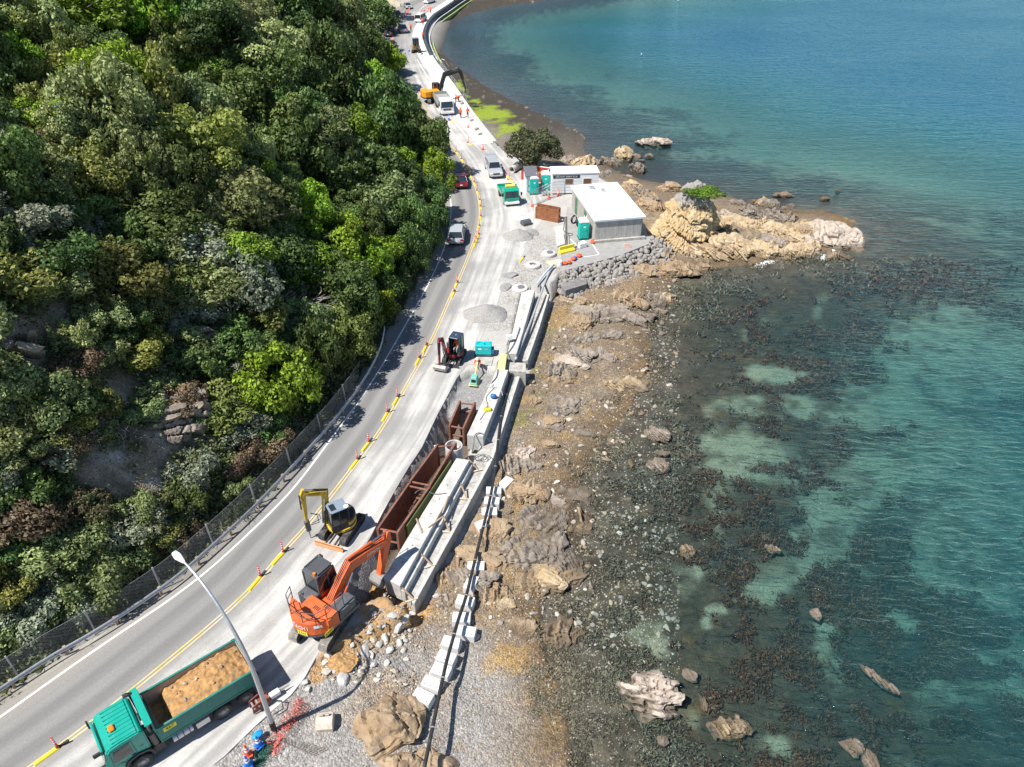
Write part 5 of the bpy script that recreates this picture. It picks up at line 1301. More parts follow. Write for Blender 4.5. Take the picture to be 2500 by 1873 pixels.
def heap(name, label, px_, py_, rx, ry, h, m, seed, rz=0, n=60, rough=.12):
    """a heap of loose material with an irregular foot"""
    p = ground_at(px_, py_); V, F = [], []
    g = np.linspace(-1.15, 1.15, n); gx, gy = np.meshgrid(g, g)
    r = np.sqrt(gx ** 2 + gy ** 2) * (1 + .25 * n2(gx + seed, gy, 1.3, 3, seed))
    z = h * np.clip(1 - r, -.06, 1) ** 1.0 if False else h * np.where(r < 1, (1 - r) ** .85, -.06)
    z = z + rough * h * n2(gx, gy, 4, 4, seed) * (r < 1)
    V = np.stack([gx * rx, gy * ry, z], -1).reshape(-1, 3)
    k = r[:-1, :-1] < 1.12
    V, F = compact(V, grid_faces(n, n, k))
    o = np_mesh(name, V, F, m, smooth=True); o.location = p; o.rotation_euler = (0, 0, rz)
    return tag(o, label, 'heap')
M_GRAVEL = mat('crushed_grey_gravel', (.30, .29, .275), rough=.95, var=.5, scale=16, bump=.8)
M_SPOIL = mat('orange_clay_soil', (.37, .215, .085), rough=.95, var=.45, scale=5, bump=.8, dirt=.35, dirt_col=(.25, .2, .15))
heap('gravel_heap', 'low heap of grey gravel on the road beside the mini excavator', 1187, 768, 2.3, 1.7, 1.15, M_GRAVEL, 3)
heap('gravel_heap', 'small smooth heap of fine gravel near the rusty trench box', 1264, 578, 1.9, 1.4, 1.0, M_GRAVEL, 5)
heap('spoil_heap', 'mound of orange clay behind the excavator bucket', 925, 1448, 1.0, .8, .55, M_SPOIL, 7, rough=.5)
heap('spoil_heap', 'low spread of orange clay behind the excavator tracks', 826, 1615, 1.0, .7, .3, M_SPOIL, 9, rough=.5)
# ================================================================ sea wall, guard rail, fence, lamp
M_CONC = mat('new_pale_concrete', (.52, .515, .495), rough=.8, var=.18, scale=2.0, bump=.25, dirt=.55, dirt_col=(.33, .315, .285))
M_CONC_OLD = mat('stained_concrete', (.40, .385, .355), rough=.88, var=.22, scale=2.6, bump=.3, dirt=.5, dirt_col=(.20, .18, .15))
M_BLOCK = mat('cast_concrete_block', (.60, .60, .585), rough=.8, var=.1, scale=3, bump=.2, dirt=.3, dirt_col=(.42, .39, .34))
M_GALV = mat('galvanised_steel', (.50, .52, .54), rough=.45, metal=.6, var=.12, scale=4, dirt=.15)
M_TIMBER = mat('weathered_timber', (.38, .27, .185), rough=.85, var=.25, scale=3, stretch=(1, 1, 6), dirt=.2)
M_PALETIMBER = mat('pale_new_timber', (.58, .47, .34), rough=.8, var=.15, scale=4)
M_BLACK = mat('black_rubber', (.022, .022, .024), rough=.55, var=.3, scale=3, dirt=.18, dirt_col=(.25, .23, .2))
M_RUST = mat('rusty_steel', (.20, .085, .055), rough=.8, var=.35, scale=3, bump=.2, dirt=.35, dirt_col=(.30, .19, .13))
M_RUST2 = mat('rusty_brown_plate', (.27, .105, .045), rough=.85, var=.35, scale=2.2, bump=.2, dirt=.3, dirt_col=(.16, .075, .045))
M_HOLE = mat('painted_bore_shade', (.05, .05, .05), rough=.9)
def ribbon(name, left, right, ztop, zbot, m, parent=None, bevel=.025, n=0):
    """solid slab between two matching edge lines"""
    if n: left, right = ([a[0].lerp(a[1], i / n) for i in range(n + 1)] for a in (left, right))
    rings = []
    for l, r in zip(left, right):
        rings.append([(l.x, l.y, zbot), (r.x, r.y, zbot), (r.x, r.y, ztop), (l.x, l.y, ztop)])
    b = MB(); b.loft(rings); return b.build(name, m, parent, bevel=bevel)
def wall_run(label, left, right, ztop, zbot, m, units=1, name='sea_wall_beam', joint=.025):
    """a run of precast units set end to end, each a part"""
    t = thing(name, label, 'sea wall', (left[0].x, left[0].y, zbot)); t.location = (0, 0, 0)
    for k in range(units):
        a, b = k / units, (k + 1) / units
        def at(L, q):
            f = q * (len(L) - 1); i = min(int(f), len(L) - 2); return L[i].lerp(L[i + 1], f - i)
        e = joint / max(.1, (left[-1] - left[0]).length)
        qs = [a + (e if k else 0), (a + b) / 2, b]
        ribbon('precast_unit', [at(left, q) for q in qs], [at(right, q) for q in qs], ztop, zbot, m, t)
    return t
zt = .15
bA = wall_run('near pale concrete beam of the new sea wall beside the long trench boxes', GL([(936,1411),(1026,1262),(1114.6,1118)], zt), GL([(977,1430),(1064,1271),(1146,1123)], zt), zt, -1.3, M_CONC, 6)
bA2 = wall_run('lower stepped face of the near sea wall beam', GL([(977,1430),(1064,1271),(1146,1123)], zt), GL([(987,1433),(1073,1274),(1153,1124)], zt), -.28, -1.3, M_CONC, 6, 'sea_wall_step')
bB = wall_run('middle pale concrete sea wall beam with a round hole in its end', GL([(1140,1062),(1178,980),(1212,902)], zt + .05), GL([(1180,1065),(1212,985),(1241,903)], zt + .05), zt + .05, -1.3, M_CONC, 4)
bC = wall_run('far pale concrete sea wall beam ending near the concrete rings', GL([(1239,863),(1257,786),(1274,709)], zt), GL([(1261,864),(1284,786),(1306,707)], zt), zt, -1.3, M_CONC, 6)
for t_, ln in ((bA, GL([(958,1416),(1045,1266),(1130,1120)], zt)), (bB, GL([(1162,1060),(1196,983),(1227,904)], zt + .05)), (bC, GL([(1250,862),(1271,786),(1290,709)], zt))):
    for p in resample(ln, 1.45)[1:-1]:
        b = MB(); b.cyl((p.x, p.y, p.z + .001), (p.x, p.y, p.z + .004), .06, n=10); b.build('lifting_recess_shade', mat('lifting_recess_shade', (.12, .115, .11), rough=.9), t_)  # thin dark discs, the shade of lifting recesses put into colour
def hole(parent, p, d, r):
    b = MB(); b.cyl(p, Vector(p) + Vector(d) * .02, r, n=20); b.build('round_hole_shade', M_HOLE, parent)  # flat dark disc painted as the shade inside a bore
eb = G(1168, 1072, -.3); hole(bB, eb + Vector((.12, -.06, -.1)), (-.1, -1, 0), .2)
eC = G(1262, 868, -.3); hole(bC, eC + Vector((-.05, -.03, -.05)), (-.1, -1, 0), .16)
lgA = wall_run('long stained lower ledge of the sea wall facing the beach', GL([(985,1433),(1072,1274),(1152,1124),(1196,1010),(1243,905)], -.3), GL([(1012,1477),(1115,1290),(1204,1123),(1240,1013),(1269,922)], -.9), -.85, -2.6, M_CONC_OLD, 12, 'sea_wall_ledge')
kA = wall_run('pale raised lip along the outer edge of the lower ledge', GL([(1005,1472),(1108,1287),(1197,1121),(1233,1011),(1262,921)], -.9), GL([(1012,1477),(1115,1290),(1204,1123),(1240,1013),(1269,922)], -.9), -.78, -.84, M_CONC, 12, 'sea_wall_lip')
lgC = wall_run('far stained lower ledge of the sea wall with a dark bore in its end', GL([(1262,880),(1288,800),(1312,716)], -.9), GL([(1289,883),(1318,800),(1341,722)], -.9), -.85, -2.6, M_CONC_OLD, 6, 'sea_wall_ledge')
kC = wall_run('pale raised lip along the far lower ledge', GL([(1284,883),(1313,800),(1336,722)], -.9), GL([(1289,883),(1318,800),(1341,722)], -.9), -.72, -.84, M_CONC, 6, 'sea_wall_lip')
eL = G(1282, 889, -1.2); hole(lgC, eL + Vector((0, -.1, 0)), (-.2, -1, 0), .2)
# cross wall between the middle and far sections, with the pale yellow form box on it
ribbon_o = ribbon('cross_wall', GL([(1236,905),(1236,884)], -.3), GL([(1284,908),(1284,886)], -.3), -.3, -2.6, M_CONC_OLD)
tag(ribbon_o, 'short stained concrete cross wall between the two ledges', 'wall')
M_YBOX = mat('pale_yellow_plastic', (.72, .68, .25), rough=.6, var=.1, scale=4, dirt=.1)
b = MB(); q = GL([(1213,899),(1233,900),(1238,863),(1222,862)], .35)
b.loft([[(v.x, v.y, .02) for v in q], [(v.x, v.y, .3) for v in q]]); o = b.build('form_box', M_YBOX, bevel=.05); tag(o, 'pale yellow plastic form lying at the gap between sea wall beams', 'form')
# timber props along the near beam
rr = random.Random(2)
for k, (x, y) in enumerate([(990,1452),(1036,1370),(1090,1284),(1132,1205),(1152,1140)]):
    p = G(x, y, -.8); t = thing('timber_prop', ['first', 'second', 'third', 'fourth', 'fifth'][k] + ' timber prop against the near beam counting from the excavator', 'prop', p, rr.uniform(-.3, .3))
    b = MB(); b.beam((-.25, .15, .75), (.45, -.55, .05), .1, .05); b.build('brace', M_TIMBER, t)
    b = MB(); b.beam((-.22, .12, 0), (-.22, .12, .85), .1, .05); b.build('post', M_TIMBER, t)
    b = MB(); b.beam((-.1, -.6, .06), (.7, -.5, .06), .1, .05); b.build('sill', M_PALETIMBER, t)
for k, (x, y, dx, dy) in enumerate([(1080,1252,.3,1.6),(1030,1300,-.5,1.2),(1045,1288,.9,.9)]):
    p = G(x, y, .2); b = MB(); b.beam((0, 0, 0), (dx, dy, .02 + .03 * k), .09, .05); o = b.build('timber_offcut', M_TIMBER); o.location = p
    tag(o, ['long dark timber leaning on the near beam', 'red-brown timber batten lying on the near beam', 'timber batten crossing the near beam'][k], 'timber')

# guard rail
RAIL = [G(*q, .62) for q in [(0,1683),(126,1601),(233,1543),(396,1436),(466,1380),(607,1252),(706,1148),(833,1008),(905,903),(933,840),(939,799)]]
RAIL = [RAIL[0] + (RAIL[0] - RAIL[1]).normalized() * 12] + RAIL
rl = smooth_line(RAIL, .7); rn = side_normals(rl)
gr = thing('guard_rail', 'galvanised steel guard rail along the foot of the hillside', 'guard rail', (0, 0, 0))
prof = [(0, .16), (.045, .12), (.045, .06), (0, .02), (0, -.02), (.045, -.06), (.045, -.12), (0, -.16), (-.008, -.16), (-.008, .16)]
b = MB(); b.loft([[(p.x + n.x * q[0], p.y + n.y * q[0], .62 + q[1]) for q in prof] for p, n in zip(rl, rn)]); b.build('rail_beam', M_GALV, gr, fix=True)
for p, n in list(zip(rl, rn))[2::4]:
    b = MB(); q = p - n * .1; b.box((q.x, q.y, .36), (.1, .16, .76), rz=math.atan2(n.y, n.x)); b.build('post', M_TIMBER, gr)
# rockfall mesh fence behind it
fl = resample([p - n * .42 for p, n in zip(rl, rn)][:int(len(rl) * .86)], .12); fn = side_normals(fl)
fe = thing('mesh_fence', 'wire mesh rockfall fence standing behind the guard rail', 'fence', (0, 0, 0))
FH, LEAN = 1.95, -.10
step = 34
acc = 0
for i in range(6, len(fl), step):
    p, n = fl[i], fn[i]; b = MB(); b.beam((p.x, p.y, -.1), (p.x + n.x * LEAN, p.y + n.y * LEAN, FH + .05), .09, .06); b.build('post', M_GALV, fe)
b = MB(); w = .007
def fpt(i, z): p, n = fl[i], fn[i]; return Vector((p.x + n.x * (LEAN * z / FH + .05), p.y + n.y * (LEAN * z / FH + .05), z))
rows_n = 15
for i in range(0, len(fl) - rows_n, 1):
    for sgn in (0, 1):
        a = [fpt(i + (k if sgn == 0 else rows_n - k), FH * k / rows_n) for k in range(0, rows_n + 1, 3)]
        for c_, d_ in zip(a[:-1], a[1:]):
            u_ = Vector((0, 0, w)); b.add([c_ - u_, d_ - u_, d_ + u_, c_ + u_], [(0, 1, 2, 3)])
for z in (.05, FH):
    a = [fpt(i, z) for i in range(0, len(fl), 4)]; b.tube(a, .01, 4)
o = b.build('wire_mesh', mat('fence_wire', (.42, .43, .44), rough=.5, metal=.4), fe, fix=False); o['kind'] = 'stuff'

# street lamp
lb = G(668, 1778); lt = thing('street_lamp', 'tall curved steel street lamp leaning over the dump truck', 'street lamp', lb)
hd = Vector((-2.95, 2.5, 0)); N_ = 14; pts = [(0, 0, 0), (0, 0, 2.5), (0, 0, 4.6)]
for k in range(1, N_ + 1):
    a = math.pi / 2 * k / N_; f_ = 1 - math.cos(a); pts.append((hd.x * f_, hd.y * f_, 4.6 + 5.45 * math.sin(a)))
rs = [.13, .125, .115] + [.11 - .06 * k / N_ for k in range(1, N_ + 1)]
b = MB(); b.tube(pts, rs, 8); b.build('pole', M_GALV, lt)
b = MB(); b.tube([(0, 0, -.1), (0, 0, .62)], .15, 8); b.build('base_sleeve', mat('black_paint', (.02, .02, .02), rough=.5), lt)
b = MB(); d = hd.normalized(); s_ = Vector((-d.y, d.x, 0)); e = Vector(pts[-1])
def ring(x, w_, h0, h1): return [e + d * x + s_ * w_ + Vector((0, 0, h0)), e + d * x - s_ * w_ + Vector((0, 0, h0)), e + d * x - s_ * w_ * .7 + Vector((0, 0, h1)), e + d * x + s_ * w_ * .7 + Vector((0, 0, h1))]
b.loft([ring(-.1, .06, -.05, .06), ring(.15, .12, -.07, .09), ring(.5, .19, -.07, .11), ring(.85, .14, -.05, .07)])
hd_o = b.build('lamp_head', mat('pale_lamp_housing', (.72, .73, .74), rough=.4), lt, bevel=.02)

# trench boxes
def trench_box(label, NL, NR, FL, FR, zt_, h, m, name='trench_box', spreaders=2, ext=0.0):
    t = thing(name, label, 'trench box', (0, 0, 0))
    for a, c_ in ((NL, FL), (NR, FR)):
        b = MB(); b.beam((a.x, a.y, zt_ - h / 2), (c_.x, c_.y, zt_ - h / 2), .1, h); b.build('side_panel', m, t, bevel=.01)
        b = MB(); b.beam((a.x, a.y, zt_ + .03), (c_.x, c_.y, zt_ + .03), .14, .07); b.build('top_rail', m, t)
    for (a, c_) in ((NL, NR), (FL, FR)):
        d = (FL - NL).normalized() * (.12 if a is NL else -.12)
        for z in (zt_ - .12, zt_ - h * .55)[:spreaders]:
            b = MB(); b.cyl((a.x + d.x, a.y + d.y, z), (c_.x + d.x, c_.y + d.y, z), .075, n=10); b.build('spreader', M_RUST, t, smooth=False)
        for e_ in (a, c_):
            b = MB(); b.box((e_.x, e_.y, zt_ - h / 2), (.15, .15, h), rz=math.atan2(d.y, d.x)); b.build('end_post', m, t)
    return t
z5 = .5
trench_box('nearest long rusty trench box with the excavator arm at its end', *GL([(922.5,1291),(970,1301),(998.5,1181),(1047,1191)], z5), z5, 2.1, M_RUST)
trench_box('second long rusty trench box beside the white riser', *GL([(1001,1176),(1049,1186),(1068,1086),(1112,1082)], z5), z5, 2.1, M_RUST)
trench_box('short open rusty trench box in the grey backfill', *GL([(1097,1040),(1131,1046),(1122.7,979),(1159,983)], .35), .35, 1.75, M_RUST)
rp = trench_box('rust-brown trench box standing on the yard near the green truck', *[Vector(q) for q in ((2.95, 85.6, 0), (3.15, 86.6, 0), (5.6, 84.3, 0), (5.85, 85.3, 0))], 1.5, 1.5, M_RUST2)
# white riser in the trench
wr_ = thing('manhole_riser', 'white concrete manhole riser ring standing in the trench', 'manhole riser', G(1108, 1091, .25)); wr_.location.z = -1.9
b = MB(); b.lathe([(.66, 0), (.66, 2.3), (.58, 2.3), (.58, 1.75), (.001, 1.75)], n=32); b.build('riser_wall', M_CONC, wr_, smooth=False)
# green form panel edge along the beam
b = MB(); a, c_ = G(1001, 1290, .1), G(1108, 1130, .1); b.beam((a.x - .2, a.y, -.2), (c_.x - .2, c_.y, -.2), .05, 1.1); o = b.build('shutter_board', mat('olive_form_face', (.13, .16, .05), rough=.6)); tag(o, 'thin olive green form panel between the trench boxes and the beam', 'form')

# concrete ballast blocks under the black pipe
BL = [(718,165,55),(655,208,0),(645,262,-4),(632,318,2),(602,380,32),(562,603,0),(536,690,72),(505,785,-14),(486,872,-2),(512,945,-10),(432,1002,-16),(406,1080,-20),(380,1146,-20),(332,1215,-22),(284,1285,-25)]
M_BH = mat('lifting_recess_shade', (.12, .115, .11), rough=.9)
ORD = ['first', 'second', 'third', 'fourth', 'fifth', 'sixth', 'seventh', 'eighth', 'ninth', 'tenth', 'eleventh', 'twelfth', 'thirteenth', 'fourteenth', 'fifteenth']
block_tops = []
for k, (zx, zy, rz) in enumerate(BL):
    x, y = 900 + zx / 2.144, 1100 + zy / 2.144
    p = ground_at(x, y, .5); gzz = p.z - .5
    near = (y - 1100) / 700
    t = thing('concrete_block', 'white concrete ballast block, ' + ORD[len(BL) - 1 - k] + ' from the bottom along the black pipe', 'concrete block', (p.x, p.y, gzz - .12), R(rz), 'ballast blocks along the pipe')
    Lb, Wb, Hb = 1.12, .72, .66
    b = MB(); b.box((0, 0, Hb / 2), (Lb, Wb, Hb)); b.build('block_body', M_BLOCK, t, bevel=.025)
    for ix in (-1, 0, 1):
        for iy in (-1, 1):
            b = MB(); b.cyl((ix * .36, iy * .22, Hb), (ix * .36, iy * .22, Hb + .004), .035, n=8); b.build('lifting_hole_shade', M_BH, t)  # dark discs on the block top paint the shade of lifting holes
    block_tops.append((p.x, p.y, gzz - .12 + Hb))
# black pipe
PPX = [(285,1690),(345,1400),(400,1130),(440,990),(470,880),(510,770),(545,620),(590,440),(640,240),(668,60)]
pp = [G(900 + a / 2.144, 1100 + c_ / 2.144, -.55 + .0 * i) for i, (a, c_) in enumerate(PPX)]
zz_ = [-.15, -.3, -.5, -.62, -.7, -.8, -.95, -1.0, -.95, -.75]
pp = [G(900 + a / 2.144, 1100 + c_ / 2.144, z) for (a, c_), z in zip(PPX, zz_)]
pp += [G(900 + a / 3.682, 800 + c_ / 3.682, z) for a, c_, z in [(1145,1200,-.7),(1165,1000,-.7),(1190,800,-.7),(1222,650,-.68),(1275,440,-.6),(1325,300,-.35)]]
pt = thing('black_pipe', 'long black plastic pipe strapped along the row of white blocks', 'pipe', (0, 0, 0))
ps = smooth_line(pp, .6)
b = MB(); b.tube(ps, .105, 10); b.build('pipe_run', M_BLACK, pt, smooth=True)
for i in range(4, len(ps) - 1, 5):
    b = MB(); b.cyl(ps[i], ps[i] + (ps[i + 1] - ps[i]).normalized() * .07, .12, n=10); b.build('strap', M_GALV, pt)
gp = [G(1050 + a / 4.022, 550 + c_ / 4.022, z) for a, c_, z in [(838,1320,-.3),(1010,900,-.2),(1140,520,.1),(1205,395,.3)]]
pt2 = thing('grey_pipe', 'grey pipe slung between the far beam and the lower ledge', 'pipe', (0, 0, 0)); b = MB(); b.tube(smooth_line(gp, .7), .11, 8); b.build('pipe_run', mat('grey_plastic_pipe', (.34, .36, .38), rough=.5, var=.2), pt2, smooth=True)
wp_ = [G(1050 + a / 4.022, 550 + c_ / 4.022, z) for a, c_, z in [(1050,580,.25),(1130,470,.35),(1215,380,.45)]]
b = MB(); b.tube(wp_, .1, 8); o = b.build('blue_grey_pipe', mat('pale_blue_pipe', (.45, .55, .62), rough=.5)); tag(o, 'pale blue pipe length lying by the wooden steps', 'pipe')

# concrete rings (manhole tops) set in the yard
for k, (zx, zy, rr_, lab, cover) in enumerate([(1165,268,.82,'white concrete ring with an off-centre grey lid, farthest of three',1),(1010,380,.84,'open white concrete ring holding a loose tool, middle of three',0),(880,610,.86,'white concrete ring with a grey lid next to the sea wall end',1)]):
    p = G(1050 + zx / 4.022, 550 + zy / 4.022, .3)
    t = thing('concrete_ring', lab, 'concrete ring', (p.x, p.y, -.02))
    b = MB(); b.lathe([(rr_, 0), (rr_, .22), (rr_ - .04, .32), (.36, .34), (.34, .3), (.3, .3) if cover else (.36, .05), (.001, .3) if cover else (.001, .05)], n=32); b.build('ring_slab', M_CONC, t)
    if cover:
        b = MB(); b.cyl((.14, .02, .34), (.14, .02, .40), .36, n=24); b.build('lid', mat('grey_iron_lid', (.16, .16, .165), rough=.6, var=.3, scale=12), t)
    else:
        b = MB(); b.tube([(-.4, .1, .38), (0, 0, .42), (.35, -.15, .38)], .04, 6); b.tube([(0, .2, .38), (0, -.2, .4)], .05, 6); b.build('loose_tool', M_RUST, t)
# far sea wall: footpath, kerb wall, dark panelled curve, railing
FWR = smooth_line(GL([(1212,346),(1153,272),(1105,200),(1065,152),(1044,114),(1035,84),(1044,57),(1060,36),(1090,17),(1111,2),(1150,-22)], .2), 1.5)
fnn = side_normals(FWR)
M_DARKW = mat('dark_wet_wall_panel', (.045, .055, .065), rough=.6, var=.3, scale=3)
M_GREENW = mat('algae_green_wall', (.07, .13, .03), rough=.8, var=.5, scale=1.2, var2=(.2, .3, .05))
cut = next(i for i, p in enumerate(FWR) if p.y > 172)
def off(L, Nn, d): return [p + n * d for p, n in zip(L, Nn)]
A, An = FWR[:cut + 1], fnn[:cut + 1]; Bq, Bn = FWR[cut:], fnn[cut:]
o = ribbon('sea_wall_kerb', off(A, An, -.55), off(A, An, 0), .35, -2.6, M_CONC, bevel=0); tag(o, 'long white concrete kerb wall along the far beach', 'sea wall')
o = ribbon('footpath', off(FWR, fnn, -3.0), off(FWR, fnn, -.56), .05, -.2, mat('white_new_footpath', (.62, .615, .60), rough=.8, var=.1, scale=1.2), bevel=0); structure(o)
cw = thing('curved_sea_wall', 'dark curved stepped sea wall with pale edges and green foot at the far bay', 'sea wall', (0, 0, 0))
ribbon('upper_face', off(Bq, Bn, -.55), off(Bq, Bn, .25), .30, -2.6, M_DARKW, cw, bevel=0)
ribbon('step_edge', off(Bq, Bn, .251), off(Bq, Bn, 1.15), -.75, -2.6, M_DARKW, cw, bevel=0)
ribbon('pale_nosing', off(Bq, Bn, .95), off(Bq, Bn, 1.2), -.70, -.80, M_CONC, cw, bevel=0)
ribbon('lower_face', off(Bq, Bn, 1.151), off(Bq, Bn, 2.0), -1.45, -2.8, M_GREENW, cw, bevel=0)
ribbon('lower_nosing', off(Bq, Bn, 1.8), off(Bq, Bn, 2.05), -1.40, -1.5, mat('algae_stained_nosing', (.30, .34, .14), rough=.8, var=.3), cw, bevel=0)
rlg = thing('handrail', 'grey pipe handrail along the far sea wall above the beach', 'railing', (0, 0, 0))
seg = [p for p in A if 135 < p.y < 172]
for p in seg[::2]:
    b = MB(); b.cyl((p.x, p.y, .3), (p.x, p.y, 1.35), .03, n=6); b.build('post', M_GALV, rlg)
for z in (.85, 1.35):
    b = MB(); b.tube([(p.x, p.y, z) for p in seg], .028, 5); b.build('rail', M_GALV, rlg)
stw = thing('access_steps', 'grey metal access steps down to the beach at the far handrail', 'steps', G(1074, 160, -.3), R(-30))
for k in range(5):
    b = MB(); b.box((.4 + .32 * k, 0, .1 - .3 * k), (.3, 1.1, .04)); b.build('tread', M_GALV, stw)
for s in (-.55, .55):
    b = MB(); b.beam((.2, s, .25), (2.0, s, -1.4), .05, .12); b.build('stringer', M_GALV, stw)
    b = MB(); b.tube([(.1, s, 1.2), (.9, s, 1.1), (1.9, s, -.1)], .025, 5); b.build('handrail', M_GALV, stw)
# ================================================================ yard: shed, huts, toilets
A_ = Vector((9.57, 78.8, 0)); ex = Vector((5.54, 1.06, 0)).normalized()
shed = thing('pump_shed', 'grey timber shed with a broad white roof beside the rocks', 'shed', A_, math.atan2(ex.y, ex.x))
SW, SD, SH = 5.65, 10.5, 2.55
M_CLAD = mat('weathered_grey_boards', (.40, .385, .355), rough=.9, var=.35, scale=4, stretch=(3, 3, .25), bump=.4)
M_WROOF = mat('white_roof_sheet', (.80, .80, .79), rough=.5, var=.04, scale=1.5, dirt=.08)
b = MB(); b.box((SW / 2, SD / 2, SH / 2), (SW - .06, SD - .06, SH)); b.build('wall_core', M_CLAD, shed)
b = MB(); rr = random.Random(6)
w_ = .145
for k in range(int(SW / w_)): b.box((w_ * (k + .5), -.012 - rr.uniform(0, .012), SH / 2), (w_ - .012, .05, SH), M=None)
o = b.build('front_boards', M_CLAD, shed); o['kind'] = 'stuff'
b = MB()
for k in range(int(SD / w_)): b.box((-.012 - rr.uniform(0, .012), w_ * (k + .5), SH / 2), (.05, w_ - .012, SH))
o = b.build('side_boards', M_CLAD, shed); o['kind'] = 'stuff'
M_GDOOR = mat('dark_green_door', (.06, .17, .11), rough=.5, var=.1)
for y0 in (4.2, 8.3):
    b = MB(); b.box((-.065, y0, 1.05), (.05, .95, 2.1)); d = b.build('door', M_GDOOR, shed, bevel=.01)
    b = MB(); b.box((-.1, y0 - .35, 1.05), (.05, .05, .12)); b.build('handle', M_GALV, d)
b = MB(); b.box((-.095, 4.3, 1.3), (.012, .3, .4)); b.build('notice', mat('white_notice', (.8, .8, .8)), shed)
b = MB(); o_ = .22
b.loft([[(-o_, -o_, SH), (SW + o_, -o_, SH), (SW + o_, SD + o_, SH), (-o_, SD + o_, SH)], [(-o_, -o_, SH + .26), (SW + o_, -o_, SH + .26), (SW + o_, SD + o_, SH + .26), (-o_, SD + o_, SH + .26)],
        [(.5, .25, SH + .42), (SW - .5, .25, SH + .42), (SW - .5, SD - .25, SH + .42), (.5, SD - .25, SH + .42)]]); rf = b.build('roof', M_WROOF, shed, bevel=.02)
b = MB(); b.box((SW / 2, -o_ - .012, SH + .13), (SW + 2 * o_, .02, .22)); b.build('fascia', mat('pale_blue_fascia', (.55, .62, .68), rough=.5), shed)
for (x, y, s) in ((1.9, 8.6, .55), (3.0, 7.6, .4)):
    b = MB(); b.box((x, y, SH + .55), (s, s * .8, .3)); b.box((x, y, SH + .73), (s * 1.2, s, .05)); b.build('roof_vent', M_GALV, rf)
b = MB(); b.box((SW / 2 + .1, -.22, .16), (SW + .6, .32, .36)); b.build('plinth', M_CONC_OLD, shed, bevel=.02)
# asphalt apron with faded bay lines
ap = GL([(1352,668),(1425,648),(1511,624),(1583,596),(1590,580),(1560,560),(1385,505),(1375,560),(1372,625)])
b = MB(); b.add([(p.x, p.y, .0) for p in ap] + [(p.x, p.y, -2.4) for p in ap], [tuple(range(len(ap)))] + [(i, (i + 1) % len(ap), (i + 1) % len(ap) + len(ap), i + len(ap)) for i in range(len(ap))])
structure(b.build('apron', mat('old_grey_asphalt', (.29, .285, .275), rough=.85, var=.16, scale=1.5, bump=.15, dirt=.3, dirt_col=(.4, .39, .37))))
for pts in ([(1444,593),(1463,622),(1425,628)], [(1392,583),(1412,604)]):
    structure(strip('bay_line', resample(GL(pts), .5), 0, .11, .012, M_WPAINT))
b = MB(); b.cyl(G(1532, 605, .008), G(1532, 605, .014), .42, n=20); o = b.build('painted_disc', mat('faded_red_paint', (.42, .22, .19), rough=.7, var=.3)); structure(o)

# white site hut
hut = thing('site_hut', 'white site hut container with a black phone number banner', 'site hut', (5.25, 93.3, 0), R(4))
M_HUT = mat('white_hut_panel', (.70, .72, .73), rough=.5, var=.05, scale=1)
HL, HD, HH = 6.1, 2.5, 2.6
b = MB(); b.box((HL / 2, HD / 2, HH / 2 + .15), (HL, HD, HH)); b.build('hut_body', M_HUT, hut, bevel=.02)
b = MB(); b.box((HL / 2, HD / 2, HH + .22), (HL + .16, HD + .16, .12)); b.build('hut_roof', M_WROOF, hut, bevel=.02)
b = MB()
for z in (.55, .95, 1.35, 1.75): b.box((HL / 2, -.008, z), (HL, .012, .02))
o = b.build('panel_joint', M_GALV, hut)
b = MB(); b.box((1.85, -.02, 2.38), (3.5, .03, .36)); b.build('banner', mat('black_banner', (.02, .02, .022)), hut)
MW = mat('white_vinyl', (.85, .85, .85), rough=.5)
text(hut, 'SITE HUTS  0508 31 32 33', Matrix.Translation((1.85, -.045, 2.38)) @ Matrix.Rotation(math.pi / 2, 4, 'X'), .26, MW, squash=1.0)
for x in (2.2, 4.6):
    b = MB(); b.box((x, -.02, 1.75), (1.1, .04, .75)); f_ = b.build('window_frame', M_HUT, hut); b = MB(); b.box((x, -.045, 1.75), (1.0, .02, .65)); b.build('pane', mat('brown_blind_glass', (.16, .09, .055), rough=.2), f_)
b = MB(); b.box((-.02, HD / 2, 1.15), (.05, .85, 2.0)); d = b.build('door', M_HUT, hut, bevel=.01); b = MB(); b.box((-.06, HD / 2 - .3, 1.1), (.05, .1, .05)); b.build('handle', M_GALV, d)
hst = thing('hut_stairs', 'grey steel stairs and handrail at the end of the white site hut', 'stairs', (4.0, 92.6, 0), R(4))
for k in range(3):
    b = MB(); b.box((.1 + .28 * k, .6, .2 + .18 * k), (.28, .9, .04)); b.build('tread', M_GALV, hst)
for s in (.15, 1.05):
    b = MB(); b.tube([(0, s, 0), (.1, s, 1.0), (1.0, s, 1.5), (1.0, s, .5)], .025, 6); b.build('handrail', M_GALV, hst)
# grey-roofed booth
bo = thing('grey_roofed_booth', 'small white booth with a sloping grey roof next to the green toilets', 'booth', G(1284, 473), R(6))
b = MB(); b.prism([(0, 0), (0, 2.25), (2.6, 2.6), (2.6, 0)], 0, 1.55, 'x'); b.build('wall', M_HUT, bo, bevel=.02)
b = MB(); b.prism([(-.12, 2.27), (-.12, 2.37), (2.72, 2.74), (2.72, 2.64)], -.1, 1.65, 'x'); b.build('roof', mat('slate_grey_sheet', (.12, .125, .14), rough=.6), bo)
for z in (1.45, .6):
    b = MB(); b.box((.8, -.02, z), (1.2, .04, .7)); f_ = b.build('window_frame', M_BLACK, bo); b = MB(); b.box((.8, -.045, z), (1.05, .02, .58)); b.build('pane', mat('painted_reflection_glass', (.45, .52, .55), rough=.1), f_)  # pale reflection is painted into the pane colour
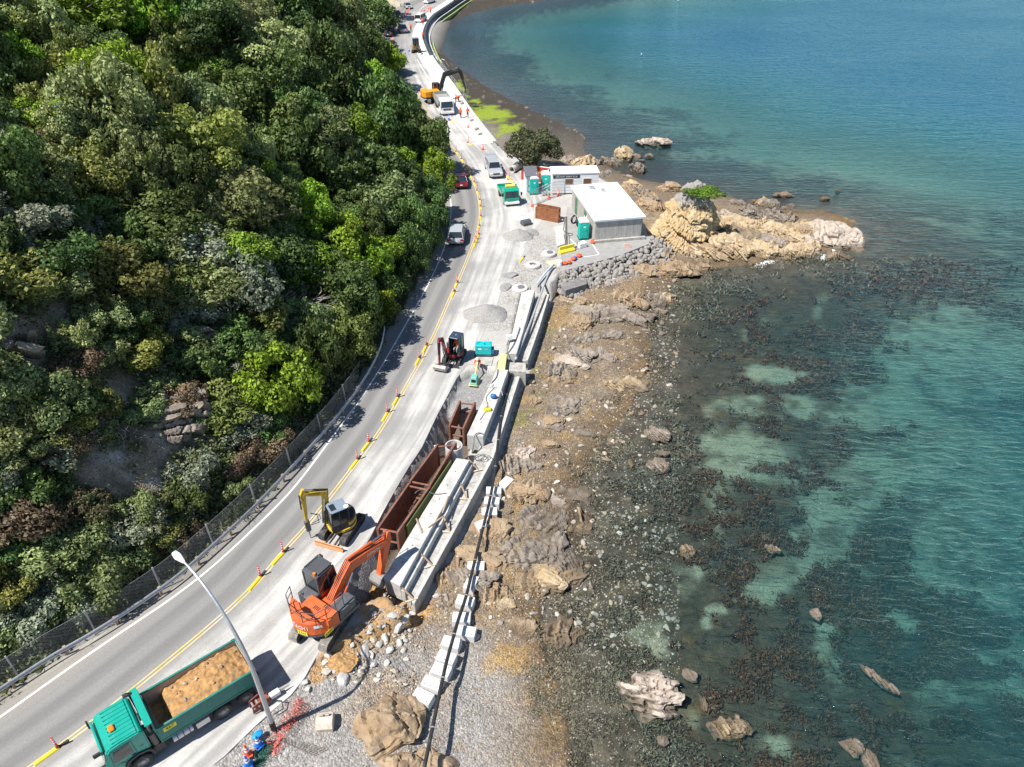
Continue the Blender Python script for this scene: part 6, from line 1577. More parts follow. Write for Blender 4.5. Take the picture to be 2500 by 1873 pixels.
# portable toilets
M_TEAL = mat('turquoise_plastic', (.005, .44, .36), rough=.45, var=.06, scale=3)
M_WPLAS = mat('white_plastic', (.80, .81, .80), rough=.45, var=.04)
def toilet(label, p, rz):
    t = thing('portable_toilet', label, 'portable toilet', p, rz, 'portable toilets')
    b = MB(); b.box((0, 0, 1.1), (1.1, 1.1, 2.0)); b.build('cabin', M_TEAL, t, bevel=.04)
    for y in (-.25, .25):
        for x in (-.558, .558):
            b = MB(); b.box((x, y, 1.1), (.02, .36, 1.6)); b.build('wall_panel', M_TEAL, t, bevel=.008)
    b = MB(); b.box((0, 0, .06), (1.16, 1.2, .12)); b.build('skid', M_BLACK, t)
    b = MB(); b.prism([(-.58, 2.1), (.58, 2.1), (.52, 2.24), (.3, 2.36), (-.3, 2.36), (-.52, 2.24)], -.58, .58, 'y'); b.build('roof', M_WPLAS, t, bevel=.02)
    b = MB(); b.prism([(-.36, .25), (.36, .25), (.36, 1.75), (.25, 1.95), (-.25, 1.95), (-.36, 1.75)], -.585, -.55, 'y'); d = b.build('door', M_TEAL, t, bevel=.01)
    for z in (.7, 1.2):
        b = MB(); b.box((0, -.592, z), (.5, .02, .34)); b.build('panel', M_TEAL, d, bevel=.006)
    b = MB(); b.box((0, -.592, 1.6), (.26, .015, .14)); b.build('sign', M_WPLAS, d)
    b = MB(); b.box((.3, -.6, 1.1), (.04, .03, .12)); b.build('latch', M_BLACK, d)
    b = MB(); b.cyl((.4, .4, 2.2), (.4, .4, 2.55), .05, n=8); b.build('vent_pipe', M_WPLAS, t)
    return t
toilet('turquoise portable toilet at the corner of the white-roofed shed', G(1423, 581), R(8))
toilet('turquoise portable toilet in front of the grey-roofed booth', G(1303, 472), R(8))
toilet('turquoise portable toilet with arched door next to the white site hut', G(1331, 462), R(4))
# red skip
sk = thing('red_skip', 'open red steel bin of soil behind the site hut', 'skip', G(1320, 432), R(-4))
M_RED = mat('scuffed_red_paint', (.42, .05, .04), rough=.6, var=.25, scale=2, dirt=.25, dirt_col=(.45, .22, .14))
d0 = G(1296.5, 410, 1.2); d1 = G(1379, 421, 1.2); d2_ = G(1273, 415.5, 1.2)
sk.location = (d2_.x, d2_.y - .3, 0); ang = math.atan2(d1.y - d0.y, d1.x - d0.x); sk.rotation_euler = (0, 0, ang)
for q, (c_, s) in {'a': ((2.7, 2.3, .62), (5.4, .08, 1.2)), 'b': ((2.7, 0, .62), (5.4, .08, 1.2)), 'c': ((0, 1.15, .62), (.08, 2.3, 1.2)), 'd': ((5.4, 1.15, .62), (.08, 2.3, 1.2))}.items():
    b = MB(); b.box(c_, s); b.build('side_wall', M_RED, sk, bevel=.01)
b = MB(); b.box((2.7, 2.3, 1.27), (5.5, .14, .1)); b.build('top_rail', M_WPLAS, sk)
b = MB(); b.box((2.7, 1.15, .3), (5.3, 2.2, .5)); b.build('soil_fill', M_SPOIL, sk)
# concrete pipe on the ground by the tree
b = MB(); a, c_ = G(1249, 415, .45), G(1269, 402, .45); ax = (c_ - a).normalized()
cp = thing('concrete_pipe', 'short white concrete pipe lying on the ground by the coastal tree', 'concrete pipe', a)
b.lathe([(.36, .02), (.48, .0), (.48, 1.9), (.56, 1.95), (.56, 2.3), (.36, 2.3), (.36, .02)], n=24, axis=ax); b.build('pipe_barrel', M_CONC, cp)
# wooden pole with hoses
wp = thing('timber_pole', 'leaning timber pole wrapped with hoses in the yard', 'pole', G(1379.5, 612), .3)
b = MB(); b.tube([(0, 0, -.2), (.05, 0, 2), (-.02, .05, 4.1)], [.14, .13, .11], 8); b.build('pole', mat('grey_pole_timber', (.22, .19, .165), rough=.9, var=.3, scale=6), wp)
b = MB(); b.tube([(.2, -.1, 0), (.22, -.1, 1.6), (-.3, .1, 2.6), (-.1, .1, 3.8)], .035, 6); b.tube([(.6, .1, 0), (.55, .1, 1.5), (.25, 0, 2.2)], .03, 6); b.tube([(.45 + .4 * math.cos(k / 12 * 6.28), .3 * math.sin(k / 12 * 6.28), 1.9) for k in range(13)], .03, 5); b.build('hose', M_BLACK, wp)
# coiled hoses at the shed door
for k, (x, y) in enumerate([(1401, 545), (1413, 552)]):
    b = MB(); b.tube([((.42 + .02 * (i // 12)) * math.cos(i / 12 * 6.28), .05 * (i // 12) - .1, .5 + (.42 + .02 * (i // 12)) * math.sin(i / 12 * 6.28)) for i in range(60)], .03, 5)
    o = b.build('hose_coil', M_BLACK); o.location = G(x, y); o.rotation_euler = (0, 0, .8 + .2 * k); tag(o, ['black hose coil leaning on the shed wall by the green door', 'black hose coil in front of the other one by the shed door'][k], 'hose')
# yellow barrier, orange bags, plywood and white drum by the wall end
yb = thing('yellow_barrier', 'yellow plastic water barrier lying by the concrete rings', 'barrier', G(1383, 615), R(28))
b = MB(); b.prism([(-.3, 0), (-.3, .2), (-.08, .4), (-.08, .8), (.08, .8), (.08, .4), (.3, .2), (.3, 0)], -.95, .95, 'x'); b.build('barrier_body', mat('yellow_plastic', (.78, .66, .04), rough=.5, var=.1), yb, bevel=.02)
M_ORG = mat('orange_red_plastic', (.80, .10, .03), rough=.55, var=.2, scale=5)
for k, (x, y, lab) in enumerate([(1377,642,'near orange bag in the row by the yellow barrier'),(1390,640,'second orange bag in the row by the yellow barrier'),(1400,632,'third orange bag in the row by the yellow barrier'),(1413,623,'far orange bag in the row by the yellow barrier')]):
    P, F = rock_arrays(850 + k, 3, 3, None, 0, 4, .12, .3); o = np_mesh('orange_bag', P * np.array([.36, .26, .2]), F, M_ORG, smooth=True); o.location = G(x, y, .2); o.rotation_euler = (0, 0, k); tag(o, lab, 'bag')
P, F = rock_arrays(861, 3, 3, None, 0, 4, .12, .3); o = np_mesh('blue_bag', P * np.array([.25, .2, .2]), F, mat('blue_sheet', (.03, .12, .5), rough=.6), smooth=True); o.location = G(1404, 630, .2); tag(o, 'small blue bag between the orange bags', 'bag')
b = MB(); b.box((0, 0, .04), (1.6, 1.1, .05)); o = b.build('plywood_sheet', M_PALETIMBER); o.location = G(1353, 642); o.rotation_euler = (0, 0, .5); tag(o, 'sheet of plywood on the gravel by the sea wall end', 'plywood')
b = MB(); b.lathe([(.001, .0), (.26, 0), (.28, .1), (.28, .5), (.24, .58), (.001, .6)], n=20); o = b.build('white_drum', M_WPLAS, smooth=False); o.location = G(1366, 648, .0); tag(o, 'white plastic drum at the end of the sea wall', 'drum')
rs_ = MB(); P, F = rock_arrays(862, 3, 3, None, 0, 4, .1, .3); o = np_mesh('orange_bag', P * np.array([.3, .3, .25]), F, M_ORG, smooth=True); o.location = G(1447, 590, .2); tag(o, 'round orange bag against the corner of the shed', 'bag')
b = MB(); b.box((0, 0, .3), (1.0, .7, .6)); o = b.build('white_crate', M_WPLAS, bevel=.05); o.location = G(1420, 603); o.rotation_euler = (0, 0, .5); tag(o, 'white plastic crate in front of the toilet by the shed', 'crate')
# boat ramp slab and timber steps down to the beach
rp_ = [G(1050 + a / 4.022, 550 + c_ / 4.022, -.75) for a, c_ in [(1260,560),(1330,640),(1540,575),(1540,520),(1440,485),(1340,500)]]
b = MB(); b.add([(p.x, p.y, -.75) for p in rp_] + [(p.x, p.y, -2.3) for p in rp_], [tuple(range(6))] + [(i, (i + 1) % 6, (i + 1) % 6 + 6, i + 6) for i in range(6)]); o = b.build('landing_slab', mat('dark_grey_slab', (.19, .185, .18), rough=.9, var=.3, scale=2, bump=.3), bevel=.03); tag(o, 'dark concrete landing slab below the rock bank', 'slab')
stp = thing('timber_steps', 'pale timber steps with handrail leading down to the beach', 'steps', G(1356, 690, -1.2), R(-60))
for k in range(6):
    b = MB(); b.box((-.55 + .3 * k, 0, .75 - .28 * k), (.26, .95, .05)); b.build('tread', M_PALETIMBER, stp)
for s in (-.5, .5):
    b = MB(); b.beam((-.8, s, 1.0), (1.2, s, -.85), .05, .2); b.build('stringer', M_PALETIMBER, stp)
    b = MB(); b.tube([(-.7, s, .8), (-.7, s, 1.7), (1.0, s, .2), (1.0, s, -.7)], .035, 6); b.build('handrail', M_PALETIMBER, stp)
# temporary fence panels with red feet
for k, (x0, y0, x1, y1, lab) in enumerate([(1299,503,1340,482,'temporary wire fence panel in front of the turquoise toilets'),(1340,486,1392,470,'temporary wire fence panel in front of the white site hut')]):
    p, q = G(x0, y0), G(x1, y1); t = thing('fence_panel', lab, 'fence', p); d = q - p
    b = MB(); b.tube([(0, 0, .1), (0, 0, 2.0), (d.x, d.y, 2.0), (d.x, d.y, .1), (0, 0, .1)], .022, 6); b.build('frame', M_GALV, t)
    b = MB(); n_ = int(d.length / .16)
    for i in range(1, n_): b.tube([(d.x * i / n_, d.y * i / n_, .1), (d.x * i / n_, d.y * i / n_, 2.0)], .006, 3)
    for i in range(1, 12): b.tube([(0, 0, .1 + i * .16), (d.x, d.y, .1 + i * .16)], .006, 3)
    o = b.build('wire_mesh', M_GALV, t, fix=False); o['kind'] = 'stuff'
    for s in (0, 1):
        b = MB(); b.box((d.x * s, d.y * s, .08), (.25, .65, .16)); b.build('foot', M_ORG, t, bevel=.03)
# concrete pad, digger bucket and white flat slabs in the yard
for k, (pts, lab) in enumerate([([(1262,520),(1305,520),(1303,541),(1262,540)], 'flat pale concrete pad left of the rusty trench box'), ([(1356,575),(1376,572),(1380,598),(1360,605)], 'raised pale concrete slab beside the timber pole'), ([(1352,556),(1378,550),(1380,572),(1358,574)], 'pale concrete slab left of the leaning timber pole')]):
    q = GL(pts); b = MB(); b.loft([[(v.x, v.y, -.02) for v in q], [(v.x, v.y, .06 + .12 * (k == 1)) for v in q]]); o = b.build('concrete_pad', M_CONC, bevel=.02); tag(o, lab, 'concrete pad')
# broken asphalt slabs at the trench end
for k, (x, y, s, lab) in enumerate([(1243,672,1.0,'tilted slab of broken asphalt at the ragged road edge'),(1236,700,.9,'broken asphalt lump by the ring near the sea wall'),(1300,566,1.1,'broken asphalt edge slab beside the small gravel heap')]):
    P, F = rock_arrays(870 + k, 3, 14, None, 0, 4, .04, .2); o = np_mesh('asphalt_slab', P * np.array([s, .7 * s, .14]), F, mat('broken_asphalt', (.25, .245, .24), rough=.9, var=.25)); o.location = G(x, y, .08); o.rotation_euler = (.1, -.08, k); tag(o, lab, 'asphalt slab')
# far houses and walls at the head of the bay road
hs_ = thing('brick_house', 'red brick house at the far end of the road by the corner', 'house', G(985, -4), R(20))
b = MB(); b.box((0, 4, 2), (9, 8, 4)); b.build('wall', mat('red_brick', (.38, .09, .06), rough=.85, var=.25, scale=6), hs_)
b = MB(); b.prism([(-.4, 4), (4, 6.4), (8.4, 4)], -4.8, 4.8, 'x'); b.build('roof', mat('grey_tile_roof', (.16, .15, .15), rough=.8), hs_)
for x in (1.2, 3.0):
    b = MB(); b.box((x, -.02, 1.4), (1.0, .06, 2.2)); b.build('door' if x > 2 else 'window', mat('dark_brown_door', (.10, .05, .03)), hs_)
b = MB(); a, c_ = G(935, 0), G(978, 17); b.beam((a.x, a.y, .5), (c_.x, c_.y, .5), .2, 1.0); o = b.build('cream_wall', mat('cream_wall', (.55, .5, .36), rough=.8)); tag(o, 'low cream garden wall below the red brick house', 'wall')
b = MB(); b.cyl(G(937, 14), G(937, 14) + Vector((0, 0, 7)), .12, .09, n=8); o = b.build('utility_pole', M_GALV); tag(o, 'tall grey pole beside the trees at the far corner', 'pole')
# ================================================================ excavators
M_TRACK = mat('dusty_track_steel', (.20, .19, .175), rough=.7, metal=.2, var=.3, scale=5, dirt=.5, dirt_col=(.42, .38, .32))
M_RUBTRACK = mat('dusty_rubber_track', (.05, .05, .05), rough=.75, var=.3, scale=5, dirt=.4, dirt_col=(.30, .28, .25))
M_UNDER = mat('black_undercarriage', (.03, .03, .032), rough=.6, var=.3, scale=4, dirt=.3, dirt_col=(.25, .22, .18))
M_STEEL = mat('worn_bucket_steel', (.36, .345, .33), rough=.5, metal=.5, var=.25, scale=4, dirt=.3)
M_CHROME = mat('chrome_rod', (.6, .6, .62), rough=.2, metal=.9)
M_GLASS = glass_mat()
M_HOSE = mat('black_hose', (.018, .018, .02), rough=.5)
M_DARKGREY = mat('dark_grey_panel', (.085, .09, .10), rough=.5, var=.15, scale=3, dirt=.2)
M_PLATEY = mat('yellow_number_plate', (.82, .72, .03), rough=.5, var=.05)
M_BLK = mat('black_lettering', (.012, .012, .012), rough=.5)
M_WHT = mat('white_lettering', (.85, .85, .85), rough=.5)
def track_part(root, y, L, W, H, m, shoe=True):
    r = H / 2; half = L / 2 - r
    per = []
    n = 10
    def pt(t, rad):
        """point on the track loop, t in [0,1)"""
        s1, s2 = 2 * half, math.pi * r; tot = 2 * (s1 + s2); s = t * tot
        if s < s1: return (half - s, r + rad), (0, 1)
        s -= s1
        if s < s2: a = math.pi / 2 + s / r; return (-half + math.cos(a) * rad, r + math.sin(a) * rad), (math.cos(a), math.sin(a))
        s -= s2
        if s < s1: return (-half + s, r - rad), (0, -1)
        s -= s1; a = -math.pi / 2 + s / r; return (half + math.cos(a) * rad, r + math.sin(a) * rad), (math.cos(a), math.sin(a))
    b = MB(); N = int(2 * (2 * half + math.pi * r) / .105)
    for k in range(N):
        (x, z), (nx, nz) = pt(k / N, r - .03)
        T = Matrix.Translation((x, y, z)) @ Matrix.Rotation(math.atan2(nx, nz), 4, 'Y')
        b.box((0, 0, 0), (.09, W, .05), M=T)
        if shoe: b.box((0, 0, .035), (.02, W, .03), M=T)
    tr = b.build('track', m, root, fix=False)
    b = MB(); cap = [pt(k / 40, r - .05)[0] for k in range(40)]
    b.prism(cap, y - W * .36, y + W * .36); b.build('track_frame', M_UNDER, tr)
    for x in (-half, half):
        b = MB(); b.cyl((x, y - W * .42, r), (x, y + W * .42, r), r - .09, n=18); b.build('sprocket', M_UNDER, tr)
    nr = max(3, int(2 * half / .45))
    for k in range(nr):
        b = MB(); x = -half + 2 * half * (k + .5) / nr; b.cyl((x, y - W * .4, .16), (x, y + W * .4, .16), .1, n=10); b.build('roller', M_UNDER, tr)
    return tr
def plate(b, pts, w, y=0.0, mi=0): b.prism(pts, y - w / 2, y + w / 2, 'y', mi)
def thick(a, c, wa, wc):
    """four-sided outline of a tapered bar between two (r, z) points"""
    a, c = Vector((a[0], a[1])), Vector((c[0], c[1])); d = (c - a).normalized(); n = Vector((-d.y, d.x))
    return [tuple(a - n * wa / 2), tuple(c - n * wc / 2), tuple(c + n * wc / 2), tuple(a + n * wa / 2)]
def cylinder_pair(root, a, c, r, m, ys=(0,), name='hydraulic_cylinder'):
    for y in ys:
        A, B_ = Vector((a[0], y, a[1])), Vector((c[0], y, c[1])); mid = A.lerp(B_, .58)
        b = MB(); b.cyl(A, mid, r, n=10); h = b.build(name, m, root, smooth=False)
        b = MB(); b.cyl(mid, B_, r * .55, n=8); b.build('rod', M_CHROME, h)
def excavator(name, label, c, trk_h, house_h, S, cols, foot, knee, tip, end, tool, track_m, blade=False, cab='cab', W=None, handrail=False, z0=0.0, seat_boom_y=0.0, L=None, operator=False):
    body, dark, boomc = cols
    root = thing(name, label, 'excavator', (c[0], c[1], z0), 0)
    U = Matrix.Rotation(trk_h, 4, 'Z'); Hm = Matrix.Rotation(house_h, 4, 'Z')
    L = L or 3.6 * S; TW, TH = .55 * S, .78 * S; ga = .98 * S
    und = link('undercarriage', None, root) if False else None
    e1 = bpy.data.objects.new('undercarriage', None); COL.objects.link(e1); e1.parent = root; e1.rotation_euler = (0, 0, trk_h); e1.empty_display_size = .1
    for y in (-ga, ga): track_part_to(e1, y, L, TW, TH, track_m)
    b = MB(); b.box((0, 0, TH * .62), (1.5 * S, 2 * ga - TW, .3 * S)); b.cyl((0, 0, TH * .6), (0, 0, TH * 1.12), .55 * S, n=20); b.build('turntable', M_UNDER, e1)
    if blade:
        b = MB(); bx = L / 2 + .42 * S
        b.prism([(bx, .02), (bx + .12 * S, .06), (bx + .04 * S, .32 * S), (bx + .14 * S, .62 * S), (bx + .06 * S, .64 * S), (bx - .06 * S, .34 * S)], -ga - TW * .55, ga + TW * .55, 'y'); b.build('blade', blade, e1)
        for y in (-.4 * S, .4 * S):
            b = MB(); b.beam((.4 * S, y, TH * .5), (bx, y, .3 * S), .1 * S, .14 * S); b.build('blade_arm', M_UNDER, e1)
    hs = bpy.data.objects.new('house', None); COL.objects.link(hs); hs.parent = root; hs.rotation_euler = (0, 0, house_h); hs.empty_display_size = .1
    W = W or 1.22 * S; zd = TH * 1.12
    return root, e1, hs, zd, W
def track_part_to(parent, *a): return track_part(parent, *a)
def settle(root, *frames, scale=None):
    """hand the parts of the turned frames over to the machine itself"""
    for e in frames:
        for ch in list(e.children):
            ch.parent = root; ch.rotation_euler = e.rotation_euler
            if scale and e is frames[-1]: ch.scale = (scale,) * 3
        bpy.data.objects.remove(e)

def boom_arm(hs, S, foot, knee, tip, end, boomc, y=0.0, wb=.36, hb=.5, cyls=True, cyl_m=None, arm_w=.3):
    b = MB(); f_, k_, t_ = Vector(foot), Vector(knee), Vector(tip)
    def n2d(d): d = d.normalized(); return Vector((-d.y, d.x))
    n1, n3 = n2d(k_ - f_), n2d(t_ - k_); nm = (n1 + n3).normalized()
    h0, h1, h2 = hb * .7 * S, hb * 1.25 * S, hb * .62 * S
    up = [f_ + n1 * h0 / 2, f_.lerp(k_, .6) + n1 * h1 * .48, k_ + nm * h1 * .55, k_.lerp(t_, .35) + n3 * h1 * .46, t_ + n3 * h2 / 2]
    dn = [f_ - n1 * h0 / 2, f_.lerp(k_, .6) - n1 * h1 * .42, k_ - nm * h1 * .42, k_.lerp(t_, .35) - n3 * h1 * .40, t_ - n3 * h2 / 2]
    w = wb * S
    for i in range(4):
        b.prism([tuple(dn[i]), tuple(dn[i + 1]), tuple(up[i + 1]), tuple(up[i])], y - w / 2, y + w / 2, 'y')
    bo = b.build('boom', boomc, hs, bevel=.012 * S)
    b = MB(); e_ = Vector(end); d = (e_ - t_).normalized(); back = t_ - d * .55 * S
    nn = n2d(d)
    pts = [back + nn * .10 * S, t_ + nn * .30 * S, t_.lerp(e_, .3) + nn * .22 * S, e_ + nn * .1 * S, e_ - nn * .1 * S, t_.lerp(e_, .3) - nn * .16 * S, t_ - nn * .2 * S, back - nn * .10 * S]
    aw = arm_w * S
    for q in (pts[:2] + pts[6:], pts[1:3] + pts[5:7], pts[2:4] + pts[4:6]): b.prism([tuple(v) for v in q], y - aw / 2, y + aw / 2, 'y')
    ar = b.build('arm', boomc, hs, bevel=.012 * S)
    cm = cyl_m or boomc
    r = .075 * S
    cylinder_pair(hs, (foot[0] + .25 * S, foot[1] - .35 * S), tuple(f_.lerp(k_, .85) - n1 * .12 * S), r, cm, (y - w * .75, y + w * .75), 'boom_cylinder')
    cylinder_pair(hs, tuple(k_ + nm * h1 * .75), tuple(back + nn * .05), r, cm, (y,), 'arm_cylinder')
    cylinder_pair(hs, tuple(t_ + nn * .38 * S), tuple(e_.lerp(t_, .12) + nn * .28 * S), r * .85, cm, (y,), 'bucket_cylinder')
    b = MB()
    for s in (-.09, .0, .09):
        b.tube([(p[0], y + s * S, p[1]) for p in [tuple(f_ + n1 * .3 * S), tuple(k_ + nm * h1 * .72), tuple(k_.lerp(t_, .5) + n3 * h1 * .55), tuple(t_ + n3 * .38 * S), tuple(t_.lerp(e_, .3) + nn * .3 * S)]], .018 * S, 5)
    b.tube([(t_.x, y + w * .6, t_.y + .2 * S), (t_.x + .35 * S, y + w * .7, t_.y - .1 * S), (t_.x + .1 * S, y + w * .7, t_.y - .6 * S)], .02 * S, 5)
    b.build('hoses', M_HOSE, bo)
    return bo, ar
def cab_part(hs, x0, x1, y0, y1, z0, z1, m, roofm, rake=.12, name='cab', guard=False, open_front=False):
    """framed cab: posts, roof, glazing and lower panels"""
    root = MB(); p = .07
    def post(x, y, xt=None): root.beam((x, y, z0), (xt if xt is not None else x, y, z1), p, p)
    post(x0, y0); post(x0, y1); post(x1, y0, x1 - rake); post(x1, y1, x1 - rake); post((x0 + x1) / 2, y0); post((x0 + x1) / 2, y1)
    root.box(((x0 + x1) / 2, (y0 + y1) / 2, z0 + .03), (x1 - x0, y1 - y0, .06))
    cb = root.build(name, m, hs)
    b = MB(); pl = [(x0 - .03, y0 - .03), (x1 - rake - .1, y0 - .03), (x1 - rake + .04, y0 + .12), (x1 - rake + .04, y1 - .12), (x1 - rake - .1, y1 + .03), (x0 - .03, y1 + .03)]
    b.prism(pl, z1, z1 + .09, 'z'); rf = b.build('cab_roof', roofm, cb, bevel=.025)
    zs = z0 + (z1 - z0) * .34
    for y in (y0, y1):
        b = MB(); b.prism([(x0 + .03, zs), (x1 - .05, zs), (x1 - rake - .03, z1 - .02), (x0 + .03, z1 - .02)], y - .008, y + .008, 'y'); b.build('side_window', M_GLASS, cb)
    b = MB(); b.box((x0, (y0 + y1) / 2, (zs + z1) / 2), (.016, y1 - y0 - .1, z1 - zs - .05)); b.build('rear_window', M_GLASS, cb)
    if not open_front:
        b = MB(); b.add([(x1, y0 + .04, z0 + .12), (x1, y1 - .04, z0 + .12), (x1 - rake, y1 - .04, z1 - .02), (x1 - rake, y0 + .04, z1 - .02)], [(0, 1, 2, 3)]); b.build('front_window', M_GLASS, cb)
    b = MB()
    for y in (y0, y1): b.prism([(x0 + .02, z0), (x1 - .01, z0), (x1 - .05, zs), (x0 + .02, zs)], y - .014, y + .014, 'y')
    b.box((x0 + .01, (y0 + y1) / 2, (z0 + zs) / 2), (.03, y1 - y0, zs - z0)); b.build('cab_panel', m, cb)
    b = MB(); xm = (x0 + x1) / 2 - .1; ym = (y0 + y1) / 2; b.box((xm, ym, z0 + .35), (.42, .45, .14)); b.box((xm - .22, ym, z0 + .7), (.12, .44, .6)); b.build('seat', M_DARKGREY, cb)
    if guard:
        b = MB()
        for k in range(9): b.beam((x0 + .15 + k * (x1 - rake - x0 - .25) / 8, y0 + .03, z1 + .16), (x0 + .15 + k * (x1 - rake - x0 - .25) / 8, y1 - .03, z1 + .16), .03, .03)
        for y in (y0 + .03, y1 - .03): b.beam((x0 + .1, y, z1 + .15), (x1 - rake, y, z1 + .15), .05, .05)
        b.build('roof_guard', M_DARKGREY, cb)
    return cb
def bucket(hs, end, ang, w, S, m, y=0.0, name='bucket', depth=.8):
    """curved bucket hanging from the arm end; ang turns it in the boom plane"""
    prof = [(0, 0), (.32, -.06), (.5, -.38), (.46, -.72), (.2, -.92), (-.18, -.9), (-.30, -.82)]
    prof = [(a * S * depth / .8, c_ * S * depth / .8) for a, c_ in prof]; ca, sa = math.cos(ang), math.sin(ang)
    rot = lambda q: (end[0] + q[0] * ca - q[1] * sa, end[1] + q[0] * sa + q[1] * ca)
    b = MB(); P = [rot(q) for q in prof]; th = .03
    for a, c_ in zip(P[:-1], P[1:]): b.prism(thick(a, c_, th, th), y - w / 2, y + w / 2, 'y')
    for s in (-1, 1): b.prism(P, y + s * w / 2 - .015, y + s * w / 2 + .015, 'y')
    bk = b.build(name, m, hs)
    n = max(3, int(w / .28))
    for k in range(n):
        yy = y - w / 2 + w * (k + .5) / n; d = Vector((P[-1][0] - P[-2][0], 0, P[-1][1] - P[-2][1])).normalized()
        b = MB(); b.beam(Vector((P[-1][0], yy, P[-1][1])), Vector((P[-1][0], yy, P[-1][1])) + d * .14 * S, .07 * S, .04 * S); b.build('tooth', m, bk)
    return bk

# ---- orange excavator at the end of the trench
M_ORANGE = mat('orange_machine_paint', (.66, .12, .03), rough=.48, var=.14, scale=2, dirt=.24, dirt_col=(.5, .33, .22))
root, e1, hs, zd, W = excavator('orange_excavator', 'orange excavator digging at the near end of the trench', (-11.0, 26.8), R(70), R(56), 1.0, (M_ORANGE, M_DARKGREY, M_ORANGE), None, None, None, None, None, M_TRACK)
rear = [(-1.42 * math.cos(a), 1.24 * math.sin(a)) for a in [R(q) for q in range(-62, 63, 12)]]
b = MB(); b.prism([(1.25, -1.2), (1.25, 1.2)] + [(x, y) for x, y in rear][::-1], zd, zd + .22, 'z'); b.build('deck', M_DARKGREY, hs, bevel=.02)
b = MB(); cw_ = [(-.55, -1.22), ] + [(x, y) for x, y in rear] + [(-.55, 1.22)]
cw_ = [(-.62, -1.22)] + [(x, y) for x, y in rear] + [(-.62, 1.22)]
b.prism(cw_, zd + .12, zd + 1.0, 'z'); cwo = b.build('counterweight', M_ORANGE, hs, bevel=.07, seg=2)
b = MB(); b.box((-.3, -.35, zd + .6), (.62, 1.7, .8)); b.build('engine_hood', M_ORANGE, hs, bevel=.04)
for k in range(2):
    for j in range(4):
        b = MB(); b.box((-.42 + k * .3, -.15 - j * .09 - k * .35, zd + 1.005), (.2, .045, .012)); b.build('hood_grille', M_UNDER, hs)
b = MB(); b.box((.55, -.85, zd + .52), (1.15, .66, .62)); b.build('fuel_tank', M_DARKGREY, hs, bevel=.09, seg=2)
b = MB(); b.box((.0, .72, zd + .55), (.55, .9, .7)); b.build('side_cover', M_DARKGREY, hs, bevel=.04)
b = MB(); b.box((.55, -.1, zd + .36), (1.1, .75, .3)); b.build('boom_bracket', M_ORANGE, hs, bevel=.02)
cb = cab_part(hs, .3, 1.5, .3, 1.2, zd + .12, zd + 1.85, M_DARKGREY, M_DARKGREY, .2, guard=True)
b = MB(); b.prism([(.34, zd + .15), (1.45, zd + .15), (1.42, zd + .72), (.34, zd + .72)], .285, .297, 'y'); b.prism([(.34, zd + .15), (1.45, zd + .15), (1.42, zd + .72), (.34, zd + .72)], 1.205, 1.217, 'y'); b.build('cab_door_panel', M_ORANGE, cb)
b = MB(); b.cyl((.35, .45, zd + 1.95), (.35, .45, zd + 2.12), .07, n=12); b.build('beacon', mat('amber_lens', (.8, .22, .02), rough=.2), cb)
b = MB(); b.box((1.55, 1.35, zd + 1.5), (.06, .2, .3)); b.tube([(1.4, 1.2, zd + 1.7), (1.55, 1.35, zd + 1.6)], .015, 5); b.build('mirror', M_UNDER, cb)
hr = [(-.62, 1.15), (-1.05, .95), (-1.32, .45), (-1.36, -.35), (-1.1, -.95), (-.6, -1.15), (.0, -1.12), (.5, -1.1)]
b = MB()
for z in (zd + 1.35, zd + 1.72): b.tube([(x * .96, y * .96, z) for x, y in hr], .022, 6)
for x, y in hr: b.tube([(x * .96, y * .96, zd + .9 if x < .0 else zd + .8), (x * .96, y * .96, zd + 1.72)], .022, 6)
b.build('handrail', M_DARKGREY, hs)
bo, ar = boom_arm(hs, 1.0, (.52, zd + .42), (1.96, 2.36), (4.36, 1.84), (3.44, -.6), M_ORANGE, y=-.1)
bk = bucket(hs, (3.44, -.64), R(150), .7, .78, M_STEEL, y=-.1)
# wording on the counterweight and boom
def rear_text(s, a_deg, z, size, m, plate=None, squash=.9):
    a = R(a_deg); o = Vector((-1.432 * math.cos(a), 1.25 * math.sin(a), z)); nrm = Vector((-math.cos(a) / 1.42, math.sin(a) / 1.24, 0)).normalized()
    x = Vector((0, 0, 1)).cross(nrm); M_ = frame(o + nrm * .012, x, (0, 0, 1))
    if plate:
        b = MB(); b.box((0, 0, -.006), (plate[0], plate[1], .01), M=M_); b.build('number_plate', M_PLATEY, cwo)
    return text(cwo, s, M_, size, m, squash=squash)
for i, ch in enumerate('HITACHI'): rear_text(ch, 24 - i * 8.2, zd + .66, .3, M_WHT, squash=.85)
rear_text('EX69', -12, zd + .30, .2, M_BLK, (.5, .24))
M_ = frame((-.72, -1.235, zd + .34), (1, 0, 0), (0, 0, 1)); b = MB(); b.box((0, 0, -.006), (.5, .24, .01), M=M_); b.build('number_plate', M_PLATEY, cwo); text(cwo, 'EX69', M_, .2, M_BLK)
rear_text('', 0, 0, .1, M_WHT) if False else None
a = R(-46); o_ = Vector((-1.432 * math.cos(a), 1.25 * math.sin(a), zd + .76)); nrm = Vector((-math.cos(a) / 1.42, math.sin(a) / 1.24, 0)).normalized(); b = MB(); b.box((0, 0, .005), (.36, .16, .01), M=frame(o_, Vector((0, 0, 1)).cross(nrm), (0, 0, 1))); b.build('white_sticker', M_WHT, cwo)
bd = Vector((5.45 - 2.45, 0, 2.3 - 2.95)).normalized()
text(bo, 'HITACHI', frame((3.35, -.1 - .182, 2.07), bd, (0, 0, 1)), .22, M_WHT)
b = MB(); b.cyl((0, 0, .5), (0, 0, zd + .02), .5, n=20); b.build('slew_ring', M_UNDER, hs)
settle(root, e1, hs, scale=1.25)

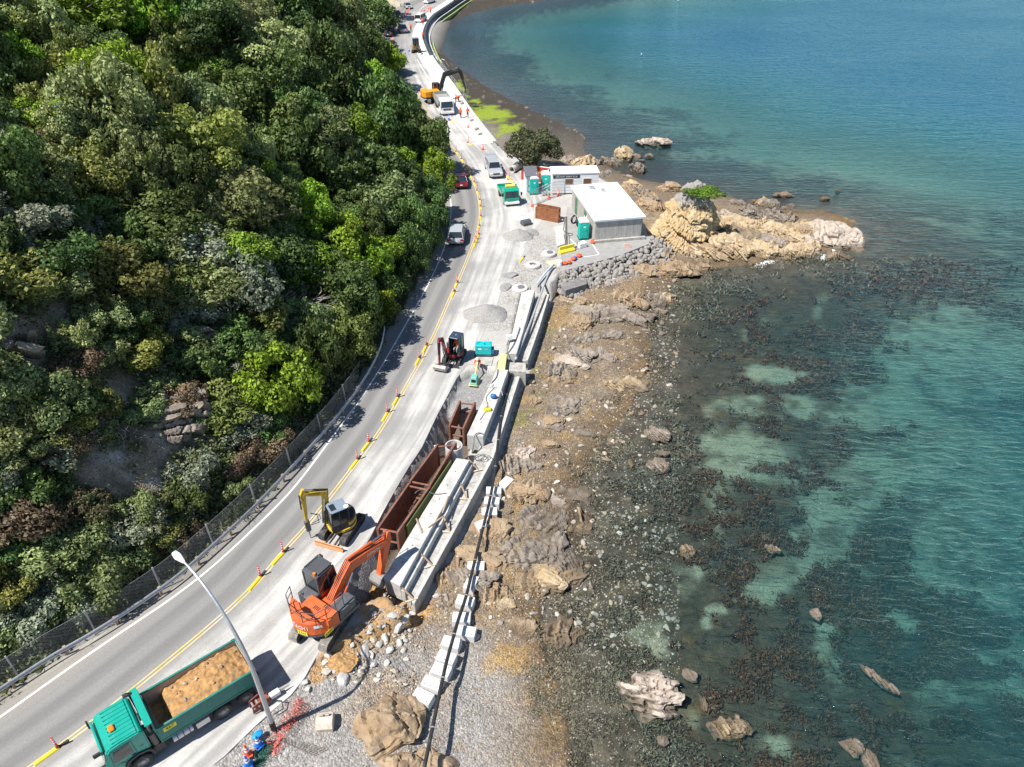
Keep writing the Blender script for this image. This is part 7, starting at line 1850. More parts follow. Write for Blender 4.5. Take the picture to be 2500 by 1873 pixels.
# ---- yellow excavator with blade and breaker
M_YEL = mat('yellow_machine_paint', (.60, .40, .035), rough=.5, var=.1, scale=2, dirt=.22, dirt_col=(.4, .33, .2))
M_BLADE = mat('worn_orange_blade', (.55, .26, .10), rough=.6, var=.2, scale=3, dirt=.35, dirt_col=(.5, .38, .26))
M_BLUEGREY = mat('blue_grey_cab_roof', (.20, .25, .30), rough=.4, var=.08)
root, e1, hs, zd, W = excavator('yellow_excavator', 'small yellow excavator with a breaker and an orange blade beside the centre line', (-11.35, 34.25), R(-109), R(212), .80, (M_YEL, M_UNDER, M_YEL), None, None, None, None, None, M_RUBTRACK, blade=M_BLADE, L=2.75)
rear = [(-1.02 * math.cos(a), .98 * math.sin(a)) for a in [R(q) for q in range(-100, 101, 14)]]
b = MB(); b.prism([(.78, -.75), (.95, -.3), (.95, .3), (.78, .75)] + rear[::-1], zd, zd + .22, 'z'); b.build('deck', M_YEL, hs, bevel=.02)
b = MB(); b.prism([(-.25, -.95)] + rear[2:-2] + [(-.25, .95)], zd + .2, zd + .85, 'z'); b.build('counterweight', M_UNDER, hs, bevel=.05)
b = MB(); r2 = [(x * 1.012, y * 1.012) for x, y in rear[2:-2]]; b.prism([(-.25, -.94)] + r2 + [(-.25, .94)], zd + .42, zd + .66, 'z'); b.build('yellow_band', M_YEL, hs)
b = MB(); b.prism([(-.2, -.93), (-.2, -.2), (.7, -.25), (.75, -.7)], zd + .2, zd + .62, 'z'); b.build('side_cover', M_YEL, hs, bevel=.04)
cb = cab_part(hs, -.35, .85, -.12, .88, zd + .2, zd + 1.9, M_UNDER, M_BLUEGREY, .1)
b = MB(); b.box((.5, .4, zd + 2.0), (.36, .6, .012)); b.build('roof_window', M_GLASS, cb)
b = MB(); b.cyl((-.3, .75, zd + 1.99), (-.3, .75, zd + 2.02), .16, n=16); b.build('roof_disc', M_WPLAS, cb)
b = MB(); b.box((.25, .885, zd + .5), (.9, .014, .3)); b.build('yellow_step', M_YEL, cb)
bo, ar = boom_arm(hs, .72, (.86, zd + .28), (.62, 3.42), (1.92, 3.95), (2.1, 1.6), M_YEL, y=-.42, wb=.34, hb=.46, cyl_m=M_UNDER)
text(bo, 'YANMAR', frame((1.3, -.42 + .13, 3.74), Vector((-1.3, 0, -.5)), (0, 0, 1)), .2, M_BLK)
b = MB(); b.prism(thick((2.1, 1.62), (2.08, .75), .34, .3), -.55, -.29, 'y'); bh = b.build('breaker_body', M_DARKGREY, hs, bevel=.02)
b = MB(); b.cyl((2.08, -.42, .78), (2.07, -.42, .02), .06, .03, n=10); b.build('chisel', M_STEEL, bh)
b = MB(); b.tube([(1.75, -.2, 2.3), (1.3, -.1, 2.1), (1.2, -.15, 1.6), (1.8, -.25, 1.4)], .025, 6); b.tube([(1.8, -.2, 2.4), (1.45, 0, 2.2), (1.4, 0, 1.5), (1.9, -.25, 1.3)], .025, 6); b.build('loose_hose', M_HOSE, bh)
settle(root, e1, hs)

# ---- dark mini excavator with an operator
M_MAROON = mat('dark_red_machine_paint', (.22, .018, .025), rough=.4, var=.1, scale=3, dirt=.15)
M_CHAR = mat('charcoal_machine_paint', (.045, .048, .055), rough=.45, var=.15, scale=3, dirt=.15)
M_ROOFBLUE = mat('dark_blue_roof', (.035, .05, .085), rough=.35, var=.1)
mini_c = (-5.15, 54.75)
root, e1, hs, zd, W = excavator('mini_excavator', 'dark grey and maroon mini excavator with an operator on the dusty lane', mini_c, R(257), R(252), .66, (M_CHAR, M_UNDER, M_MAROON), None, None, None, None, None, M_RUBTRACK, blade=M_CHAR, L=2.3)
rear = [(-.85 * math.cos(a), .85 * math.sin(a)) for a in [R(q) for q in range(-100, 101, 14)]]
b = MB(); b.prism([(.6, -.6), (.78, -.2), (.78, .2), (.6, .6)] + rear[::-1], zd, zd + .3, 'z'); b.build('deck', M_MAROON, hs, bevel=.03)
b = MB(); b.prism([(-.2, -.82)] + rear[2:-2] + [(-.2, .82)], zd + .3, zd + .85, 'z'); b.build('counterweight', M_CHAR, hs, bevel=.05)
cb = cab_part(hs, -.4, .72, -.15, .78, zd + .25, zd + 1.95, M_CHAR, M_ROOFBLUE, .08, open_front=True)
text(cb, 'S', frame((.1, .3, zd + 2.05), (0, -1, 0), (1, 0, 0)), .2, M_WHT)
boom_arm(hs, .62, (.8, zd + .3), (1.45, 2.75), (2.15, 3.05), (2.38, .75), M_MAROON, y=-.42, wb=.26, hb=.36, cyl_m=M_CHAR)
bucket(hs, (2.38, .72), R(-40), 1.15, .72, M_STEEL, y=-.42, depth=.85)
MINI_SEAT = (mini_c, R(252), zd)
settle(root, e1, hs)

# ---- far orange excavator with black boom and arm, and the small yellow one beyond
M_AMBER = mat('amber_machine_paint', (.75, .30, .015), rough=.45, var=.08, dirt=.1)
M_BLKP = mat('black_machine_paint', (.03, .032, .035), rough=.45, var=.2, dirt=.1)
root, e1, hs, zd, W = excavator('amber_excavator', 'amber excavator with a long black boom reaching over the far beach', (-14.0, 137.5), R(100), R(22), 1.05, (M_AMBER, M_BLKP, M_BLKP), None, None, None, None, None, M_TRACK)
b = MB(); b.prism([(1.3, -1.3), (1.3, 1.3), (-1.9, 1.3), (-2.3, .8), (-2.3, -.8), (-1.9, -1.3)], zd, zd + .2, 'z'); b.build('deck', M_BLKP, hs)
b = MB(); b.prism([(-.9, -1.3), (-.9, 1.3), (-1.9, 1.3), (-2.3, .8), (-2.3, -.8), (-1.9, -1.3)], zd + .15, zd + 1.2, 'z'); b.build('counterweight', M_AMBER, hs, bevel=.08)
b = MB(); b.box((-.1, -.5, zd + .7), (1.7, 1.5, 1.0)); b.build('engine_hood', M_AMBER, hs, bevel=.05)
cab_part(hs, .1, 1.4, .3, 1.25, zd + .15, zd + 1.95, M_AMBER, M_BLKP, .2)
boom_arm(hs, 1.1, (1.0, zd + .6), (2.2, 4.3), (4.9, 4.75), (6.0, 1.55), M_BLKP, y=0)
bucket(hs, (6.0, 1.5), R(10), .8, .9, M_STEEL)
settle(root, e1, hs)
root, e1, hs, zd, W = excavator('small_far_excavator', 'small brown and green excavator parked on the far road near blue cones', (-21.4, 177.0), R(-90), R(-75), .75, (M_YEL, M_UNDER, M_UNDER), None, None, None, None, None, M_RUBTRACK, L=2.5)
b = MB(); b.prism([(.8, -.8), (.8, .8), (-.8, .8), (-1.0, 0), (-.8, -.8)], zd, zd + .8, 'z'); b.build('deck', mat('brown_machine_paint', (.34, .20, .07), rough=.5), hs, bevel=.05)
cab_part(hs, -.3, .8, -.6, .6, zd + .5, zd + 2.3, M_CHAR, M_BLUEGREY, .1)
boom_arm(hs, .6, (.9, zd + .3), (1.9, 1.9), (2.9, 1.3), (2.6, .4), M_CHAR)
settle(root, e1, hs)

# ================================================================ dump truck
M_TGREEN = mat('teal_truck_paint', (.006, .31, .24), rough=.36, var=.1, scale=2, dirt=.14, dirt_col=(.2, .32, .27), coat=.3)
M_TDARK = mat('dusty_teal_tray', (.02, .185, .15), rough=.5, var=.14, scale=2, dirt=.22, dirt_col=(.25, .24, .2))
M_TYRE = mat('tyre_rubber', (.028, .028, .028), rough=.8, var=.3, scale=8, dirt=.35, dirt_col=(.2, .18, .155))
M_RIM = mat('dusty_steel_rim', (.32, .31, .30), rough=.55, metal=.3, var=.2, dirt=.3)
M_ALU = mat('polished_tank', (.55, .56, .57), rough=.3, metal=.7, var=.1, dirt=.2)
M_TRAYIN = mat('worn_tray_lining', (.42, .35, .30), rough=.75, var=.25, scale=2.5, dirt=.5, dirt_col=(.38, .25, .15))
def wheel(parent, x, y, z, r, w, name='wheel'):
    s = 1 if y > 0 else -1
    b = MB(); b.lathe([(r * .58, -w / 2), (r * .93, -w / 2), (r, -w / 2 + .04), (r, w / 2 - .04), (r * .93, w / 2), (r * .58, w / 2)], n=28, axis=(0, 1, 0), c=(x, y, z))
    t = b.build(name, M_TYRE, parent, smooth=False)
    b = MB(); b.lathe([(r * .6, w * .45 * s), (r * .52, w * .2 * s), (r * .3, w * .15 * s), (r * .26, w * .42 * s), (.001, w * .45 * s)], n=20, axis=(0, 1, 0), c=(x, y, z)); b.build('rim', M_RIM, t)
    b = MB(); b.cyl((x, y - w * .4, z), (x, y + w * .1, z), r * .55, n=16); b.build('hub_disc', M_UNDER, t)
    return t
Fp, Rp = G(355.7, 1871), G(549.6, 1749); fw = (Fp - Rp).normalized(); lf = Vector((-fw.y, fw.x, 0))
tr = thing('dump_truck', 'teal dump truck loaded with orange soil at the bottom left', 'dump truck', Fp - lf * 1.12, math.atan2(fw.y, fw.x))
WB = (Fp - Rp).length
for x in (0, -WB, -WB - 1.3):
    for s in (1, -1): wheel(tr, x, s * 1.08, .5, .5, .3 if x == 0 else .34)
b = MB(); b.box((-2.3, .42, .78), (8.2, .1, .24)); b.box((-2.3, -.42, .78), (8.2, .1, .24)); b.build('chassis', M_UNDER, tr)
cabM = MB()
HWc = 1.2
def cring(x, z0, z1, hw, top): return [(x, -hw, z0), (x, hw, z0), (x, hw, z1 - .35), (x, top, z1), (x, -top, z1), (x, -hw, z1 - .35)]
prof_ = [(1.32, .55, 1.45, 1.16, 1.12), (1.34, .5, 1.6, 1.2, 1.12)]
b = MB(); b.loft([[(1.33, -1.15, .5), (1.33, 1.15, .5), (1.36, 1.17, 1.4), (1.36, -1.17, 1.4)], [(-.35, -1.2, .5), (-.35, 1.2, .5), (-.35, 1.2, 1.4), (-.35, -1.2, 1.4)]]) if False else None
side = [(1.30, .55), (1.36, 1.45), (1.14, 2.55), (.95, 2.78), (-.42, 2.82), (-.62, 2.6), (-.62, 1.05), (-.5, .9)]
arch = [(.62, .9), (.5, 1.12), (.0, 1.22), (-.42, 1.1)]
outline = [(1.30, .55), (1.36, 1.45), (1.12, 2.52), (.92, 2.72), (.5, 2.78), (-.42, 2.78), (-.62, 2.6), (-.62, 1.1), (-.5, 1.18), (0, 1.3), (.5, 1.18), (.66, .9), (.72, .55)]
b.prism(outline, -1.17, 1.17, 'y') if b else None
b = MB(); b.prism(outline, -1.17, 1.17, 'y'); cb = b.build('cab', M_TGREEN, tr, bevel=.09, seg=2)
for k in range(9):
    b = MB(); b.box((.2, -.96 + k * .24, 2.795), (1.12, .06, .03)); b.build('roof_rib', M_TGREEN, cb, bevel=.008)
b = MB(); b.add([(1.385, -1.06, 1.5), (1.385, 1.06, 1.5), (1.19, 1.0, 2.42), (1.19, -1.0, 2.42)], [(0, 1, 2, 3)]); b.build('windscreen', M_GLASS, cb)
for s in (1, -1):
    b = MB(); b.prism([(.95, 1.58), (1.0, 1.7), (.86, 2.4), (.12, 2.42), (.1, 1.6)], s * 1.176 - .008, s * 1.176 + .008, 'y'); b.build('side_window', M_GLASS, cb)
for s in (1, -1):
    b = MB(); b.tube([(1.06, s * 1.178, 1.3), (.98, s * 1.178, 2.5), (.02, s * 1.178, 2.5), (-.0, s * 1.178, 1.4)], .012, 4); b.build('door_seam', M_BLK, cb)
    b = MB(); b.box((.15, s * 1.19, 1.45), (.18, .03, .05)); b.build('door_handle', M_BLK, cb)
    b = MB(); b.prism([(.72, .58), (.68, .95), (.5, 1.24), (0, 1.36), (-.5, 1.24), (-.66, .95), (-.66, .6), (-.58, .6), (-.55, .95), (-.42, 1.12), (0, 1.24), (.42, 1.12), (.58, .9), (.6, .58)], s * 1.0, s * 1.24, 'y'); b.build('mudguard', M_UNDER, cb)
    b = MB(); b.box((1.32, s * .95, .95), (.1, .34, .2)); b.build('headlight', mat('clear_lens', (.7, .7, .68), rough=.1), cb, bevel=.02)
    b = MB(); b.box((1.2, s * 1.18, 1.05), (.2, .04, .14)); b.build('indicator', mat('amber_lens', (.8, .22, .02)), cb)
    b = MB(); b.tube([(1.2, s * 1.18, 2.2), (1.42, s * 1.45, 2.2), (1.42, s * 1.45, 1.6), (1.25, s * 1.2, 1.5)], .016, 5); b.box((1.42, s * 1.47, 1.9), (.08, .22, .42)); b.build('mirror', M_BLK, cb)
b = MB(); b.box((1.38, 0, .7), (.16, 2.3, .32)); b.build('bumper', M_TGREEN, cb, bevel=.04)
b = MB(); b.box((1.36, 0, 1.2), (.05, 1.3, .3)); b.build('grille', M_BLK, cb)
b = MB(); b.box((1.22, 0, 2.62), (.12, 1.9, .1)); b.build('visor', M_TGREEN, cb, bevel=.03)
b = MB(); b.box((.52, .2, 2.85), (.26, .36, .14)); b.build('beacon', mat('amber_lens', (.8, .22, .02)), cb, bevel=.04)
GOLD = mat('gold_script', (.42, .30, .10), rough=.5)
for x0, z0, l in ((.66, 1.34, .62), (.60, 1.22, .42), (-.3, 1.72, .16)):
    b = MB(); b.tube([(x0 + l / 2, 1.182, z0 - .02), (x0 + l * .2, 1.184, z0 + .05), (x0 - l * .1, 1.184, z0 - .03), (x0 - l / 2, 1.182, z0 + .04)], .014, 4); b.build('gold_decal', GOLD, cb)
# exhaust, intake and gear behind the cab
b = MB(); b.tube([(-.85, 1.0, .9), (-.85, 1.0, 1.2)], .1, 10); b.cyl((-.85, 1.0, 1.1), (-.85, 1.0, 2.0), .17, n=16); b.tube([(-.85, 1.0, 2.0), (-.85, 1.0, 2.5), (-.95, 1.05, 2.75)], .07, 10); b.build('exhaust_stack', mat('sooty_exhaust', (.14, .13, .12), rough=.6, metal=.3, var=.3), tr)
b = MB(); b.tube([(-.75, -1.0, 1.2), (-.75, -1.0, 2.6)], .1, 10); b.tube([(-.75, -1.0, 2.55), (-.75, -1.0, 2.9), (-.6, -1.0, 3.0), (-.42, -1.0, 3.0)], .11, 10); b.build('air_intake', M_UNDER, tr)
b = MB(); b.box((-.95, 0, 1.1), (.3, 1.6, .7)); b.box((-.9, .95, .75), (.55, .35, .5)); b.build('gearbox', M_UNDER, tr)
b = MB(); b.cyl((-1.55, 1.0, .72), (-2.55, 1.0, .72), .27, n=20); b.build('fuel_tank', M_ALU, tr)
b = MB(); b.box((-3.05, 1.02, .68), (.7, .42, .42)); b.build('tool_box', M_ALU, tr, bevel=.02)
for x in (-1.75, -2.05, -2.35):
    b = MB(); b.cyl((x, 1.0, .72), (x - .04, 1.0, .72), .28, n=20); b.build('tank_strap', M_UNDER, tr)
# tray
T0, T1 = -1.12, -WB - 2.05
tl = T0 - T1
b = MB(); b.box(((T0 + T1) / 2, 0, 1.12), (tl, 2.3, .14)); ty = b.build('tray_floor', M_TRAYIN, tr)
for s in (1, -1):
    b = MB(); b.box(((T0 + T1) / 2, s * 1.2, 1.68), (tl, .07, 1.1)); sd = b.build('tray_side', M_TDARK, tr, bevel=.01)
    b = MB(); b.box(((T0 + T1) / 2, s * 1.2, 2.26), (tl + .04, .12, .08)); b.build('top_rail', M_TDARK, sd, bevel=.01)
    b = MB(); b.box(((T0 + T1) / 2, s * 1.158, 1.7), (tl - .1, .012, 1.02)); b.build('tray_lining', M_TRAYIN, sd)
    b = MB(); b.box((T1 + .12, s * 1.25, 1.75), (.22, .08, 1.1)); b.build('tail_post', M_TDARK, sd, bevel=.01)
    b = MB(); b.box(((T0 + T1) / 2, s * 1.24, 1.2), (tl, .03, .1)); b.build('lower_rail', M_TDARK, sd)
b = MB(); b.box((T1, 0, 1.7), (.07, 2.4, 1.12)); b.box((T1 - .02, 0, 2.27), (.13, 2.5, .08)); b.build('tailgate', M_TDARK, tr, bevel=.01)
b = MB(); b.box((T1 + .05, 0, 1.72), (.02, 2.28, 1.02)); b.build('tailgate_lining', M_TRAYIN, tr)
b = MB(); b.prism([(T0 - .02, 1.1), (T0 + .05, 1.1), (T0 + .12, 2.9), (T0 + .04, 2.9)], -1.22, 1.22, 'y'); hb = b.build('headboard', M_TDARK, tr, bevel=.01)
b = MB(); b.box((T0 + .2, 0, 2.9), (.34, 2.44, .05)); b.build('headboard_lip', M_TGREEN, hb)
M_ = frame((T0 - .55, 1.242, 1.92), (-1, 0, 0), (0, 0, 1)); b = MB(); b.box((0, 0, -.004), (.62, .3, .012), M=M_); b.build('number_plate', M_PLATEY, sd) if False else None
b = MB(); b.box((0, 0, .002), (.62, .3, .012), M=M_); pl_ = b.build('number_plate', M_PLATEY, tr); text(pl_, '467', M_ @ Matrix.Translation((0, 0, .012)), .28, M_BLK)
# the load: lumpy soil
gx = np.linspace(T1 + .1, T0 - .15, 90); gy = np.linspace(-1.13, 1.13, 40); XX, YY = np.meshgrid(gx, gy)
tt = (XX - T1) / tl
hgt = 1.72 + .62 * np.exp(-((tt - .33) / .34) ** 2) * (1 - .45 * np.abs(YY / 1.15) ** 2) - .75 * sstep(.78, .93, tt)
hgt = hgt + .16 * n2(XX, YY, 1.3, 4, 5) + .12 * n2(XX, YY, 4.5, 3, 6); hgt = np.clip(hgt, 1.2, 2.75)
np_mesh('soil_load', np.stack([XX, YY, hgt], -1).reshape(-1, 3), grid_faces(40, 90), mat('orange_clay_load', (.36, .20, .075), rough=.95, var=.55, scale=3.5, bump=.9, dirt=.4, dirt_col=(.22, .17, .12)), tr, smooth=True)
load_root = tr.matrix_basis.copy(); rr = random.Random(15)
for k in range(12):
    u_, v_ = rr.uniform(.05, .75), rr.uniform(-.9, .9); x = T1 + tl * u_; i = int(np.clip((x - gx[0]) / (gx[1] - gx[0]), 0, 89)); j = int(np.clip((v_ - gy[0]) / (gy[1] - gy[0]), 0, 39))
    o = link('clod', SB[k % 8], tr); s = rr.uniform(.04, .11); o.location = (x, v_, hgt[j, i] + s * .2); o.scale = (s * 1.3, s, s * .8); o.rotation_euler = (rr.uniform(0, 3), rr.uniform(0, 3), rr.uniform(0, 6))
# ================================================================ cars and trucks on the road
def paint(name, c, rough=.3): return mat(name, c, rough=rough, var=.04, scale=1.5, coat=.5, dirt=.04)
M_REDLENS = mat('red_lens', (.5, .01, .01), rough=.2); M_CLEAR = mat('clear_lens', (.7, .7, .68), rough=.1)
def prism_loft(b, base, top):
    b.loft([base, top])
def car(name, label, p, rz, body, kind='suv', group=None):
    """body shell, glasshouse, roof, wheels, lamps, mirrors, bumpers and plate"""
    D = dict(suv=(4.5, 1.82, 1.62), sedan=(4.6, 1.8, 1.44), hatch=(4.2, 1.76, 1.5), ute=(5.2, 1.84, 1.78), van=(4.9, 1.85, 1.95))[kind]
    L, W, H = D; t = thing(name, label, 'car' if kind not in ('ute', 'van') else kind, p, rz, group)
    h = L / 2; sh = {'ute': 1.08, 'van': 1.1, 'suv': .98, 'sedan': .88, 'hatch': .92}[kind]; r = .34 if kind != 'ute' else .38
    hood = sh - .06
    out = [(-h + .02, .42), (-h, .72), (-h + .08, sh - .02), (h - 1.15, sh), (h - .45, hood - .05), (h - .06, hood - .22), (h, .55), (h - .05, .34), (-h + .06, .32)]
    b = MB(); b.prism(out, -W / 2, W / 2, 'y'); bd = b.build('body', body, t, bevel=.09, seg=2)
    # glasshouse
    g = dict(suv=(h - 1.25, h - 1.85, -h + .55, -h + .22), sedan=(h - 1.35, h - 2.05, -h + 1.35, -h + .75), hatch=(h - 1.15, h - 1.8, -h + .6, -h + .12), ute=(h - 1.45, h - 1.95, h - 3.35, h - 3.5), van=(h - .75, h - 1.3, -h + .2, -h + .08))[kind]
    w0, w1 = W / 2 - .06, W / 2 - .22
    base = [(g[0], -w0, sh - .03), (g[0], w0, sh - .03), (g[3], w0, sh - .03), (g[3], -w0, sh - .03)]
    top = [(g[1], -w1, H - .07), (g[1], w1, H - .07), (g[2], w1, H - .07), (g[2], -w1, H - .07)]
    def gh(b0, t0, nm, G0, w0, w1):
        b = MB(); b.loft([b0, t0]); b.build('windows', M_GLASS, t, bevel=.03)
        b = MB()
        for k in range(4): b.beam(Vector(b0[k]) * 1.003, Vector(t0[k]) * 1.003, .07, .07)
        for s in (0, 2):
            i, j = (1, 2) if s else (0, 3)
            m0, m1 = Vector(b0[i]).lerp(Vector(b0[j]), .5), Vector(t0[i]).lerp(Vector(t0[j]), .5); b.beam(m0, m1, .07, .05)
        b.build('pillars', body, t)
        b = MB(); xs = (t0[0][0] + .04, t0[2][0] - .04); b.box(((xs[0] + xs[1]) / 2, 0, H - .04), (abs(xs[0] - xs[1]) , 2 * w1 + .06, .07)); return b.build('roof', body, t, bevel=.03)
    rf = gh(base, top, '', g, w0, w1)
    if kind == 'ute':
        b = MB(); b.box((-h + .85, 0, sh + .02), (1.5, W - .3, .03)); b.build('tray_floor', M_DARKGREY, t)
        for s in (1, -1):
            b = MB(); b.box((-h + .85, s * (W / 2 - .06), sh + .02), (1.6, .1, .1)); b.build('tray_rail', body, t)
    for x in (h - .85, -h + .85):
        for s in (1, -1): wheel(t, x, s * (W / 2 - .11), r, r, .22)
    for s in (1, -1):
        b = MB(); b.box((-h + .02, s * (W / 2 - .22), sh - .16), (.08, .32, .2)); b.build('tail_lamp', M_REDLENS, t, bevel=.02)
        b = MB(); b.box((h - .1, s * (W / 2 - .26), hood - .25), (.18, .36, .16)); b.build('headlight', M_CLEAR, t, bevel=.02)
        b = MB(); b.box((g[0] - .25, s * (W / 2 + .08), sh + .06), (.12, .2, .14)); b.build('mirror', body, t, bevel=.02)
    b = MB(); b.box((-h - .01, 0, .52), (.1, W - .2, .22)); b.build('rear_bumper', M_DARKGREY if kind == 'ute' else body, t, bevel=.03)
    b = MB(); b.box((h, 0, .5), (.1, W - .3, .2)); b.build('front_bumper', body, t, bevel=.03)
    b = MB(); b.box((h - .03, 0, .74), (.08, .9, .14)); b.build('grille', M_BLK, t)
    b = MB(); b.box((-h - .04, 0, .68), (.03, .36, .12)); b.build('number_plate', M_WHT, t)
    return t
def heading(a, c_): d = c_ - a; return math.atan2(d.y, d.x)
P_SILVER, P_RED, P_WHITE, P_BLACK, P_GREY = paint('silver_car_paint', (.36, .375, .395)), paint('dark_red_car_paint', (.13, .012, .018)), paint('white_car_paint', (.76, .77, .77)), paint('black_car_paint', (.02, .021, .024)), paint('grey_car_paint', (.30, .31, .33))
hw = lambda p, a, d: G(*p) + Vector((math.cos(a), math.sin(a), 0)) * d
a = heading(G(1113, 603), G(1122, 545)); car('silver_suv', 'silver hatchback driving away on the bend left of the yellow line', hw((1113, 602), a, 2.2), a, P_SILVER, 'suv')
a = heading(G(1127, 470), G(1117, 415)); car('red_car', 'dark red car driving away in the tree shade', hw((1127, 464), a, 2.3), a, P_RED, 'sedan')
a = heading(G(1080, 370), G(1048, 318)); car('white_car', 'white car half hidden under the overhanging roadside trees', hw((1079, 371), a, 2.1), a, P_WHITE, 'hatch')
# silver ute with canopy, facing the camera
a = heading(G(1190, 392), G(1213, 438)); u = car('silver_ute', 'silver ute with a canopy parked facing the camera beside the green truck', hw((1213, 438), a, -2.6), a, P_SILVER, 'ute')
b = MB(); b.loft([[(-2.5, -.86, 1.06), (-.95, -.86, 1.06), (-.95, .86, 1.06), (-2.5, .86, 1.06)], [(-2.4, -.72, 1.74), (-.95, -.72, 1.76), (-.95, .72, 1.76), (-2.4, .72, 1.74)]]); cn = b.build('canopy', P_SILVER, u, bevel=.04)
b = MB(); b.box((-2.62, 0, 1.75), (.5, 1.5, .04)); b.build('open_hatch', P_GREY, u)
for s in (1, -1):
    b = MB(); b.box((-1.7, s * .8, 1.42), (1.1, .05, .3)); b.build('canopy_window', M_GLASS, cn)
# vehicles at the far end
far = [('silver_ute', 'silver ute driving away near the orange-clad worker on the far road', (987, 82), G(968, 60) - G(985, 82), P_SILVER, 'ute'), ('white_van', 'white van parked beside the curved dark sea wall', (1021, 56), Vector((.25, 1, 0)), P_WHITE, 'van'),
    ('black_ute', 'black ute coming towards the camera at the far junction', (970, 44), Vector((.15, -1, 0)), P_BLACK, 'ute'), ('silver_car', 'silver car near the row of orange cones at the far corner', (996, 20), Vector((.3, -1, 0)), P_SILVER, 'sedan'),
    ('white_pickup', 'white truck at the top edge of the far road', (1040, 10), Vector((.4, 1, 0)), P_WHITE, 'van'), ('parked_car', 'silver car parked under the trees nearest the far junction', (948, 71), Vector((.1, 1, 0)), P_GREY, 'sedan'),
    ('parked_car', 'black car parked under the trees in the middle of three', (947, 92), Vector((.1, 1, 0)), P_BLACK, 'hatch'), ('parked_car', 'black car with red lamps parked nearest under the trees', (950, 121), Vector((.12, 1, 0)), P_BLACK, 'hatch')]
for nm, lab, p, d, c_, k in far: car(nm, lab, G(*p) + d.normalized() * (0 if d.y < 0 else 2.2), math.atan2(d.y, d.x), c_, k)

def cab_truck(name, label, p, rz, cabc, deck, S=1.0, tipper=True):
    """forward-control truck seen from the front, origin at the front bumper"""
    t = thing(name, label, 'truck', p, rz)
    W = 2.3 * S; Hc = 2.65 * S; cl = 1.75 * S; L = (7.4 if tipper else 5.6) * S
    b = MB(); b.prism([(0, .5 * S), (.02, 1.3 * S), (-.22 * S, 2.35 * S), (-.45 * S, Hc), (-cl, Hc), (-cl, .6 * S), (-.3 * S, .45 * S)], -W / 2, W / 2, 'y'); cb = b.build('cab', cabc, t, bevel=.07 * S, seg=2)
    b = MB(); b.add([(.03, -W * .44, 1.36 * S), (.03, W * .44, 1.36 * S), (-.185 * S, W * .42, 2.28 * S), (-.185 * S, -W * .42, 2.28 * S)], [(0, 1, 2, 3)]); b.build('windscreen', M_GLASS, cb)
    for s in (1, -1):
        b = MB(); b.prism([(-.35 * S, 1.4 * S), (-.5 * S, 2.3 * S), (-1.2 * S, 2.3 * S), (-1.2 * S, 1.4 * S)], s * (W / 2 + .004) - .008, s * (W / 2 + .004) + .008, 'y'); b.build('side_window', M_GLASS, cb)
        b = MB(); b.box((.02, s * W * .36, .72 * S), (.08, .4 * S, .2 * S)); b.build('headlight', M_CLEAR, cb, bevel=.02)
        b = MB(); b.tube([(-.1, s * W / 2, 2.2 * S), (.12, s * (W / 2 + .22), 2.2 * S), (.1, s * (W / 2 + .22), 1.6 * S)], .02, 5); b.box((.1, s * (W / 2 + .24), 1.95 * S), (.07, .2, .4)); b.build('mirror', M_BLK, cb)
    b = MB(); b.box((.05, 0, .55 * S), (.16, W * 1.0, .34 * S)); b.build('bumper', M_WPLAS if not tipper else cabc, cb, bevel=.03)
    for k in range(2):
        for q in (-1, 0, 1):
            b = MB(); b.box((.025, q * W * .2, (.98 + .17 * k) * S), (.04, W * .18, .11 * S)); b.build('grille_bar', M_BLK if tipper else cabc, cb)
    b = MB(); b.box((-L / 2, 0, .8 * S), (L - .6, .9 * S, .25 * S)); b.build('chassis', M_UNDER, t)
    for x in ([-.9 * S, -L + 1.9 * S, -L + .8 * S] if tipper else [-.85 * S, -L + 1.1 * S]):
        for s in (1, -1): wheel(t, x, s * (W / 2 - .17 * S), .46 * S, .46 * S, .3 * S)
    x0, x1 = -cl - .2, -L; hgt = 1.1 * S if tipper else .42 * S
    b = MB(); b.box(((x0 + x1) / 2, 0, 1.08 * S), (x0 - x1, W, .12)); b.build('tray_floor', deck, t)
    for s in (1, -1):
        b = MB(); b.box(((x0 + x1) / 2, s * (W / 2), 1.1 * S + hgt / 2), (x0 - x1, .07, hgt)); b.build('tray_side', deck, t)
    for x in (x0, x1):
        b = MB(); b.box((x, 0, 1.1 * S + hgt / 2), (.07, W, hgt)); b.build('tray_end', deck, t)
    if not tipper:
        b = MB(); b.box((x0 + .02, 0, 1.95 * S), (.09, W, 1.5 * S)); b.build('headboard', cabc, t)
        b = MB(); b.box((-cl * .7, 0, Hc + .12), (.5, 1.5 * S, .22)); b.build('sign_board', mat('amber_sign', (.8, .6, .1), rough=.4), t, bevel=.04)
    else:
        b = MB(); b.box(((x0 + x1) / 2, 0, 1.5 * S), (x0 - x1 - .15, W - .15, .5)); b.build('load', M_GRAVEL, t)
    return t
M_WTRUCK = paint('white_truck_paint', (.74, .75, .75)); M_GREYDECK = mat('grey_steel_deck', (.36, .37, .38), rough=.55, metal=.3, var=.15, dirt=.2)
M_GREENT = paint('green_truck_paint', (.004, .33, .21))
a = heading(G(1068, 243), G(1093, 284)); cab_truck('white_tipper', 'white tipper truck facing the camera in front of the amber excavator', G(1093, 283), a, M_WTRUCK, M_GREYDECK, 1.0)
a = heading(G(1226, 462), G(1251, 506)); cab_truck('green_flatbed', 'small green flatbed truck with an amber roof sign facing the camera', G(1250, 504), a, M_GREENT, M_GREENT, .84, False)

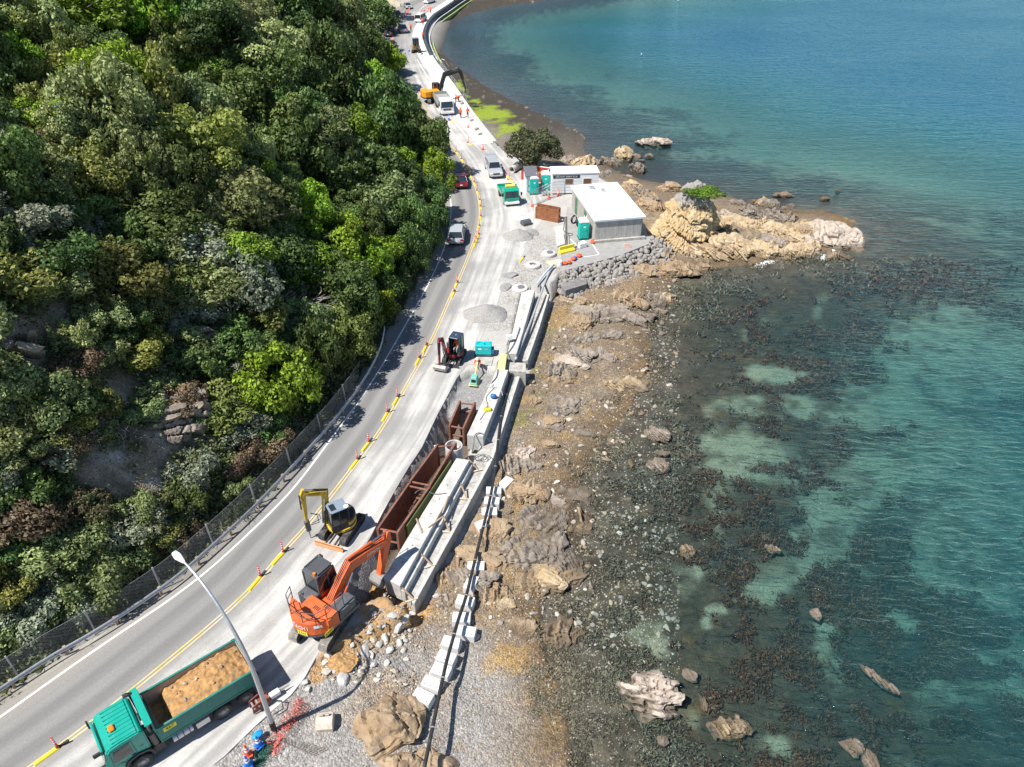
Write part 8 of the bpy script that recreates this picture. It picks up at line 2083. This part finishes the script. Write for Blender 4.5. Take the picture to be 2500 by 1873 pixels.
# ================================================================ lane separators
M_SEPY = mat('yellow_separator', (.78, .58, .03), rough=.5, var=.12, scale=3, dirt=.12); M_SEPK = mat('black_separator_end', (.03, .03, .03), rough=.7, dirt=.25)
M_POSTR = mat('red_delineator', (.72, .04, .05), rough=.5, var=.06); M_POSTW = mat('white_reflector', (.8, .8, .8), rough=.4)
def sep_proto():
    t = thing('lane_separator', 'x', 'lane separator', (0, 0, 0), 0, 'lane separators along the centre line')
    b = MB(); b.prism([(-.13, 0), (-.09, .09), (-.03, .12), (.03, .12), (.09, .09), (.13, 0)], -1.15, .05, 'y'); b.M = None; b.build('kerb', M_SEPY, t, bevel=.01)
    b = MB(); b.prism([(-.1, 0), (-.07, .06), (.07, .06), (.1, 0)], .06, .5, 'y'); b.build('end_piece', M_SEPK, t)
    p_ = MB(); p_.cyl((0, .0, .1), (0, .0, 1.0), .05, n=10); po = p_.build('post', M_POSTR, t)
    for z in (.5, .68, .86):
        b = MB(); b.cyl((0, 0, z), (0, 0, z + .07), .054, n=10); b.build('white_band', M_POSTW, po)
    b = MB(); b.cyl((0, 0, .06), (0, 0, .14), .1, n=10); b.build('post_base', M_SEPK, po)
    return t
SEP = [(142,1826),(636.7,1408),(692.6,1349.5),(873,1123),(901,1080),(946,1008),(971,971),(1023.6,876),(1040.7,845),(1108.4,714),(1116,692),(1160,594),(1164,585),(1168,574),(1170,553),(1174,530),(1174,506),(1172,490),(1165,468),(1158,447),(1148,428),(1143,420),(1138,408),(1127,390),(1114,372),(1096,347),(1078.5,326)]
sproto = sep_proto()
for k, (x, y) in enumerate(SEP):
    p = G(x, y); i = min(range(len(YLs)), key=lambda q: (YLs[q] - p).length); d = YLs[min(i + 1, len(YLs) - 1)] - YLs[i]
    rz = math.atan2(d.y, d.x) - math.pi / 2
    lab = 'red and white post on yellow separator, number %s from the dump truck' % (['one', 'two', 'three', 'four', 'five', 'six', 'seven', 'eight', 'nine', 'ten', 'eleven', 'twelve', 'thirteen', 'fourteen', 'fifteen', 'sixteen', 'seventeen', 'eighteen', 'nineteen', 'twenty', 'twenty one', 'twenty two', 'twenty three', 'twenty four', 'twenty five', 'twenty six', 'twenty seven'][k])
    if k == 0: sproto.location = p; sproto.rotation_euler = (0, 0, rz); sproto['label'] = lab
    else: dup(sproto, p, rz, lab)
# separators set across the closed lane
for k, (x, y) in enumerate([(1144, 350), (1237, 430), (1243, 440), (1101, 296)]):
    dup(sproto, G(x, y), R(30), ['lone red and white post standing in the closed lane near the cone', 'red and white post beside the silver ute', 'second red and white post near the green truck', 'red and white post in front of the white tipper truck'][k])

# ================================================================ cones
M_CONEO = mat('orange_cone_plastic', (.85, .10, .03), rough=.5, var=.08); M_CONEB = mat('blue_cone_plastic', (.01, .16, .62), rough=.5, var=.1); M_CONEW = mat('white_cone_band', (.85, .85, .85), rough=.4)
def cone(label, p, m, h=.9, tilt=None, group=None):
    t = thing('traffic_cone', label, 'traffic cone', p, random.uniform(0, 1.5), group)
    if tilt: t.rotation_euler = tilt
    b = MB(); b.box((0, 0, .03), (.42, .42, .06)); b.build('base', m, t, bevel=.02)
    b = MB(); b.lathe([(.17, .05), (.035, h), (.001, h)], n=18); cn = b.build('cone_body', m, t, smooth=False)
    for z0, z1 in ((.42, .56), (.66, .76)):
        r_ = lambda z: .17 + (.035 - .17) * (z - .05) / (h - .05) + .004
        b = MB(); b.lathe([(r_(z0 * h), z0 * h), (r_(z1 * h), z1 * h)], n=18); b.build('reflective_band', M_CONEW, cn)
    return t
cone('orange and white cone beside the two blue cones at the bottom', G(606, 1842), M_CONEO)
cone('blue and white cone at the bottom edge below the orange cone', G(607, 1868), M_CONEB)
cone('dark blue cone standing behind the orange cone near the lamp base', G(633, 1820), M_CONEB)
cone('small blue cone cut by the bottom edge', G(592, 1885), M_CONEB, .6)
for k, (x, y, m, lab) in enumerate([(980,126,M_CONEB,'left blue cone on the far road by the small excavator'),(998.6,126,M_CONEB,'right blue cone on the far road by the small excavator'),(1074,292,M_CONEB,'left blue cone in front of the white tipper truck'),(1096,293,M_CONEB,'right blue cone in front of the white tipper truck'),(1143,312,M_CONEO,'orange cone by the two workers near the white tipper truck'),(1179,366,M_CONEO,'orange cone at the near end of the far sea wall'),(1363,478,M_CONEO,'orange cone by the site hut stairs')]): cone(lab, G(x, y), m, .95)
row = resample(GL([(985, 44), (1003, 20)]), 2.6)
for p in row: cone('orange cone in the long row on the far corner', p, M_CONEO, .8, group='cone row at the far corner')
for x, y in [(969,136),(966,125),(963,112),(960,98),(959,86),(963,72),(973,54)]: cone('orange cone beside the parked cars under the trees', G(x, y), M_CONEO, .8, group='cones beside the parked cars')
for x, y in [(1028,32),(1036,27),(1046,22),(1050,30),(1044,16)]: cone('orange cone around the works by the white van', G(x, y), M_CONEO, .85, group='cones by the white van')

# ================================================================ small site gear near the camera
# blue crate, netting, mesh panel, bucket and breaker attachment by the lamp base
P, F = rock_arrays(880, 3, 4, None, 0, 4, .12, .3); o = np_mesh('blue_bundle', P * np.array([.3, .2, .12]), F, mat('bright_blue_sheet', (.01, .28, .62), rough=.5), smooth=True); o.location = G(628, 1795, .2); o.rotation_euler = (0, 0, .9); tag(o, 'bright blue plastic bundle beside the lamp base', 'bundle')
def netting(name, label, px_pts, m, seed, n=420, w=.45):
    line = resample([ground_at(*q) for q in px_pts], .1); rng = np.random.default_rng(seed); b = MB()
    for k in range(n):
        i = rng.integers(0, len(line)); p = line[i] + Vector((rng.normal() * w * .5, rng.normal() * w * .3, abs(rng.normal()) * .12 + .02))
        d = Vector((rng.normal(), rng.normal(), rng.normal() * .5)).normalized() * rng.uniform(.08, .25)
        b.tube([p, p + d * .5 + Vector((0, 0, .03)), p + d], .008, 3, caps=False)
    for k in range(26):
        i = rng.integers(0, len(line)); p = line[i] + Vector((rng.normal() * w * .4, rng.normal() * w * .3, abs(rng.normal()) * .06 + .02))
        q = [p + Vector((rng.uniform(-.16, .16), rng.uniform(-.16, .16), rng.uniform(0, .12))) for _ in range(4)]; b.add(q, [(0, 1, 2, 3)])
    o = b.build(name, m, fix=False); return stuff(o, label, 'netting')
netting('orange_netting', 'crumpled orange safety netting lying over the mesh panel', [(728,1715),(722,1745),(700,1765),(690,1790),(672,1815),(668,1838)], mat('orange_netting', (.66, .15, .11), rough=.6, var=.25), 3, 420)
netting('green_netting', 'crumpled dark green netting beside the cones', [(655,1825),(640,1850),(628,1870)], mat('dark_green_netting', (.02, .11, .075), rough=.6, var=.2), 4, 380, .35)
mp = thing('crumpled_mesh', 'bent steel mesh panel lying on the gravel under the netting', 'mesh panel', (0, 0, 0))
q = [ground_at(*p, .08) for p in [(668,1790),(762,1735),(755,1775),(712,1802)]]
b = MB()
def quad_mesh(b, A, B_, Cc, Dd, n, m_, r=.008):
    for k in range(n + 1): b.tube([A.lerp(B_, k / n), Dd.lerp(Cc, k / n)], r, 4)
    for k in range(m_ + 1): b.tube([A.lerp(Dd, k / m_), B_.lerp(Cc, k / m_)], r, 4)
A1, B1, C1, D1 = [ground_at(*p, .06) for p in [(676,1798),(803,1828),(770,1845),(690,1812)]]
quad_mesh(b, A1, B1, C1, D1, 14, 5); A1, B1, C1, D1 = [ground_at(*p, .1) for p in [(716,1800),(760,1728),(735,1712),(690,1770)]]; quad_mesh(b, A1, B1, C1, D1, 12, 6)
o = b.build('wires', mat('rusty_mesh_wire', (.10, .075, .06), rough=.7), mp, fix=False); o['kind'] = 'stuff'
bk_ = thing('digger_bucket', 'loose pale digger bucket lying upside down on the gravel', 'digger bucket', ground_at(796, 1768), R(5))
b = MB(); prof = [(-.42, 0), (-.46, .3), (-.3, .55), (.05, .62), (.35, .5), (.45, .2)]
for u0, u1 in zip(prof[:-1], prof[1:]): b.prism(thick(u0, u1, .03, .03), -.42, .42, 'x')
M_PALEB = mat('pale_worn_bucket', (.55, .46, .37), rough=.7, var=.2, scale=4, dirt=.25); b.build('shell', M_PALEB, bk_)
for s in (-.41, 0, .41):
    b = MB(); b.prism(prof + [(.45, 0)], s - .02, s + .02, 'x'); b.build('side_plate', M_PALEB, bk_)
for s in (-.15, .15):
    b = MB(); b.cyl((s - .1, .1, .72), (s + .1, .1, .72), .07, n=12); b.build('pin', M_STEEL, bk_)
br = thing('breaker_attachment', 'rusty hydraulic breaker attachment lying beside the dump truck', 'breaker', G(648, 1718), R(40))
M_REDB = mat('rusty_red_breaker', (.22, .05, .035), rough=.7, var=.3, scale=4, dirt=.3)
for s in (-.22, .22):
    b = MB(); b.prism([(-.75, .1), (-.7, .65), (-.2, .8), (.25, .6), (.3, .15)], s - .03, s + .03, 'y'); b.build('side_plate', M_REDB, br, bevel=.01)
b = MB(); b.box((-.1, 0, .35), (.7, .36, .34)); b.build('bracket', M_REDB, br, bevel=.02)
for x in (-.6, -.35):
    b = MB(); b.cyl((x, -.3, .5), (x, .3, .5), .06, n=10); b.build('pin', M_STEEL, br)
b = MB(); b.box((.6, 0, .32), (.55, .3, .3)); b.build('breaker_body', M_WPLAS, br, bevel=.03)
b = MB(); b.cyl((.85, 0, .32), (1.45, 0, .28), .07, .02, n=12); b.build('chisel', M_STEEL, br)
b = MB(); b.tube([(.3, -.3, .4), (.7, -.6, .3), (.6, -.9, .05), (.1, -.9, .04)], .03, 6); b.build('hose', M_HOSE, br)
for k, (x, y, rz, lab) in enumerate([(1284, 548, .5, 'grey toothed digger bucket on the ground near the rusty trench box')]):
    t = thing('digger_bucket', lab, 'digger bucket', G(x, y), rz)
    b = MB()
    for u0, u1 in zip(prof[:-1], prof[1:]): b.prism(thick(u0, u1, .03, .03), -.55, .55, 'x')
    b.build('shell', M_DARKGREY, t)
    for s in (-.54, .54):
        b = MB(); b.prism(prof + [(.45, 0)], s - .02, s + .02, 'x'); b.build('side_plate', M_DARKGREY, t)
    for q in range(4):
        b = MB(); b.beam((-.4 + q * .27, -.42, .02), (-.4 + q * .27, -.6, .02), .08, .04); b.build('tooth', M_STEEL, t)
# generator on its concrete slab
ge_ = thing('generator', 'turquoise generator box on a concrete slab behind the worker', 'generator', G(1181, 866), R(-2))
b = MB(); b.box((0, 0, .72), (1.45, .8, .95)); gb = b.build('canopy', mat('turquoise_machine_paint', (.008, .42, .44), rough=.4, var=.06, dirt=.08), ge_, bevel=.04)
b = MB(); b.box((.82, 0, .5), (.22, .7, .4)); b.build('side_box', mat('blue_machine_paint', (.02, .12, .30), rough=.45), ge_, bevel=.02)
for x in (-.3, .25):
    b = MB(); b.box((x, -.404, .85), (.3, .012, .12)); b.build('sticker', M_WHT if x < 0 else M_GALV, gb)
for x, y in ((-.45, .1), (-.55, -.1), (.1, .0), (.15, -.15)):
    b = MB(); b.box((x, y, 1.2), (.16, .08, .012)); b.build('vent', M_BLK, gb)
b = MB(); b.box((0, 0, .12), (1.6, .9, .2)); b.build('skid', M_UNDER, ge_, bevel=.02)
for s in (-.5, .5):
    b = MB(); b.tube([(s, 0, 1.2), (s - .1, .1, 1.75)], .02, 5); b.build('lifting_rod', M_GALV, ge_)
q = GL([(1142,890),(1200,893),(1205,872),(1150,868)]); b = MB(); b.loft([[(v.x, v.y, -.02) for v in q], [(v.x, v.y, .05) for v in q]]); o = b.build('concrete_pad', M_CONC_OLD, bevel=.02); tag(o, 'stained concrete slab under the turquoise generator', 'concrete pad')
# plate compactor
cp_ = thing('plate_compactor', 'pale green plate compactor pushed by the worker in the trench', 'plate compactor', G(1158, 936, -.62), R(-100))
cp_.scale = (1.2,) * 3; CZ = -.62; M_LG = mat('pale_green_plastic', (.16, .44, .38), rough=.5, var=.06); M_YP = mat('pale_yellow_steel', (.66, .58, .22), rough=.5, var=.1, dirt=.15)
b = MB(); b.prism([(-.42, .1), (-.36, 0), (.36, 0), (.55, .16), (.52, .2), (.34, .06), (-.36, .06)], -.32, .32, 'y'); b.build('base_plate', M_YP, cp_)
b = MB(); b.loft([[(-.35, -.27, .12), (.38, -.27, .12), (.38, .27, .12), (-.35, .27, .12)], [(-.3, -.22, .62), (.15, -.2, .62), (.15, .2, .62), (-.3, .22, .62)]]); b.build('engine_cover', M_LG, cp_, bevel=.03)
b = MB(); b.box((.26, 0, .38), (.12, .3, .2)); b.build('grille', M_BLK, cp_)
b = MB(); b.tube([(-.3, 0, .4), (-.75, 0, .75), (-1.25, 0, 1.0)], .06, 8); b.tube([(-1.25, -.22, 1.02), (-1.25, .22, 1.02)], .03, 6); b.build('handle', M_YP, cp_)
# floodlight / vent box on the wall, blue pump, yellow pump, hoses on the middle beam
fl_ = thing('floodlight', 'white floodlight box on a small stand near the far beam', 'floodlight', G(1243, 838), .2)
b = MB(); b.box((0, 0, .65), (.5, .35, .5)); b.build('lamp_box', M_WPLAS, fl_, bevel=.03)
for x, y in ((-.25, -.2), (.25, -.2), (0, .3)):
    b = MB(); b.tube([(0, 0, .45), (x, y, 0)], .025, 5); b.build('stand_leg', M_BLK, fl_)
P, F = rock_arrays(890, 3, 4, None, 0, 4, .05, .15); o = np_mesh('blue_pump', P * np.array([.26, .26, .26]), F, mat('blue_machine_paint', (.02, .12, .30)), smooth=True); o.location = G(1205, 967, .42); tag(o, 'round blue pump on the middle sea wall beam', 'pump')
yp = thing('yellow_toolbox', 'yellow plastic case on the middle sea wall beam', 'case', G(1190, 1003, .2), .3)
b = MB(); b.box((0, 0, .15), (.55, .4, .3)); b.build('case_body', mat('yellow_plastic', (.78, .66, .04)), yp, bevel=.05)
b = MB(); b.tube([(-.15, 0, .3), (-.1, 0, .4), (.1, 0, .4), (.15, 0, .3)], .025, 6); b.build('handle', M_BLK, yp)
M_PALEHOSE = mat('pale_grey_hose', (.45, .45, .45), rough=.5)
rr = random.Random(8)
def loose(name, label, pts, r, m, z): 
    b = MB(); b.tube(smooth_line([G(p[0], p[1], p[2] if len(p) > 2 else z) for p in pts], .12), r, 5); o = b.build(name, m, smooth=True); return tag(o, label, 'hose')
z3 = lambda X_, Y_: (900 + X_ / 3.682, 800 + Y_ / 3.682)
loose('hose', 'long black hose snaking along the far sea wall beam', [z3(1360, 0), z3(1330, 90), z3(1300, 160), z3(1250, 230), z3(1180, 280), z3(1150, 330), z3(1165, 390), z3(1150, 450), z3(1100, 500)], .035, M_BLACK, .25)
loose('hose', 'pale hose tangle on the middle beam by the compactor', [z3(1080,500),z3(1065,520),z3(1090,540),z3(1125,515),z3(1100,490),z3(1070,505),z3(1110,545),z3(1150,530),z3(1190,560),z3(1205,610)], .025, M_PALEHOSE, .28)
loose('hose', 'thin dark cable running down the middle beam past the yellow case', [z3(1130,540),z3(1070,600),z3(1050,640),z3(1075,690),z3(1060,740),z3(1000,830)], .018, M_BLACK, .25)
loose('hose', 'grey hose looped over the end of the middle beam', [z3(930,1130) + (-.7,), z3(945,1050) + (.0,), z3(950,960) + (.35,), z3(1000,940) + (.35,), z3(1050,970) + (.2,), z3(1085,1020) + (-.6,)], .05, mat('grey_hose', (.14, .145, .15), rough=.5), .2)
loose('hose', 'black hose coil lying on the lower ledge beside the pipe', [(1165 + 13 * math.cos(k * .55) + k * .9, 1117 + 7 * math.sin(k * .55) , -.74 + .01 * k) for k in range(26)], .03, mat('grey_hose', (.14, .145, .15)), -.74)
loose('hose', 'dark hose draped over the near trench box and beam', [(1013, 1205, .55), (1020, 1197, .6), (1035, 1195, .5), (1060, 1208, .2), (1090, 1204, .2)], .03, mat('grey_hose', (.14, .145, .15)), .3)
b = MB(); p = G(1062, 1098, 0); b.beam((p.x, p.y, -1.2), (p.x + .03, p.y - .05, .45), .12, .12); o = b.build('white_post', M_WPLAS); tag(o, 'white plastic post sticking up from the trench edge', 'post')
# old kerb pieces, black and yellow, by the ragged asphalt edge
t = dup(sproto, G(1277, 630), R(-20), 'loose yellow and black separator piece lying at the ragged asphalt edge')
for ch in list(t.children):
    if ch.name.startswith('post'):
        for g_ in list(ch.children): bpy.data.objects.remove(g_)
        bpy.data.objects.remove(ch)
# low barrier and ladder frame where the far footpath is being built
for k, (x0, y0, x1, y1) in enumerate([(1150, 300, 1200, 352), (1120, 262, 1148, 300)]):
    p, q = G(x0, y0), G(x1, y1); b = MB(); b.beam((p.x, p.y, .08), (q.x, q.y, .08), .25, .16); o = b.build('timber_form', M_PALETIMBER); tag(o, ['timber edge form of the new footpath near the orange cone', 'timber edge form of the new footpath near the two workers'][k], 'form')
for k, (x, y) in enumerate([(1170, 330), (1163, 318), (1150, 296), (1128, 255)]):
    b = MB(); b.box((0, 0, .2), (.9, .5, .4)); o = b.build('concrete_unit', M_CONC_OLD if k % 2 else M_CONC, bevel=.03); o.location = G(x, y); o.rotation_euler = (0, 0, .8); tag(o, ['first', 'second', 'third', 'fourth'][k] + ' small concrete unit along the footpath works counting from the orange cone', 'concrete unit')
# floating buoy in the bay
b = MB(); b.lathe([(.001, 0), (.25, .1), (.32, .35), (.2, .6), (.001, .65)], n=16); o = b.build('buoy', M_WPLAS, smooth=True); o.location = G(1656, 3, ZW - .1); tag(o, 'small white buoy floating far out in the bay', 'buoy')
b = MB(); b.lathe([(.001, 0), (.12, .05), (.16, .18), (.1, .3), (.001, .32)], n=14); o = b.build('buoy', M_WPLAS, smooth=True); o.location = G(1566, 134, ZW - .05); tag(o, 'tiny white float in the bay nearer the road', 'buoy')
# ================================================================ people
M_HIVIS = mat('orange_hi_vis', (.88, .12, .02), rough=.7, var=.12, scale=8); M_TROUSER = mat('dark_work_trousers', (.035, .04, .055), rough=.8, var=.2); M_SKIN = mat('skin', (.45, .27, .19), rough=.6, var=.08)
M_BOOT = mat('brown_boots', (.09, .055, .03), rough=.7); M_HELMET = mat('white_hard_hat', (.82, .82, .82), rough=.35, var=.03); M_STRIPE = mat('reflective_stripe', (.7, .72, .7), rough=.4); M_GREYT = mat('grey_work_trousers', (.30, .30, .31), rough=.8, var=.15)
def person(label, p, rz, pose='stand', trousers=M_TROUSER, hat=M_HELMET):
    src, J = BODY_MESH[pose]; m2 = src.copy()
    t = thing('person', label, 'person', p, rz)
    m2.materials.clear()
    for m in (M_HIVIS, trousers, M_SKIN, M_BOOT, M_STRIPE): m2.materials.append(m)
    JV = [Vector(J[k]) for k in JOINTS]
    def nearest(c):
        best, bi, bt = 9e9, 0, 0
        for li, (a, b_) in enumerate(LINKS):
            d = JV[b_] - JV[a]; q = max(0, min(1, (c - JV[a]).dot(d) / max(1e-9, d.length_squared))); e = (c - JV[a] - d * q).length - (RAD[a] * (1 - q) + RAD[b_] * q) * .9
            if e < best: best, bi, bt = e, li, q
        return bi, bt
    for pl in m2.polygons:
        li, q = nearest(Vector(pl.center)); a, b_ = LINKS[li]
        if li == 0: k = 1 if q < .22 else (4 if .42 < q < .58 else 0)
        elif li in (1, 4, 8): k = 0
        elif li in (2, 3): k = 2
        elif li in (5, 9): k = 0
        elif li in (6, 10): k = 0 if q < .75 else 2
        elif li in (7, 11): k = 2
        elif li in (15, 19): k = 3
        elif li in (14, 18): k = 3 if q > .72 else 1
        else: k = 1
        pl.material_index = k; pl.use_smooth = True
    link('body', m2, t)
    hd = Vector(J['head']); up = (Vector(J['crown']) - hd).normalized(); ax = up
    b = MB(); b.lathe([(.155, .015), (.155, .03), (.125, .035), (.12, .09), (.09, .145), (.04, .17), (.001, .172)], c=hd + up * .03, n=16, axis=ax); b.build('hard_hat', hat, t, smooth=False)
    return t
cl_ = cp_.location; person('worker in orange hi-vis and white hard hat pushing the plate compactor', (cl_.x + 1.78 * -math.cos(R(-100)), cl_.y + 1.78 * -math.sin(R(-100)), -.55), R(-100), 'lean', M_GREYT)
# operator seated in the mini excavator
mc, mh, mz = MINI_SEAT
off_ = Matrix.Rotation(mh, 3, 'Z') @ Vector((-.02, .31, 0))
person('operator in orange hi-vis and white hard hat sitting in the mini excavator', (mc[0] + off_.x, mc[1] + off_.y, mz + .28), mh, 'sit', M_GREYT)
M_OHAT = mat('orange_hard_hat', (.85, .12, .03), rough=.4)
for x, y, rz, pose, lab in [(1125, 289, -2.2, 'stand', 'worker in orange standing left of the pair near the white tipper truck'), (1142, 289, -1.2, 'reach', 'worker in orange standing right of the pair on the new footpath'), (1113, 250, -.4, 'bend', 'worker in orange bending over beside the white tipper truck'), (1120, 249, 2.6, 'bend', 'second worker in orange bending over beside the white tipper truck'),
        (1003.5, 77, 1.2, 'reach', 'worker in orange standing in the road beside the silver ute far away'), (1033, 62, -1.5, 'stand', 'worker in orange standing right behind the white van'), (1033, 98, 1.0, 'reach', 'worker in orange at the start of the curved dark sea wall'), (1052, 34, .4, 'stand', 'worker in orange beyond the white van near the far cones'), (1110, 8, -1, 'stand', 'worker in orange at the far end of the curved sea wall')]:
    person(lab, G(x, y), rz, pose, M_TROUSER, M_OHAT)
